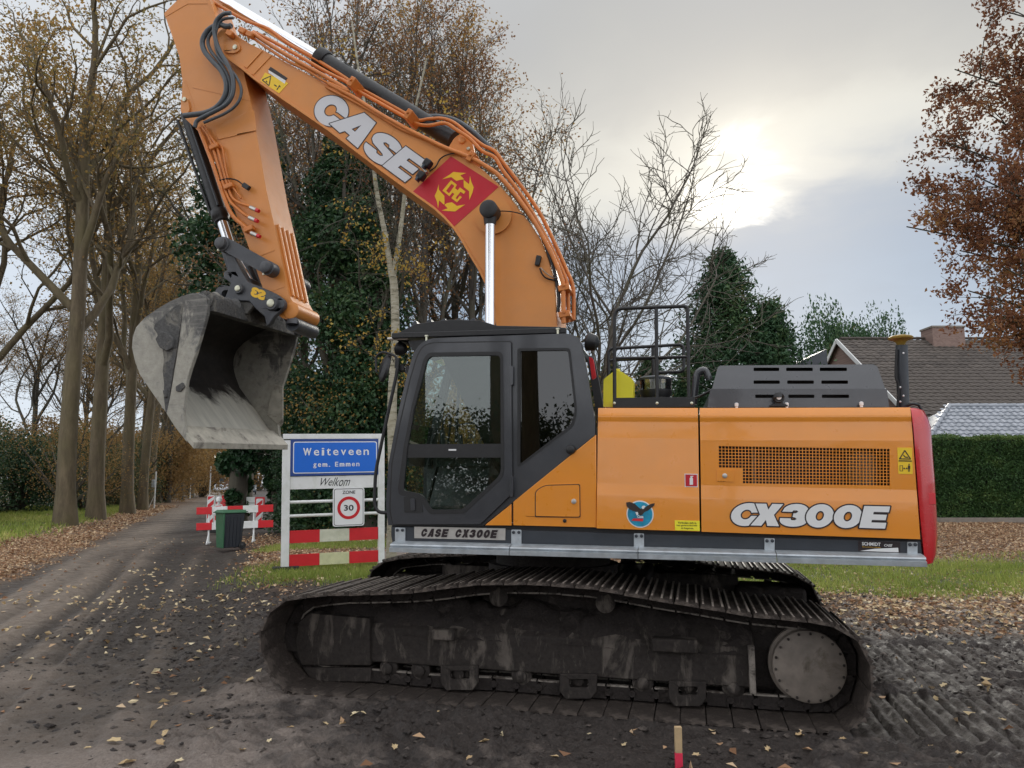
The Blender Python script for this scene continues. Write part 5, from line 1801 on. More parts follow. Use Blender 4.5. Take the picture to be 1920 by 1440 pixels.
# ------------------------------------------------------------------ road-work barriers and beacons
def barrier(loc, rz, segs, seglen, bh, zs_, legs, label, slope_=0.0):
    root = empty('road_barrier', loc, rz, label, 'barrier', 'red and white barriers closing the road')
    root.rotation_euler = (0, slope_, rz)
    n_ = len(segs)
    for z in zs_:
        for k, c_ in enumerate(segs):
            bo_ = MB().box(((k - n_ / 2 + .5) * seglen, -.03, z), (seglen - .004, .04, bh)).build('board', M['barrier_red'] if c_ == 'R' else M['white_paint'], root, 30, .006)
    for x in legs:
        lg_ = MB()
        lg_.tube([(x, 0, 0), (x, 0, zs_[-1] + bh * .4)], .028, 8)
        lg_.tube([(x, -.32, .03), (x, .32, .03)], .022, 6)
        lg_.tube([(x, -.3, .03), (x, 0, .32)], .018, 6)
        lg_.build('leg', M['white_paint'], root, 50)
    return root


q = at(441, 1014, 24.2)
barrier((q.x, q.y, float(base_z(q.x, q.y))), R(10), 'RWRWR', .455, .22, (.54, 1.02), (-.78, .55), 'red and white two board barrier just behind the wheelie bin', R(-2))
q = at(450, 975, 33.0)
barrier((q.x, q.y, float(base_z(q.x, q.y))), R(-4), 'RWRWR', .42, .24, (.86, 1.12), (-.7, .7), 'further red and white barrier standing between two striped beacons')
q = at(425, 940, 47.0)
barrier((q.x, q.y, float(base_z(q.x, q.y))), R(0), 'WRW', .6, .24, (.5, .95), (-.7, .7), 'furthest red and white barrier across the road')


def beacon(px, py, Y, h_, label, lamp=False):
    p = at(px, py, Y)
    root = empty('striped_beacon', (p.x, p.y, float(base_z(p.x, p.y))), R(8), label, 'beacon', 'striped beacons at the road closure')
    w_ = .27
    z0_ = .18
    MB().plate(rc([(-w_ / 2, z0_), (w_ / 2, z0_), (w_ / 2, h_, .07), (-w_ / 2, h_, .07)], 4), [], lambda q_: (q_[0], 0, q_[1]), lambda q_: (q_[0], .05, q_[1])).build('beacon_panel', M['white_paint'], root, 30, .004)
    k = 0
    z = z0_ - .1
    while z < h_ - .05:
        pts = [(-w_ / 2 + .02, z), (w_ / 2 - .02, z + .22), (w_ / 2 - .02, z + .40), (-w_ / 2 + .02, z + .18)]
        pts = [(x, min(max(zz, z0_ + .02), h_ - .04)) for x, zz in pts]
        if (pts[2][1] - pts[1][1]) + (pts[3][1] - pts[0][1]) > .02:
            MB().add([(x, -.004, zz) for x, zz in pts] + [(x, -.001, zz) for x, zz in pts], [(0, 1, 2, 3), (4, 5, 6, 7), (0, 1, 5, 4), (1, 2, 6, 5), (2, 3, 7, 6), (3, 0, 4, 7)]).build('beacon_stripe', M['barrier_red'], root, None)
        z += .36
    MB().box((0, .02, .08), (.5, .3, .16)).build('beacon_foot', M['rubber'], root, 30, .02)
    if lamp:
        MB().lathe((0, .03, h_), (0, 0, 1), [(0, .05), (.08, .05), (.1, .1), (.2, .11), (.26, .08), (.28, .02)], 14).build('beacon_lamp', M['white_paint'], root, 40)
    return root


beacon(393, 985, 30.5, 1.35, 'leftmost red and white striped beacon')
beacon(408, 985, 29.0, 1.05, 'red and white striped beacon with a white lamp, left behind the bin', True)
beacon(485, 980, 31.5, 1.2, 'striped beacon at the right end of the far barrier')

# white marker post with box on the left verge
p = at(289, 952, 55.0)
mp_root = empty('marker_post', (p.x, p.y, float(base_z(p.x, p.y))), 0, 'slim white post with grey box beside the avenue oaks', 'post')
MB().tube([(0, 0, 0), (0, 0, 2.6)], .05, 8).build('pole', M['white_paint'], mp_root, 40)
MB().box((-.12, -.06, 1.75), (.22, .16, .55)).build('meter_box', M['galv'], mp_root, 30, .02)
MB().tube([(-.4, 0, 0), (0, 0, 1.0)], .02, 6).build('stay', M['white_paint'], mp_root, 40)
for px, py, Y, h_ in ((357, 918, 90, 2.6), (392, 945, 70, 3.3)):
    p = at(px, py, Y)
    o = MB().tube([(0, 0, 0), (0, 0, h_)], .06, 8).build('white_pole', M['white_paint'], None, 40)
    o.location = (p.x, p.y, 0)
    tag(o, 'thin white pole among the trunks further along the avenue' if px == 357 else 'thin white pole above the leftmost striped beacon', 'post')

# ------------------------------------------------------------------ far end of the road
def car(px, Y, mat, rz, label):
    x = (px - 960) / F * Y * 1.0
    root = empty('parked_car', (x, Y, 0.05), rz, label, 'car', 'cars parked at the far end of the road')
    prof = [(-2.1, .3), (2.1, .3), (2.15, .6), (2.0, .82), (1.1, .92), (.5, 1.42), (-1.0, 1.46), (-1.75, .98), (-2.1, .9)]
    MB().plate(prof, [], lambda p_: (p_[0], -.85, p_[1]), lambda p_: (p_[0], .85, p_[1])).build('body', mat, root, 30, .06)
    for s_ in (-1, 1):
        MB().plate([(.95, .95), (.45, 1.36), (-.95, 1.40), (-1.5, .98)], [], lambda p_: (p_[0], s_ * .86, p_[1]), lambda p_: (p_[0], s_ * .852, p_[1])).build('window', M['far_window'], root, None)
    MB().plate([(-.7, .98), (.7, .98), (.58, 1.38), (-.58, 1.38)], [], lambda p_: (1.12 - (p_[1] - .95) * 1.25, p_[0], p_[1]), lambda p_: (1.08 - (p_[1] - .95) * 1.25, p_[0], p_[1])).build('windscreen', M['far_window'], root, None)
    for x_ in (-1.3, 1.3):
        for s_ in (-1, 1):
            MB().lathe((x_, s_ * .88, .32), (0, -s_, 0), [(0, .05), (0, .2), (.01, .32), (.2, .32)], 16).build('wheel', M['rubber'], root, 40)


car(414, 150, M['car_grey'], R(-60), 'silver car parked at the far end of the road, left one')
car(436, 165, M['car_grey'], R(-75), 'pale car parked at the far end of the road, middle one')
car(474, 120, M['car_dark'], R(-72), 'dark car at the far end of the road, right of the barrier')
for i, (px, Y, w_, h_) in enumerate(((424, 210, 11, 4.5), (392, 230, 10, 4.0))):
    x = (px - 960) / F * Y
    hr_ = empty('far_house', (x, Y, 0), R(15), ('far house with red tiled roof closing the view down the road', 'far red roofed house half hidden by the avenue')[i], 'house', 'houses at the far end of the road')
    MB().box((0, 0, h_ / 2), (w_, 8, h_)).build('wall', M['brick'], hr_, None)
    MB().loft([(-w_ / 2 - .3, -4.4, h_), (-w_ / 2 - .3, 4.4, h_), (-w_ / 2 - .3, 0, h_ + 3.6)], [(w_ / 2 + .3, -4.4, h_), (w_ / 2 + .3, 4.4, h_), (w_ / 2 + .3, 0, h_ + 3.6)]).build('roof', M['bright_roof_red'], hr_, None)
    for k in (-1, 0, 1):
        f_ = MB().box((k * w_ * .3, -4.02, h_ * .55), (1.5, .1, 1.4)).build('window', M['frame_white'], hr_, None)
        MB().box((k * w_ * .3, -4.08, h_ * .55), (1.25, .06, 1.15)).build('pane', M['far_window'], f_, None)

# ------------------------------------------------------------------ small things in the foreground
p = at(1271, 1362, 5.28)
stk = empty('survey_stake', (p.x, p.y, float(surf_z(p.x, p.y)) - .02), 0, 'thin wooden stake with pink painted lower part in the foreground mud', 'stake')
hS = p.z - stk.location.z
hP = at(1271, 1411, 5.28).z - stk.location.z
MB().box((0, 0, (hS + hP) / 2), (.046, .03, hS - hP)).build('stake_top', M['wood'], stk, 30, .003)
MB().box((0, 0, hP / 2 - .05), (.047, .031, hP + .1)).build('painted_foot', M['pink_paint'], stk, 30, .003)

# single oak leaves that can be picked out on the mud
def oak_leaf_mesh(seed):
    r_ = random.Random(seed)
    out = []
    nl = 12
    for k in range(nl):
        a = 2 * math.pi * k / nl
        rad = (0.5 if k % 2 == 0 else 0.33) * r_.uniform(.85, 1.1)
        out.append((math.cos(a) * rad * 1.0, math.sin(a) * rad * .62, r_.uniform(-.02, .10) + .10 * abs(math.sin(a))))
    b = MB().add([(0, 0, .02)] + out, [(0, 1 + k, 1 + (k + 1) % nl) for k in range(nl)])
    me = b.mesh('fallen_leaf', None, fix=False)
    a = me.attributes.new('rnd', 'FLOAT', 'POINT')
    a.data.foreach_set('value', [r_.random()] * len(me.vertices))
    me.materials.append(M['litter_pale'])
    return me


LM = [oak_leaf_mesh(k) for k in range(6)]
spots = [(215, 1388, .16), (300, 1392, .15), (310, 1378, .12), (240, 1435, .17), (335, 1430, .10), (395, 1355, .10), (410, 1348, .09), (205, 1180, .12), (217, 1205, .09), (120, 1193, .09), (320, 1243, .10), (270, 1222, .08),
         (470, 1285, .12), (545, 1360, .09), (285, 1150, .08), (318, 1277, .07), (665, 1342, .12), (680, 1338, .08), (610, 1354, .09), (592, 1315, .08), (820, 1348, .08), (910, 1392, .12), (1110, 1378, .13), (1170, 1402, .10),
         (1335, 1372, .12), (1500, 1385, .12), (1305, 1420, .09), (1620, 1425, .10), (1700, 1345, .09), (1770, 1285, .12), (1845, 1245, .10), (1690, 1280, .09), (1440, 1412, .09), (1800, 1425, .10), (60, 1230, .08), (150, 1320, .07), (740, 1410, .10),
         (880, 1430, .08), (1040, 1420, .08), (455, 1405, .09), (505, 1390, .08), (360, 1330, .07), (165, 1400, .08), (1580, 1395, .07), (1880, 1350, .09), (1745, 1400, .08)]
for i, (px, py, s) in enumerate(spots):
    d = ray(px, py)
    t = -EYE / d.z
    x, y = d.x * t, d.y * t
    ms_ = (x - MO.x) * ME.x + (y - MO.y) * ME.y
    o = bpy.data.objects.new('fallen_leaf', LM[i % 6])
    COL.objects.link(o)
    o.location = (x, y, float(surf_z(x, y)) + .012)
    o.rotation_euler = (random.Random(i).uniform(-.3, .3), random.Random(i + 50).uniform(-.3, .3), i * 2.4)
    o.scale = (s * .8, s * .8, s * .8)
    tag(o, 'pale fallen oak leaf lying on the dark foreground mud', 'leaf', 'single pale leaves on the foreground mud')

# ------------------------------------------------------------------ excavator
EXC = empty('crawler_excavator', MO, -YAW, 'orange crawler excavator with charcoal cab and red counterweight standing on muddy ground', 'excavator')


def tp(pts, w):
    return [mp(p[0], p[1], p[2] if len(p) > 2 else w) for p in pts]


def sz(pts, w):
    return [(mp(p[0], p[1], w).x, mp(p[0], p[1], w).z) for p in pts]


def px_plate(mb, outer, holes, w0, w1):
    """sheet between planes w0 (measured in the photo) and w1"""
    return mb.plate(sz(outer, w0), [sz(h, w0) for h in holes], lambda p: (p[0], w0, p[1]), lambda p: (p[0], w1, p[1]))


def part(name, outer, w0, w1, mat, parent=EXC, holes=(), bevel=0.0, smooth=35, label=None):
    return px_plate(MB(), outer, holes, w0, w1).build(name, mat, parent, smooth, bevel, label)


def pipe(name, pts, w, rpx, mat, parent, n=8, sm=5):
    P = tp(pts, w)
    P = smooth_path(P, sm) if sm else P
    return MB().tube(P, rpx, n).build(name, mat, parent, 60)


def disc(name, px, w0, w1, r, mat, parent, n=24, bevel=0.0, prof=None):
    c = mp(px[0], px[1], w0)
    if prof:
        return MB().lathe((c.x, w0, c.z), (0, 1, 0), prof, n).build(name, mat, parent, 35)
    return MB().cyl((c.x, w0, c.z), (c.x, w1, c.z), r, n).build(name, mat, parent, 35, bevel)


# ---- running gear
WO, WI = -1.72, -0.58
TRK = [(482, 1203), (493, 1162), (508, 1140), (532, 1122), (564, 1115), (610, 1110), (645, 1109), (720, 1107), (782, 1103), (860, 1093), (914, 1089), (1001, 1089),
       (1060, 1093), (1116, 1098), (1216, 1116), (1310, 1131), (1404, 1147), (1491, 1156), (1547, 1164), (1591, 1182), (1622, 1210), (1641, 1257), (1640, 1300),
       (1629, 1340), (1604, 1370), (1560, 1380), (1500, 1378), (1400, 1371), (1250, 1360), (1060, 1346), (917, 1334), (782, 1326), (645, 1313), (560, 1306), (525, 1290), (497, 1252)]
path = [mp(x, y, WO) for x, y in TRK]
path2 = smooth_path(path + [path[0]], 8)[:-1]
seg = [(path2[(i + 1) % len(path2)] - path2[i]).length for i in range(len(path2))]
PER = sum(seg)
N_SHOE = round(PER / 0.203)


def along(t):
    t = (t % 1.0) * PER
    for i, l in enumerate(seg):
        if t <= l:
            return path2[i].lerp(path2[(i + 1) % len(path2)], t / l)
        t -= l
    return path2[0]


shoe = MB()
SW = WI - WO
shoe.box((0, 0, -0.030), (0.192, SW, 0.014))
for k, hgt in ((-0.078, 0.028), (0.0, 0.022), (0.072, 0.028)):
    A = [(k - 0.014, -SW / 2, -0.024), (k + 0.014, -SW / 2, -0.024), (k + 0.008, -SW / 2, hgt - 0.026), (k - 0.008, -SW / 2, hgt - 0.026)]
    B = [(p[0], SW / 2, p[2]) for p in A]
    shoe.loft(A, B)
shoe_me = shoe.mesh('track_shoe', None)
shoe_me.materials.append(M['muddy_shoe'])
shoe_me.materials.append(M['worn_rib'])
for pl_ in shoe_me.polygons:
    if pl_.center.z > -0.008 and pl_.normal.z > 0.8:
        pl_.material_index = 1
rng = random.Random(5)
for side, wc in ((0, (WO + WI) / 2), (1, -(WO + WI) / 2)):
    chain, railm = MB(), MB()
    frames = []
    for i in range(N_SHOE):
        p = along(i / N_SHOE)
        d = (along((i + 0.3) / N_SHOE) - along((i - 0.3) / N_SHOE)).normalized()
        out = Vector((-d.z, 0, d.x))               # path runs clockwise seen from the near side
        frames.append((p, d, out))
        rot = Matrix((d, Vector((0, 1, 0)), out)).transposed()
        for ww in (-0.11, 0.11):
            chain.box(Vector((p.x, wc + ww, p.z)) - out * 0.105, (0.17, 0.045, 0.10), rot)
            railm.box(Vector((p.x, wc + ww, p.z)) - out * 0.162 + d * 0.02, (0.185, 0.04, 0.014), rot)
        chain.cyl(Vector((p.x, wc - 0.15, p.z)) - out * 0.11 + d * 0.1, Vector((p.x, wc + 0.15, p.z)) - out * 0.11 + d * 0.1, 0.03, 8)
    tr = chain.build('crawler_track', M['mud_black'], EXC, None, label='near muddy steel track' if side == 0 else 'far muddy steel track')
    railm.build('chain_rail', M['worn_steel'], tr, None, kind='stuff')
    if side == 1:
        tr.location.z = 0.12
    for p, d, out in frames:
        o = link('track_shoe', shoe_me, None, tr)
        jit = Matrix.Rotation(rng.uniform(-0.03, 0.03), 3, 'Y')
        rot = Matrix((d, Vector((0, 1, 0)), out)).transposed() @ jit
        o.matrix_local = Matrix.Translation(Vector((p.x, wc, p.z))) @ rot.to_4x4()

for side in (-1, 1):
    # track frame: box girder with a top that slopes inwards
    cuts = [(555, 1150, 1276), (700, 1160, 1244), (1000, 1175, 1262), (1415, 1205, 1290)]
    fr = MB()
    zt = mp(900, 1190, -1.300).z
    zb = mp(900, 1256, -1.300).z
    s0, s1 = mp(556, 1200, -1.300).x, mp(1416, 1240, -1.300).x
    sm = mp(693, 1200, -1.300).x
    def ring(s, z0, z1, tilt):
        return [(s, side * 1.300, z0), (s, side * 1.300, z1), (s, side * 1.100, z1 + 0.20), (s, side * 0.820, z1 + 0.24), (s, side * 0.800, z0)]
    t = -0.012
    fr.loft(ring(sm + 0.004, zb + t * sm, zt + t * sm, 0), ring(s1, zb + t * s1, zt + t * s1, 0))
    fro = fr.build('track_frame', M['muddy_frame'], EXC, 30, 0.012)
    if side == 1:
        fro.location.z = 0.12
    fg = MB()
    zc0 = mp(620, 1152, -1.330).z
    px_plate(fg, [(553, 1200), (560, 1165, 8), (580, 1150), (693, 1160), (694, 1248), (565, 1248), (556, 1225)], [], -1.330, -0.850)
    fg2 = MB()
    px_plate(fg2, [(566, 1252), (695, 1252), (695, 1279), (600, 1279), (580, 1272)], [], -1.310, -0.900)
    if side == 1:
        for g in (fg, fg2):
            g.v = [(x, -y, z) for x, y, z in g.v]
    fg.build('idler_guard', M['muddy_frame'], fro, 30, 0.01)
    fg2.build('idler_skid', M['muddy_frame'], fro, 30, 0.01)
    for px, py, r in ((727, 1253, .085), (787, 1258, .09), (862, 1262, .085), (977, 1268, .09), (1085, 1274, .085), (1205, 1280, .09), (1290, 1284, .085), (1375, 1291, .09)):
        c = mp(px, py, -1.300)
        b = MB().lathe((c.x, side * 1.340, c.z), (0, -side, 0), [(0, 0.035), (0.01, 0.05), (0.05, 0.05), (0.06, r), (0.11, r), (0.13, r * 0.8), (0.3, r * 0.8), (0.32, r), (0.36, r), (0.37, 0.05)], 20)
        b.build('track_roller', M['muddy_frame'], fro, 35)
    for px, py in ((935, 1119), (1135, 1131)):
        c = mp(px, py, -1.280)
        b = MB().lathe((c.x, side * 1.300, c.z), (0, -side, 0), [(0, 0.05), (0.015, 0.085), (0.1, 0.085), (0.12, 0.07), (0.3, 0.07)], 20)
        b.build('carrier_roller', M['muddy_frame'], fro, 35)
    for px, py in ((862, 1272), (1085, 1288), (1290, 1302)):
        g = MB()
        px_plate(g, [(px - 36, py - 24), (px + 34, py - 24), (px + 34, py + 8), (px + 24, py + 22), (px - 26, py + 22), (px - 36, py + 8)],
                 [rc([(px - 18, py - 14, 4), (px + 18, py - 14, 4), (px + 18, py + 2, 6), (px - 18, py + 2, 6)])], -1.370, -1.330)
        if side == 1:
            g.v = [(x, -y, z) for x, y, z in g.v]
        g.build('track_guard', M['muddy_frame'], fro, 30, 0.006)
    for (x0, y0, x1, y1) in ((810, 1180, 852, 1202), (1222, 1196, 1308, 1226)):
        a, b_ = mp(x0, y0, -1.400), mp(x1, y1, -1.400)
        MB().box(((a.x + b_.x) / 2, side * 1.350, (a.z + b_.z) / 2), (b_.x - a.x, 0.14, a.z - b_.z)).build('step', M['muddy_frame'], fro, 30, 0.015)
    a, b_ = mp(1404, 1212, -1.360), mp(1417, 1302, -1.360)
    MB().box(((a.x + b_.x) / 2, side * 1.330, (a.z + b_.z) / 2), (0.05, 0.08, a.z - b_.z)).build('end_plate', M['worn_steel'], fro, 30, 0.006)
    # final drive: round cover, bolt circle and sprocket behind it
    c = mp(1518, 1251, -1.360)
    fd = MB().lathe((c.x, side * 1.360, c.z), (0, -side, 0), [(0, 0.0), (0.0, 0.265), (0.012, 0.283), (0.09, 0.285), (0.095, 0.31), (0.14, 0.31), (0.145, 0.27), (0.4, 0.27)], 48)
    fdo = fd.build('final_drive_cover', M['muddy_cover'], EXC, 35)
    bl = MB()
    for k in range(18):
        a = 2 * math.pi * (k + .3) / 18
        q = Vector((c.x + 0.262 * math.cos(a), side * 1.375, c.z + 0.262 * math.sin(a)))
        bl.cyl(q, q + Vector((0, -side * 0.03, 0)), 0.011, 6)
    bl.build('cover_bolts', M['muddy_frame'], fdo, None, kind='stuff')
    sp = MB()
    pts = []
    for k in range(44):
        a = 2 * math.pi * k / 44
        rr = 0.40 if k % 4 in (0, 1) else 0.335
        pts.append((c.x + rr * math.cos(a), c.z + rr * math.sin(a)))
    sp.plate(pts, [], lambda p: (p[0], side * 1.160, p[1]), lambda p: (p[0], side * 1.080, p[1]))
    sp.build('sprocket', M['mud_black'], EXC, 30)
    MB().box((c.x - .1, side * .86, c.z + .06), (.72, .62, .62)).build('travel_motor', M['mud_black'], EXC, 30, .04)
    c = mp(560, 1215, -1.200)
    MB().lathe((c.x, side * 1.250, c.z), (0, -side, 0), [(0, .1), (0, .34), (.06, .38), (.08, .36), (.2, .36), (.22, .38), (.28, .34), (.28, .1)], 36).build('idler_wheel', M['mud_black'], EXC, 35)
    # earth caked on the sloping top of the frame
    ns, nw = 150, 16
    S_, T_ = np.meshgrid(np.linspace(s0 + 0.12, s1 - 0.02, ns), np.linspace(0, 1, nw), indexing='ij')
    prof_w = np.interp(T_, [0, .25, .6, 1], [1.315, 1.27, 1.12, 0.86])
    base_z = np.interp(T_, [0, .25, .6, 1], [zt - 0.06, zt + 0.03, zt + 0.22, zt + 0.26]) - 0.012 * S_
    amp = fbm(S_ * 5 + 3, T_ * 3 + side, 11, 5, 0.6) - 0.42
    W_ = prof_w + np.clip(amp, -0.1, 1) * 0.22 * (0.3 + T_ * 0) - 0.02
    Z_ = base_z + amp * 0.26 * np.minimum(1, T_ * 3 + 0.2)
    V = np.stack([S_, side * W_, Z_], -1).reshape(-1, 3)
    idx = np.arange(ns * nw).reshape(ns, nw)
    Q = np.stack([idx[:-1, :-1], idx[1:, :-1], idx[1:, 1:], idx[:-1, 1:]], -1).reshape(-1, 4)
    if side == 1:
        Q = Q[:, ::-1]
    link('caked_mud', raw_mesh('caked_mud', V, Q, smooth=True), M['mud_black'], fro, kind='stuff')

MB().box((0.35, 0, 0.72), (1.5, 2.05, 0.42)).box((0.35, 0, 0.62), (2.6, 1.9, 0.2)).build('car_body', M['mud_black'], EXC, 30, 0.03)
MB().lathe((0.1, 0, 0.9), (0, 0, 1), [(0, .55), (0, .68), (.12, .68), (.12, .6), (.24, .6)], 40).build('slew_ring', M['mud_black'], EXC, 35)

# ---- revolving deck, guard rail, name plate
deck = part('deck_frame', [(733, 987), (1122, 998), (1727, 1015), (1731, 1046), (1122, 1026), (736, 1020), (733, 1005)], -1.46, 1.40, M['deck_grey'], bevel=0.008)
P = MB()
x0, x1 = mp(1120, 990, -1.4).x, mp(1708, 1000, -1.4).x
MB().box(((x0 + x1) / 2 - .05, 0.28, 1.93), (x1 - x0 - 0.15, 2.24, 0.98)).build('engine_bay', M['black'], EXC, 30)
def rail_seg(xa, xb):
    b = MB()
    ya = lambda x: 1017 + (x - 735) * (1042 - 1017) / 998.0
    yb = lambda x: 1035 + (x - 735) * (1063 - 1035) / 998.0
    rings = []
    for x in (xa, xb):
        top, bot = mp(x, ya(x), -1.56), mp(x, yb(x), -1.62)
        s = top.x
        H_ = top.z - bot.z
        z = bot.z
        rings.append([(s, -1.47, z + H_ * 1.12), (s, -1.56, z + H_ * 1.0), (s, -1.605, z + H_ * 0.86), (s, -1.61, z + H_ * 0.72), (s, -1.592, z + H_ * 0.62), (s, -1.595, z + H_ * 0.55),
                      (s, -1.625, z + H_ * 0.48), (s, -1.622, z), (s, -1.60, z), (s, -1.59, z + H_ * .4), (s, -1.56, z + H_ * .5), (s, -1.56, z + H_ * .7), (s, -1.54, z + H_ * .9), (s, -1.47, z + H_ * 1.03)])
    return b.loft(*rings)
for xa, xb in ((735, 957), (958.5, 1196), (1197.5, 1454), (1455.5, 1733)):
    rail_seg(xa, xb).build('guard_rail', M['galv'], EXC, 25)
for px, py in ((750, 1001), (968, 1005), (1198, 1012), (1443, 1021), (1711, 1028)):
    br = part('rail_bracket', rc([(px - 9.5, py - 12, 2), (px + 9.5, py - 11.5, 2), (px + 9.5, py + 17), (px - 9.5, py + 17)], 3), -1.475, -1.459, M['galv'], bevel=0.002)
    for dx in (-5, 5):
        c = mp(px + dx, py - 7, -1.476)
        MB().lathe((c.x, -1.49, c.z), (0, 1, 0), [(0, .006), (.004, .014), (.016, .014)], 10).build('bolt', M['deck_grey'], br, 30)
npl = part('name_plate', [(776.5, 987.5), (947.5, 991), (947.5, 1013), (776.5, 1009)], -1.472, -1.459, M['plate'], bevel=0.002)
def stencil(txt, x0, x1, y0, y1):
    sl = 4
    W = (x1 - x0) / len(txt)
    sp_ = []
    for i, ch in enumerate(txt):
        xa = x0 + i * W
        dy = (xa - 778) * 0.019
        sp_.append((ch, (xa - 1.5, y1 + dy), (xa + W * 0.80 - 1.5, y1 + dy), (xa + sl - 1.5, y0 + dy)))
    return sp_
for wd_ in (stencil('CASE', 790, 842, 991, 1006), stencil('CX300E', 854, 934, 991, 1006)):
    print_letters('stencil_lettering', wd_, -1.472, M['decal_dark'], M['decal_dark'], npl, line=0.0008, lift=0.002)
sch = part('dealer_sticker', [(1609, 1013.5), (1688, 1016.5), (1688, 1036.5), (1609, 1033.5)], -1.4625, -1.459, M['decal_dark'])
text_px('dealer_lettering', 'SCHMIDT', (1616, 1022.5), (1651, 1024), (1616, 1016), -1.4625, M['decal_white'], sch, 0.03, 0.002)
text_px('dealer_lettering', 'CASE', (1657, 1024.5), (1672, 1025), (1658.5, 1020), -1.4625, M['decal_white'], sch, 0.02, 0.002)
text_px('dealer_lettering', 'BOUWMACHINES', (1617, 1026), (1651, 1027.5), (1617, 1024.5), -1.4625, M['emblem_yellow'], sch, 0.0, 0.002)
part('dealer_swoosh', [(1613, 1033), (1640, 1029), (1684, 1027, 3), (1685, 1035.5)], -1.4655, -1.4628, M['decal_white'], sch)

# ---- body panels
def filleted(rows, ws, d=2.2):
    out = []
    for i in range(len(rows)):
        if 0 < i < len(rows) - 1:
            for sgn in (-1, 1):
                j = i + sgn
                t = min(0.4, d / abs(rows[j] - rows[i]))
                out.append((rows[i] + (rows[j] - rows[i]) * t, ws[i] + (ws[j] - ws[i]) * t))
        else:
            out.append((rows[i], ws[i]))
    return [o[0] for o in out], [o[1] for o in out]


PW = [-1.40, -1.452, -1.436, -1.475, -1.475, -1.50, -1.50]


def body_panel(xl, xr, rowsL, rowsR, name, hole=None, hole_band=None, label=None):
    rl, ws = filleted(rowsL, PW)
    rr_, _ = filleted(rowsR, PW)
    n = len(rl)
    Lp, Rp = [], []
    for i in range(n):
        tl_ = (rl[i] - rl[0]) / (rl[-1] - rl[0])
        Lp.append(mp(xl[0] + (xl[1] - xl[0]) * tl_, rl[i], ws[i]))
        Rp.append(mp(xr[0] + (xr[1] - xr[0]) * tl_, rr_[i], ws[i]))
    b = MB()
    vs, fs = [], []
    for i in range(n - 1):
        flat_band = hole is not None and abs(ws[i] + 1.475) < 1e-4 and abs(ws[i + 1] + 1.475) < 1e-4
        if flat_band:
            outer = [(Lp[i].x, Lp[i].z), (Rp[i].x, Rp[i].z), (Rp[i + 1].x, Rp[i + 1].z), (Lp[i + 1].x, Lp[i + 1].z)]
            b.plate(outer, [sz(hole, -1.475)], lambda p: (p[0], -1.475, p[1]), lambda p: (p[0], -1.455, p[1]))
        else:
            k = 14
            for j in range(k):
                q = lambda A, B, t: A.lerp(B, t)
                b.quad(q(Lp[i], Rp[i], j / k), q(Lp[i], Rp[i], (j + 1) / k), q(Lp[i + 1], Rp[i + 1], (j + 1) / k), q(Lp[i + 1], Rp[i + 1], j / k))
    inn = Vector((0, 0.07, 0))
    for A in (Lp, Rp):
        for i in range(n - 1):
            b.quad(A[i], A[i] + inn, A[i + 1] + inn, A[i + 1])
    b.quad(Lp[0], Rp[0], Rp[0] + Vector((0, 0.8, 0.01)), Lp[0] + Vector((0, 0.8, 0.01)))
    b.quad(Lp[-1], Rp[-1], Rp[-1] + inn, Lp[-1] + inn)
    me = b.mesh(name, None, fix=False)
    bm = bmesh.new()
    bm.from_mesh(me)
    bmesh.ops.remove_doubles(bm, verts=bm.verts, dist=0.0006)
    bmesh.ops.recalc_face_normals(bm, faces=bm.faces)
    bm.to_mesh(me)
    bm.free()
    me.polygons.foreach_set('use_smooth', [True] * len(me.polygons))
    me.set_sharp_from_angle(angle=R(50))
    return link(name, me, M['orange'], EXC, label)


fpan = body_panel((1121.5, 1118.5), (1308.5, 1312), [765, 780, 790, 822, 906, 927, 990.5], [765, 781, 791, 823, 912, 934, 996.5], 'side_door', label='plain front orange side door')
GR = [(1347, 836), (1668, 841.5), (1669, 911), (1393, 906), (1393, 878), (1347, 877)]
rpan = body_panel((1312, 1315.5), (1707, 1725.5), [765, 781, 791, 823, 912, 934, 997], [764, 780, 790, 824, 921, 942, 1011], 'side_door', hole=GR, label='rear orange side door with square mesh grille')
g = MB()
NC, NR = 51, 12
for i in range(NC + 1):
    t = i / NC
    x = 1347 + 321.5 * t
    ybot = 906.5 + 4.5 * t if x > 1391 else 877
    a, b_ = mp(x, 836 + 5.5 * t, -1.47), mp(x + 0.5, ybot, -1.47)
    g.tube([a, b_], 0.0042, 4, False)
for j in range(NR + 1):
    t = j / NR
    ya, yb = 836 + 70.5 * t, 841.5 + 69.5 * t
    xa = 1347 if ya < 878 else 1392.5
    a, b_ = mp(xa, ya + (xa - 1347) / 321 * (yb - ya), -1.467), mp(1668.5, yb, -1.467)
    g.tube([a, b_], 0.0042, 4, False)
g.build('grille', M['orange'], rpan, None)
gb = MB()
a, b_ = mp(1340, 830, -1.25), mp(1680, 920, -1.25)
gb.quad((a.x - .1, -1.2, a.z + .1), (b_.x + .1, -1.2, a.z + .1), (b_.x + .1, -1.2, b_.z - .1), (a.x - .1, -1.2, b_.z - .1))
gb.build('grille_backing', M['black'], rpan, None)
c = mp(1618, 880, -1.3)
MB().lathe((c.x, -1.28, c.z - 0.17), (0, 0, 1), [(0, .1), (.02, .115), (.28, .115), (.31, .09), (.33, .04)], 20).build('filter_canister', M['concrete'], rpan, 40)
MB().cyl(mp(1413, 835, -1.3), mp(1414, 910, -1.3), 0.02, 10).build('coolant_pipe', M['concrete'], rpan, 40)
lt = part('door_latch', rc([(1344, 881, 1), (1376, 881.5, 1), (1376, 903.5, 1), (1344, 902.5, 1)], 3), -1.481, -1.47, M['orange'], rpan, bevel=0.003)
c = mp(1359, 892, -1.482)
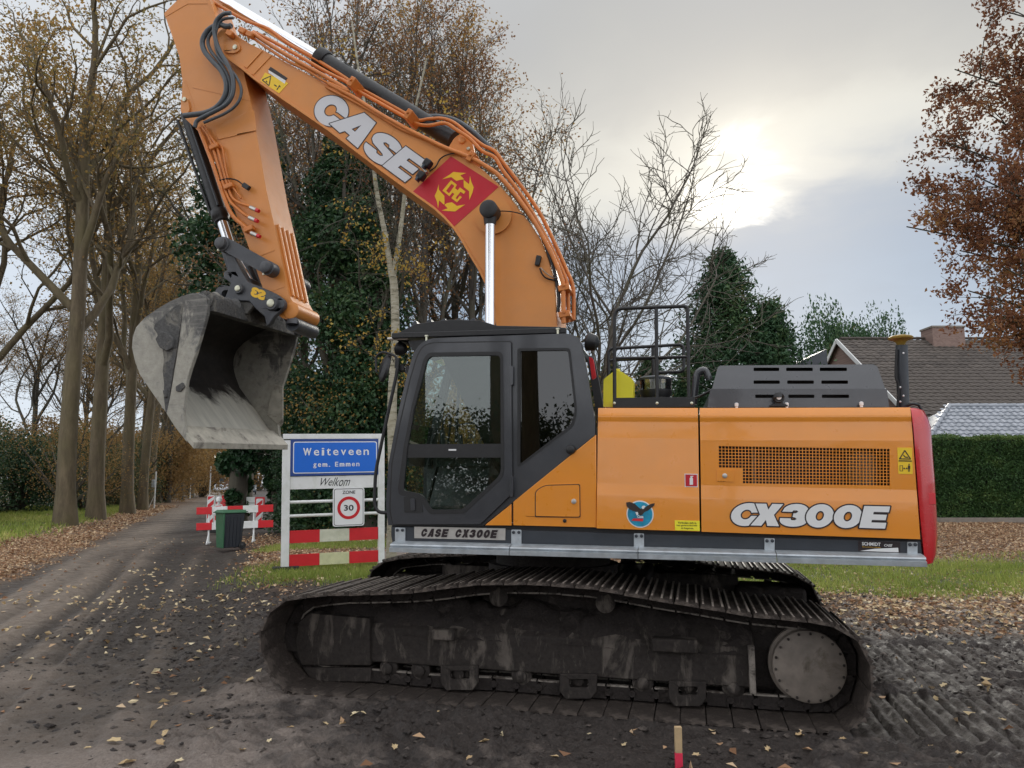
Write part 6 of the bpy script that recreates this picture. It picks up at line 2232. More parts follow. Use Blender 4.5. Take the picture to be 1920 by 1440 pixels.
MB().lathe((c.x, -1.489, c.z), (0, 1, 0), [(0, .012), (.002, .02), (.009, .02)], 16).build('lock', M['steel'], lt, 30)
print_letters('model_lettering', [
    ('C', (1366, 986), (1426, 986.5), (1376, 943)), ('X', (1407, 985), (1458, 986.5), (1416.5, 944)), ('3', (1459, 986.5), (1511, 988.5), (1469, 944)),
    ('0', (1507, 988), (1558, 990), (1516, 944.5)), ('0', (1559, 989), (1611, 991), (1568, 946)), ('E', (1610.5, 989.5), (1659, 991), (1620, 948.5))],
    -1.50, M['decal_white'], M['decal_dark'], rpan, line=0.010)
ws_ = part('warning_sticker', rc([(1682.5, 839, 1.5), (1710, 839.5, 1.5), (1711.5, 889, 1.5), (1684.5, 888.5, 1.5)], 3), -1.4785, -1.474, M['yellow_sticker'], rpan)
b = MB()
wf = -1.4805
def ln(b, a, c, wd, w):
    A, B = mp(*a, w), mp(*c, w)
    d = (B - A).normalized()
    nn = Vector((-d.z, 0, d.x)) * wd
    b.quad(A - nn, B - nn, B + nn, A + nn)
for k, (a, c) in enumerate((((1687, 860), (1696.5, 844.5)), ((1696.5, 844.5), (1707, 860)), ((1686, 860.3), (1708, 860.6)), ((1685, 864), (1710, 864.5)), ((1694, 853), (1697, 857)), ((1697, 857), (1703, 857.3)))):
    ln(b, a, c, 0.004, wf - 0.0001 * k)
for k, (x0_, y0_, x1_, y1_) in enumerate(((1687, 873, 1688, 883), (1692, 873, 1693, 883), (1687, 872.5, 1693, 873.3), (1687, 882.7, 1693, 883.5), (1694, 877, 1697, 879.5), (1698.5, 877, 1701.5, 879.5), (1702.5, 873, 1706.5, 879), (1703, 879, 1704.2, 884.5), (1704.9, 879, 1706, 884.5), (1703.5, 869.5, 1705.5, 872.5))):
    q = [mp(x, y, wf - 0.0001 * k) for x, y in ((x0_, y0_), (x1_, y0_), (x1_, y1_), (x0_, y1_))]
    b.quad(*q)
b.build('warning_pictogram', M['decal_dark'], ws_, None, fix=False)
fx = part('extinguisher_sticker', [(1283.5, 888), (1308, 888.5), (1308.5, 913.5), (1284, 913)], -1.4785, -1.474, M['decal_white'], fpan)
part('sticker_field', [(1285, 889.5), (1306.7, 890), (1307, 912), (1285.5, 911.6)], -1.4805, -1.4787, M['decal_red'], fx)
part('extinguisher_pictogram', [(1293, 897), (1295, 894.5), (1294, 892.5), (1300, 892), (1300, 893.5), (1297.5, 894.5), (1299.3, 897), (1299.5, 909), (1293.2, 909)], -1.4825, -1.481, M['decal_white'], fx)
yl = part('yellow_label', [(1265, 975.5), (1311.7, 976.5), (1312.3, 995.5), (1265.6, 994)], -1.5035, -1.499, M['label_yellow'], fpan)
for k, (t_, xa, xb) in enumerate((('Verboden zich in', 1271, 1305.5), ('het gevarenbereik', 1269, 1307.5), ('te begeven', 1277, 1300))):
    y = 981.8 + k * 5.2
    text_px('label_lettering', t_, (xa, y), (xb, y + .8), (xa, y - 3.9), -1.5035, M['decal_dark'], yl, 0.01, 0.002)
# round eagle badge
cb = mp(1200, 964, -1.503)
bd = MB().lathe((cb.x, -1.5035, cb.z), (0, 1, 0), [(0, 0), (0, .113), (.004, .114)], 40).build('eagle_badge', M['decal_white'], fpan, 30)
MB().lathe((cb.x, -1.5055, cb.z), (0, 1, 0), [(0, 0), (0, .104), (.002, .104)], 40).build('badge_field', M['teal'], bd, 30)
ex = lambda x, y: (1150 + x * 180 / 1920, 920 + y * 180 / 1920)
part('eagle_print', [ex(*p) for p in [(255, 235), (330, 225), (430, 260), (490, 320), (545, 365), (575, 350), (620, 350), (680, 300), (760, 260), (830, 250), (815, 300), (760, 345), (690, 400), (620, 430), (580, 480), (540, 500), (505, 470), (490, 430), (400, 410), (320, 370), (265, 310)]], -1.5075, -1.5056, M['eagle_brown'], bd)
part('eagle_head', [ex(*p) for p in [(565, 340), (580, 305), (620, 298), (650, 315), (625, 330), (610, 365), (580, 365)]], -1.5092, -1.5078, M['decal_white'], bd)
part('eagle_tail', [ex(*p) for p in [(440, 430), (490, 425), (500, 470), (470, 500)]], -1.5092, -1.5078, M['decal_white'], bd)
text_px('badge_lettering', 'Case', ex(480, 545), ex(600, 545), ex(480, 490), -1.5056, M['decal_white'], bd, 0.03, 0.002)
part('badge_stripe', [ex(*p) for p in [(360, 600), (400, 555), (605, 560), (590, 615)]], -1.5075, -1.5056, M['barrier_red'], bd)

# ---- counterweight
CW_R = [(1735, 763.5), (1743, 768), (1750, 785), (1754, 800), (1757, 850), (1761, 900), (1764.5, 960), (1766, 1010), (1763.5, 1040), (1757, 1056), (1748, 1058.5)]
CW_L = [(1709, 764.5), (1710.5, 769), (1711, 786), (1712.5, 801), (1715.5, 850), (1719.5, 900), (1724, 960), (1729, 1010), (1732, 1040), (1733, 1056), (1733.5, 1058)]
b = MB()
rings = []
top_in = [0.22, 0.13, 0.05, 0.02, 0, 0, 0, 0, 0, 0.015, 0.05]
for (a, c, ti) in zip(CW_R, CW_L, top_in):
    pr, plft = mp(*a, -1.36), mp(*c, -1.46)
    z = (pr.z + plft.z) / 2
    s0, s1 = plft.x, pr.x - 0.015
    wn_ = -1.47 + ti * 0.35
    ring = [(s0, wn_, z)]
    for k in range(1, 11):
        t = k / 10
        ring.append((s0 + (s1 - s0) * math.sin(t * math.pi / 2), wn_ + 0.20 * (1 - math.cos(t * math.pi / 2)), z))
    for k in range(1, 13):
        w = wn_ + 0.20 + (-wn_ * 2 - 0.40) * k / 12
        ring.append((s1 + 0.17 * (1 - (w / 1.3) ** 2), w, z))
    for k in range(9, -1, -1):
        t = k / 10
        ring.append((s0 + (s1 - s0) * math.sin(t * math.pi / 2), -(wn_ + 0.20 * (1 - math.cos(t * math.pi / 2))), z))
    rings.append(ring)
n = len(rings[0])
vs = [p for r_ in rings for p in r_]
fs = [(i * n + k, i * n + (k + 1) % n, (i + 1) * n + (k + 1) % n, (i + 1) * n + k) for i in range(len(rings) - 1) for k in range(n)]
fs += [tuple(range(n)), tuple((len(rings) - 1) * n + k for k in range(n))]
cwt = b.add(vs, fs).build('counterweight', M['red'], EXC, 42)
cc = mp(1747, 935, -1.42)
MB().box((cc.x, -1.425, cc.z), (0.075, 0.006, 0.09), Matrix.Rotation(R(36), 3, 'Z')).build('rear_square', M['sign_red'], cwt, 30, 0.004)  # small square plate, slightly brighter red than the counterweight

# ---- engine hood
def hood_face(mb, rows, holes_rows, wtop, wbot, ytop, ybot):
    pass
hd = MB()
HX = [(1323, 764), (1326, 732), (1341, 692, 10), (1352, 685.5, 6), (1637, 683, 6), (1646, 688, 6), (1666, 722), (1667, 764)]
wf_ = lambda y: -1.05 if y < 690 else (-1.06 - 0.12 * min(1, max(0, (y - 690) / 39.0)))
slots = []
for r_, (y, xs) in enumerate(((692.5, ((1413, 1461), (1474, 1524), (1537, 1588))), (716.5, ((1413, 1462), (1476, 1526), (1540, 1590))), (743, ((1416, 1463), (1478, 1527), (1541, 1592))))):
    for xa, xb in xs:
        slots.append((y, xa, xb))
def hood_plate(x_poly, sl, w_of):
    b = MB()
    loops = [x_poly] + [rc([(xa, y - 3.2, 1.5), (xb, y - 3.2, 1.5), (xb, y + 3.2, 1.5), (xa, y + 3.2, 1.5)], 2) for (y, xa, xb) in sl]
    P3 = {}
    flat = [p for l in loops for p in l]
    return b.plate(loops[0], loops[1:], lambda p: mp(p[0], p[1], w_of(p[1])), lambda p: mp(p[0], p[1], w_of(p[1])) + Vector((0, 0.012, 0)))
up = [(1346, 688), (1352, 685.5), (1637, 683), (1645, 687), (1660, 729), (1335, 729)]
lo = [(1332, 729), (1663, 729), (1667, 763), (1326, 764)]
W_UP = lambda y: -1.02 - 0.14 * (y - 685) / 44.0
W_LO = lambda y: -1.16 - 0.015 * (y - 729) / 35.0
hood = hood_plate(lo, [s for s in slots if s[0] > 729], W_LO)
hu = hood_plate(up, [s for s in slots if s[0] < 729], W_UP)
hood.add(hu.v, hu.f)
# ends and top of the hood
def p3(x, y, w_of):
    return mp(x, y, w_of(y))
A = [p3(1346, 688, W_UP), p3(1352, 685.5, W_UP), p3(1637, 683, W_UP), p3(1645, 687, W_UP), p3(1660, 729, W_UP), p3(1335, 729, W_UP), p3(1326, 764, W_LO), p3(1667, 763, W_LO)]
far = lambda p, w: Vector((p.x, w, p.z))
hood.quad(A[1], A[2], far(A[2], .55), far(A[1], .55))
hood.quad(A[0], A[1], far(A[1], .55), far(A[0], .55))
hood.quad(A[2], A[3], far(A[3], .55), far(A[2], .55))
lb, lm = mp(1322, 764, -1.1), mp(1327, 731, -1.1)
hood.quad(A[5], A[0], far(A[0], .55), far(Vector((A[5].x - .05, 0, A[5].z)), .55))
hood.quad(A[6], A[5], far(Vector((A[5].x - .05, 0, A[5].z)), .55), far(Vector((A[6].x - .05, 0, A[6].z)), .55))
rb = lambda p: Vector((p.x + .03, .55, p.z))
hood.quad(A[3], A[4], rb(A[4]), far(A[3], .55))
hood.quad(A[4], A[7], rb(A[7]), rb(A[4]))
ho = hood.build('engine_hood', M['hood_grey'], EXC, 28)
MB().box(((A[0].x + A[3].x) / 2, -0.3, (A[0].z + A[7].z) / 2), (1.15, 1.2, 0.3)).build('hood_interior', M['black'], ho, None)
for px, py in ((1381, 759), (1475, 758.5), (1615, 757)):
    c = mp(px, py, -1.22)
    MB().lathe((c.x, -1.22, c.z), (0, 0, 1), [(-.03, .012), (-.015, .012), (-.012, .017), (.012, .017), (.018, .008)], 12).build('hood_bolt', M['lens'], ho, 30)
cb_ = part('camera_bracket', [(1444, 762), (1444, 759), (1453, 757), (1455, 750), (1466, 750), (1468, 757), (1477, 759), (1477, 762)], -1.24, -1.18, M['black'], ho)
c = mp(1460.5, 745, -1.26)
MB().lathe((c.x, -1.26, c.z), (0, 1, 0), [(0, .02), (0, .042), (.02, .048), (.07, .045), (.075, .02)], 20).build('camera_body', M['black'], cb_, 35)
MB().lathe((c.x, -1.264, c.z), (0, 1, 0), [(0, .001), (0, .021), (.005, .021)], 16).build('camera_lens', M['lens'], cb_, 35)

# ---- positioning mast behind the hood
WM = -0.75
mast = MB().cyl(mp(1693.5, 764, WM), mp(1690.5, 648, WM), 0.050, 20).build('antenna_mast', M['deck_grey'], EXC, 40)
pa, pb = mp(1683, 764, WM - .04), mp(1681.5, 655, WM - .04)
MB().tube(smooth_path([pa, pa.lerp(pb, .35) + Vector((.012, 0, 0)), pa.lerp(pb, .55) + Vector((-.01, 0, 0)), pb], 5), 0.012, 6).build('mast_cable', M['black'], mast, 50)
c = mp(1688.5, 634, WM)
MB().lathe((c.x, WM, c.z - 0.065), (0, 0, 1), [(0, .03), (.03, .045), (.045, .07), (.055, .10), (.07, .105), (.078, .095), (.088, .06), (.092, .0)], 28).build('satellite_antenna', M['antenna'], mast, 40, label='dull yellow disc antenna')
c = mp(1697, 762, WM - .07)
for k, yy in enumerate((662, 726, 742, 753)):
    q = mp(1688 if k % 2 else 1694, yy, WM - .05)
    MB().lathe((q.x, WM - .055, q.z), (0, 1, 0), [(0, .003), (.004, .009), (.012, .009)], 8).build('mast_bolt', M['lens'], mast, 30)
MB().tube(smooth_path([mp(1700, 760, WM - .1), mp(1712, 757, WM - .1), mp(1722, 760, WM), mp(1728, 768, WM)], 5), 0.014, 8).build('mast_cable', M['black'], mast, 50)

# ---- service platform with handrail, pre-cleaner
plat = part('platform', [(1149, 746), (1303, 744), (1303, 763), (1149, 764)], -1.36, -0.25, M['black'], bevel=0.004)
hr = MB()
WR = -1.33
r0 = 0.0165
def bend(pts, w):
    f2 = rc([(p[0], p[1], p[2] if len(p) > 2 else 0) for p in pts], 6)
    return f2
def open_rc(pts, w):
    """open polyline with rounded inner corners"""
    q = rc([(pts[0][0], pts[0][1])] + list(pts[1:-1]) + [(pts[-1][0], pts[-1][1])], 5)
    return [mp(p[0], p[1], w) for p in q]
hr.tube(open_rc([(1152.5, 762), (1152, 579, 16), (1289, 574, 8), (1291.5, 754)], WR), r0, 10)
hr.tube(open_rc([(1232, 757), (1230.5, 578)], WR), r0, 10)
hr.tube(open_rc([(1152, 672), (1290, 669)], WR), r0 * .8, 8)
hr.build('handrail', M['black'], EXC, 60)
hr2 = MB()
hr2.tube(open_rc([(1141, 712), (1140.5, 654, 10), (1282, 646, 10), (1282, 697, 10), (1226, 699)], -0.35), r0, 10)
hr2.tube(open_rc([(1140, 676), (1280, 670)], -0.35), r0 * .8, 8)
hr2.tube(open_rc([(1226, 758), (1225, 652)], -0.35), r0 * 1.3, 8)
hr2.build('handrail', M['black'], EXC, 60)
for px in (1152, 1232, 1297):
    q = mp(px, 756, -1.362)
    MB().lathe((q.x, -1.372, q.z), (0, 1, 0), [(0, .006), (.004, .013), (.012, .013)], 10).build('platform_bolt', M['zinc'], plat, 30)
c = mp(1230, 747, -0.85)
MB().lathe((c.x, -0.85, c.z), (0, 0, 1), [(0, .13), (.05, .15), (.075, .15)], 28).build('precleaner_base', M['black'], EXC, 35)
MB().lathe((c.x, -0.85, c.z + .076), (0, 0, 1), [(0, .148), (.09, .15)], 28).build('precleaner_bowl', M['glass'], EXC, 35)
MB().lathe((c.x, -0.85, c.z + .167), (0, 0, 1), [(0, .158), (.02, .16), (.035, .14), (.04, 0)], 28).build('precleaner_lid', M['deck_grey'], EXC, 35)
MB().lathe((c.x, -0.85, c.z + .076), (0, 0, 1), [(0, .07), (.09, .05)], 12).build('precleaner_core', M['concrete'], EXC, 35)
# bent exhaust / hose ends behind the rail
MB().tube(smooth_path(tp([(1300, 758), (1304, 720), (1308, 700), (1322, 695), (1330, 712)], -0.6), 5), 0.035, 10).build('exhaust_elbow', M['hood_grey'], EXC, 50)
MB().tube(smooth_path(tp([(1296, 748), (1318, 740), (1340, 728)], -0.9), 5), 0.012, 6).build('hose', M['black'], EXC, 50)

# ---- cab
WC = -1.47
shell_out = rc([(728, 985), (723, 950, 20), (728, 872), (743, 790), (761, 711), (775, 662), (789, 643, 10), (808, 634, 14), (1068, 625, 22), (1088, 634, 12), (1099, 690), (1116, 790), (1116, 815), (962, 941), (905, 986)], 6)
door_out = rc([(737, 983), (732, 955, 12), (736, 870), (752, 790), (770, 712), (783, 668, 10), (794, 649, 14), (812, 643.5, 8), (958, 641.5, 3), (960.5, 925), (900, 983)], 5)
door_glass = rc([(752, 912, 4), (760, 838), (774, 762), (797, 674, 10), (804, 664, 8), (941, 662, 9), (942, 892, 14), (869, 959, 6), (806, 960, 8), (796, 943), (788, 931, 8), (752, 924, 5)], 4)
rear_glass = rc([(974, 657, 4), (1066, 656, 7), (1079, 772, 14), (1072, 797, 10), (974, 872, 5)], 5)
cabh = MB()
px_plate(cabh, shell_out, [rc([(744, 975, 6), (742, 905), (760, 805), (783, 700), (797, 657, 8), (945, 652, 4), (948, 910), (880, 972, 6)], 4), rear_glass], WC, WC + 0.07)
cab = cabh.build('cab', M['charcoal'], EXC, 35, 0.012, seg=3)
# roof, far wall, front and back frames of the cab (hollow so the glass shows the far side)
so = [mp(p[0], p[1], WC) for p in shell_out]
roof_pts = [p for p in so if p.z > so[0].z + 1.55]
WF = -0.42
s_front = [mp(*p, WC) for p in ((725, 950), (728, 872), (743, 790), (761, 711), (775, 662), (789, 643), (808, 634))]
s_back = [mp(*p, WC) for p in ((1088, 634), (1099, 690), (1116, 790))]
rf = MB()
zt_ = mp(808, 634, WC).z
a, b_ = mp(800, 637, WC), mp(1076, 628, WC)
rf.loft([(a.x, WC + 0.02, a.z - 0.005), (b_.x, WC + 0.02, b_.z - .005), (b_.x, WC + 0.02, b_.z - 0.09), (a.x - .05, WC + 0.02, a.z - 0.09)],
        [(a.x, WF, a.z - 0.005), (b_.x, WF, b_.z - .005), (b_.x, WF, b_.z - 0.09), (a.x - .05, WF, a.z - 0.09)])
rf.build('cab_roof', M['charcoal'], cab, 30, 0.02)
for pts, nm in ((s_front, 'front_pillar'), (s_back, 'rear_pillar')):
    for w in ((WF - 0.07, WF),):
        b = MB()
        for i in range(len(pts) - 1):
            p, q = pts[i], pts[i + 1]
            sgn = 1 if nm == 'front_pillar' else -1
            b.loft([(p.x, w[0], p.z), (p.x + sgn * .08, w[0], p.z), (p.x + sgn * .08, w[1], p.z), (p.x, w[1], p.z)],
                   [(q.x, w[0], q.z), (q.x + sgn * .08, w[0], q.z), (q.x + sgn * .08, w[1], q.z), (q.x, w[1], q.z)])
        b.build(nm, M['charcoal'], cab, 30)
fl = MB()
a, b_ = mp(735, 950, WC), mp(1112, 950, WC)
fl.box(((a.x + b_.x) / 2, (WC + WF) / 2, a.z - 0.07), (b_.x - a.x - .1, WF - WC - .1, 0.12))
fl.box(((a.x + b_.x) / 2, WF - 0.03, a.z + 0.24), (b_.x - a.x - .1, 0.05, 0.62))
fl.build('cab_floor', M['interior'], cab, 30)
bk = mp(1110, 800, WC)
MB().box((bk.x - .06, (WC + WF) / 2, bk.z - .42), (0.06, WF - WC - .1, 0.9)).build('cab_back_wall', M['interior'], cab, 30)
# front and back windscreens
fw = MB()
for i in range(1, len(s_front) - 2):
    p, q = s_front[i], s_front[i + 1]
    fw.quad((p.x + .03, WC + .08, p.z), (p.x + .03, WF - .08, p.z), (q.x + .03, WF - .08, q.z), (q.x + .03, WC + .08, q.z))
fw.build('windscreen', M['glass'], cab, None)
part('panel_shadow_line', [(735, 981), (905, 981), (1122, 986), (1728, 1008), (1729, 1019), (1122, 1003), (905, 993), (735, 990)], -1.438, -1.30, M['black'])  # black strip fills the gap, painted in as the shadow below the panels
# orange lower corner with tool hatch
lp = MB()
px_plate(lp, [(1117.5, 815), (1119, 989), (962, 985), (962, 941)], [], -1.485, -1.40)
low = lp.build('cab_side_panel', M['orange'], EXC, 30, 0.006, label='orange lower cab panel with tool hatch')
part('hatch_recess', rc([(985, 968, 3), (985, 955, 5), (1003, 925, 10), (1022, 907, 12), (1089, 905.5, 4), (1089, 972, 4)], 4), -1.489, -1.484, M['orange'], low, bevel=0.003)
part('hatch_gap', rc([(1002.8, 969.6, 3), (1002.8, 921.5, 6), (1019.5, 909.4, 10), (1087.7, 907.4, 4), (1088.7, 970.6, 4)], 4), -1.4905, -1.488, M['decal_dark'], low)
ht = part('tool_hatch', rc([(1004.5, 968, 3), (1004.5, 922, 6), (1020, 911, 10), (1086, 909, 4), (1087, 969, 4)], 4), -1.497, -1.488, M['orange'], low, bevel=0.004)
c = mp(1076, 940, -1.498)
MB().lathe((c.x, -1.506, c.z), (0, 1, 0), [(0, .012), (.002, .022), (.01, .022)], 18).build('hatch_lock', M['steel'], ht, 30)
c = mp(1059, 976.5, -1.487)
MB().lathe((c.x, -1.498, c.z), (0, 1, 0), [(0, .008), (.003, .016), (.012, .016)], 14).build('rubber_stop', M['black'], low, 30)
# door
def grow(poly, d):
    out_ = []
    n_ = len(poly)
    ar = sum(poly[i][0] * poly[(i + 1) % n_][1] - poly[(i + 1) % n_][0] * poly[i][1] for i in range(n_))
    sg = 1 if ar > 0 else -1
    for i in range(n_):
        a_, c_ = Vector(poly[i - 1]), Vector(poly[(i + 1) % n_])
        t_ = (c_ - a_).normalized()
        out_.append((poly[i][0] + t_.y * d * sg, poly[i][1] - t_.x * d * sg))
    return out_
part('door_seal', grow(door_out, 2.4), WC - 0.006, WC - 0.001, M['black'], cab, holes=[grow(door_out, -9)])
dm = MB()
px_plate(dm, door_out, [door_glass], WC - 0.028, WC - 0.003)
door = dm.build('cab_door', M['charcoal'], EXC, 35, 0.010, seg=3)
part('door_corner', [(909, 985), (958.5, 945), (959, 985.5)], WC - 0.016, WC + 0.02, M['orange'], door, bevel=0.004)
gs = MB()
o = sz(door_glass, WC - 0.015)
gs.plate(o, [], lambda p: (p[0], WC - 0.014, p[1]), lambda p: (p[0], WC - 0.010, p[1]))
gs.build('door_window', M['glass'], door, None)
part('window_bar', [(758, 833), (943, 832), (943, 858), (754, 858)], WC - 0.022, WC - 0.016, M['black'], door)
part('window_frame', rc([(746, 916, 4), (757, 836), (772, 760), (794, 673, 10), (803, 661, 8), (943, 659, 10), (945, 893, 14), (870, 963, 6), (805, 964, 8), (793, 946), (785, 935, 8), (748, 928, 5)], 4),
     WC - 0.032, WC - 0.006, M['black'], door, holes=[rc([(757, 910, 4), (764, 838), (778, 762), (800, 678, 10), (806, 668, 8), (938, 666, 9), (939, 890, 14), (867, 955, 6), (808, 956, 8), (800, 940), (790, 926, 8), (757, 920, 5)], 4)])
part('door_recess', rc([(757, 931, 3), (781, 931, 6), (790, 938, 4), (793, 961, 3), (758, 961, 3)], 3), WC - 0.033, WC - 0.02, M['black'], door)
hnd = part('door_handle', rc([(769, 935, 2), (777, 935, 2), (778, 957, 2), (770, 957, 2)], 3), WC - 0.045, WC - 0.032, M['charcoal'], door, bevel=0.003)
part('window_latch', [(841, 842), (855, 842), (855, 845), (841, 845)], WC - 0.03, WC - 0.021, M['lens'], door)
for ya, yb in ((686, 722), (893, 932)):
    part('door_hinge', rc([(955.5, ya, 2), (961.5, ya, 2), (961.5, yb, 2), (955.5, yb, 2)], 2), WC - 0.045, WC - 0.01, M['charcoal'], door, bevel=0.003)
b = MB()
o = sz(rear_glass, WC + 0.012)
b.plate(o, [], lambda p: (p[0], WC + 0.012, p[1]), lambda p: (p[0], WC + 0.018, p[1]))
b.build('rear_side_window', M['glass_dark'], cab, None)
part('window_seal', rc([(970, 653, 5), (1069, 652, 8), (1082, 772, 14), (1075, 800, 10), (970, 877, 6)], 5), WC - 0.006, WC + 0.02, M['black'], cab, holes=[rc([(975, 658, 4), (1065, 657, 7), (1078, 771, 13), (1071, 796, 9), (975, 870, 5)], 5)])
c = mp(1071, 843, WC)
MB().lathe((c.x, WC - 0.05, c.z), (0, 1, 0), [(0, .022), (.008, .036), (.022, .042), (.05, .042)], 20).build('bump_stop', M['black'], cab, 35)
b = MB().tube([mp(773, 779, WC - .03), mp(776, 763, WC - .03)], 0.008, 8).build('pillar_grip', M['black'], door, 40)
# inside: seat, consoles, levers, steering column
st = MB()
cs = mp(890, 880, -0.95)
st.box((cs.x, -0.95, cs.z - 0.02), (0.5, 0.5, 0.14)).box((cs.x + 0.27, -0.95, cs.z + 0.36), (0.13, 0.46, 0.74), Matrix.Rotation(R(12), 3, 'Y'))
st.box((cs.x + 0.37, -0.95, cs.z + 0.82), (0.09, 0.26, 0.2), Matrix.Rotation(R(12), 3, 'Y'))
st.build('operator_seat', M['seat'], cab, 40, 0.04)
for w in (-1.25, -0.65):
    b = MB().box((cs.x - 0.02, w, cs.z + 0.12), (0.5, 0.13, 0.2))
    b.tube([(cs.x - 0.22, w, cs.z + 0.2), (cs.x - 0.24, w, cs.z + 0.36)], [0.018, 0.026], 8)
    b.build('control_console', M['interior'], cab, 40, 0.015)
b = MB().tube([mp(800, 950, -0.9), mp(826, 850, -0.9)], 0.02, 8)
b.tube(smooth_path([mp(824, 850, -1.1), mp(832, 790, -1.1), mp(845, 780, -1.1), mp(838, 850, -1.1)], 4), 0.012, 6)
b.tube([mp(855, 830, -0.95), mp(860, 730, -0.95)], 0.016, 6)
b.tube([mp(838, 800, -0.6), mp(940, 784, -0.6)], 0.009, 6)
b.build('control_levers', M['black'], cab, 40)
part('seat_tag', [(917, 816), (933, 815), (934, 823), (917, 824)], -0.9, -0.88, M['decal_red'], cab)
part('reflection_panel', [(800, 880), (858, 872), (905, 872), (935, 930), (900, 958), (800, 958)], -0.62, -0.6, M['seat'], cab)  # grey sheet standing in for the pale reflection in the lower door glass

# roof guard with louvres
rg = MB()
WG0, WG1 = -1.38, -0.50
gx = [(736, 631), (1061, 621)]
a, b_ = mp(736, 630, WG0), mp(1062, 620, WG0)
zg = a.z
rg.box(((a.x + b_.x) / 2, WG0, (a.z + b_.z) / 2), (b_.x - a.x, 0.05, 0.05), Matrix.Rotation(math.atan2(a.z - b_.z, b_.x - a.x), 3, 'Y'))
rg.box(((a.x + b_.x) / 2, WG1, (a.z + b_.z) / 2), (b_.x - a.x, 0.05, 0.05), Matrix.Rotation(math.atan2(a.z - b_.z, b_.x - a.x), 3, 'Y'))
rg.box((a.x + .02, (WG0 + WG1) / 2, a.z), (0.05, WG1 - WG0, 0.05))
guard = rg.build('roof_guard', M['black'], EXC, 30, 0.006)
gp = MB()
q1 = mp(1000, 611, (WG0 + WG1) / 2)
prof = [(a.x + .03, a.z + 0.03), (a.x + .22, a.z + 0.115), (a.x + .55, a.z + 0.14), (a.x + .85, a.z + 0.12), (a.x + 1.02, a.z + 0.06), (b_.x - .06, b_.z + 0.045), (b_.x, b_.z - .02), (b_.x, b_.z - .03), (a.x + .03, a.z)]
gp.plate(prof, [], lambda p: (p[0], WG0 + 0.03, p[1]), lambda p: (p[0], WG1 - 0.03, p[1]))
gp.build('guard_panel', M['black'], guard, 30, 0.01)
for k in range(5):
    s = a.x + 0.20 + k * 0.145
    MB().box((s, (WG0 + WG1) / 2, a.z + 0.125 + 0.01 * (k in (1, 2, 3))), (0.05, WG1 - WG0 - 0.1, 0.035), Matrix.Rotation(R(-25), 3, 'Y')).build('louvre', M['deck_grey'], guard, 30, 0.005)
MB().cyl(mp(727, 635.5, WG0 + .05), mp(766, 634.5, WG0 + .05), 0.016, 8).build('light_bar', M['steel'], guard, 40)
for px in (800, 1046):
    q = mp(px, 631 if px == 800 else 618, WG0 - .03)
    MB().cyl(q, q + Vector((0, 0, -.05)), 0.012, 8).cyl(q, q + Vector((0, 0, .012)), 0.02, 8).build('guard_stud', M['zinc'], guard, 30)
part('guard_support', [(765, 640), (800, 636), (795, 650), (783, 662), (772, 655)], WG0 + .03, WG0 + .08, M['black'], guard)
c = mp(752, 652, -1.2)
wl_ = MB().lathe((c.x - .05, -1.2, c.z), (1, 0, -0.25), [(0, .05), (.02, .07), (.08, .06), (.11, .03)], 16).build('work_light', M['black'], guard, 40)
b = MB().lathe((mp(1098, 640, -1.2).x, -1.2, mp(1098, 640, -1.2).z), (1, 0, -0.2), [(0, .06), (.02, .09), (.10, .07), (.13, .02)], 16).build('work_light', M['black'], EXC, 40)
part('rear_lamp', rc([(1104, 668, 3), (1112, 672, 3), (1118, 708, 4), (1110, 712, 3)], 3), -0.9, -0.86, M['sign_red'], EXC)

# mirror and its long rail
mr = MB()
mr.tube(open_rc([(706, 698), (704, 668, 14), (718, 659, 8), (744, 668, 8), (742, 690)], -1.45), 0.012, 8)
mirror = mr.build('mirror_bracket', M['black'], EXC, 60)
b = MB()
b.tube(open_rc([(747, 672), (744, 700, 10), (722, 800, 30), (704, 885, 20), (702, 945, 10), (708, 960, 8), (728, 962)], -1.45), 0.0165, 10)
b.build('grab_rail', M['black'], EXC, 60)
c = mp(722, 690, -1.42)
m_ = MB()
m_.lathe((0, 0, 0), (1, 0, 0), [(-.03, .0), (-.028, .06), (-.01, .085), (.01, .088), (.016, .08), (.016, 0)], 24)
m_.v = [(x * 1.2, y * 0.95, z * 1.6) for x, y, z in m_.v]
mo = m_.build('mirror_head', M['black'], mirror, 40)
mo.location = c
mo.rotation_euler = (0, R(14), R(42))
b = MB()
for dx, dy in ((0, 0), (14, 4), (26, -2)):
    q = mp(752 + dx, 690 + dy, -1.40)
    b.box(q, (0.07, 0.05, 0.045), Matrix.Rotation(R(20 * dx), 3, 'Y'))
b.tube(smooth_path(tp([(745, 693), (756, 697), (770, 691), (786, 690)], -1.4), 4), 0.008, 6)
b.tube(smooth_path(tp([(745, 688), (760, 683), (774, 694), (788, 684)], -1.38), 4), 0.006, 6)
b.build('mirror_clamp', M['black'], mirror, 40)

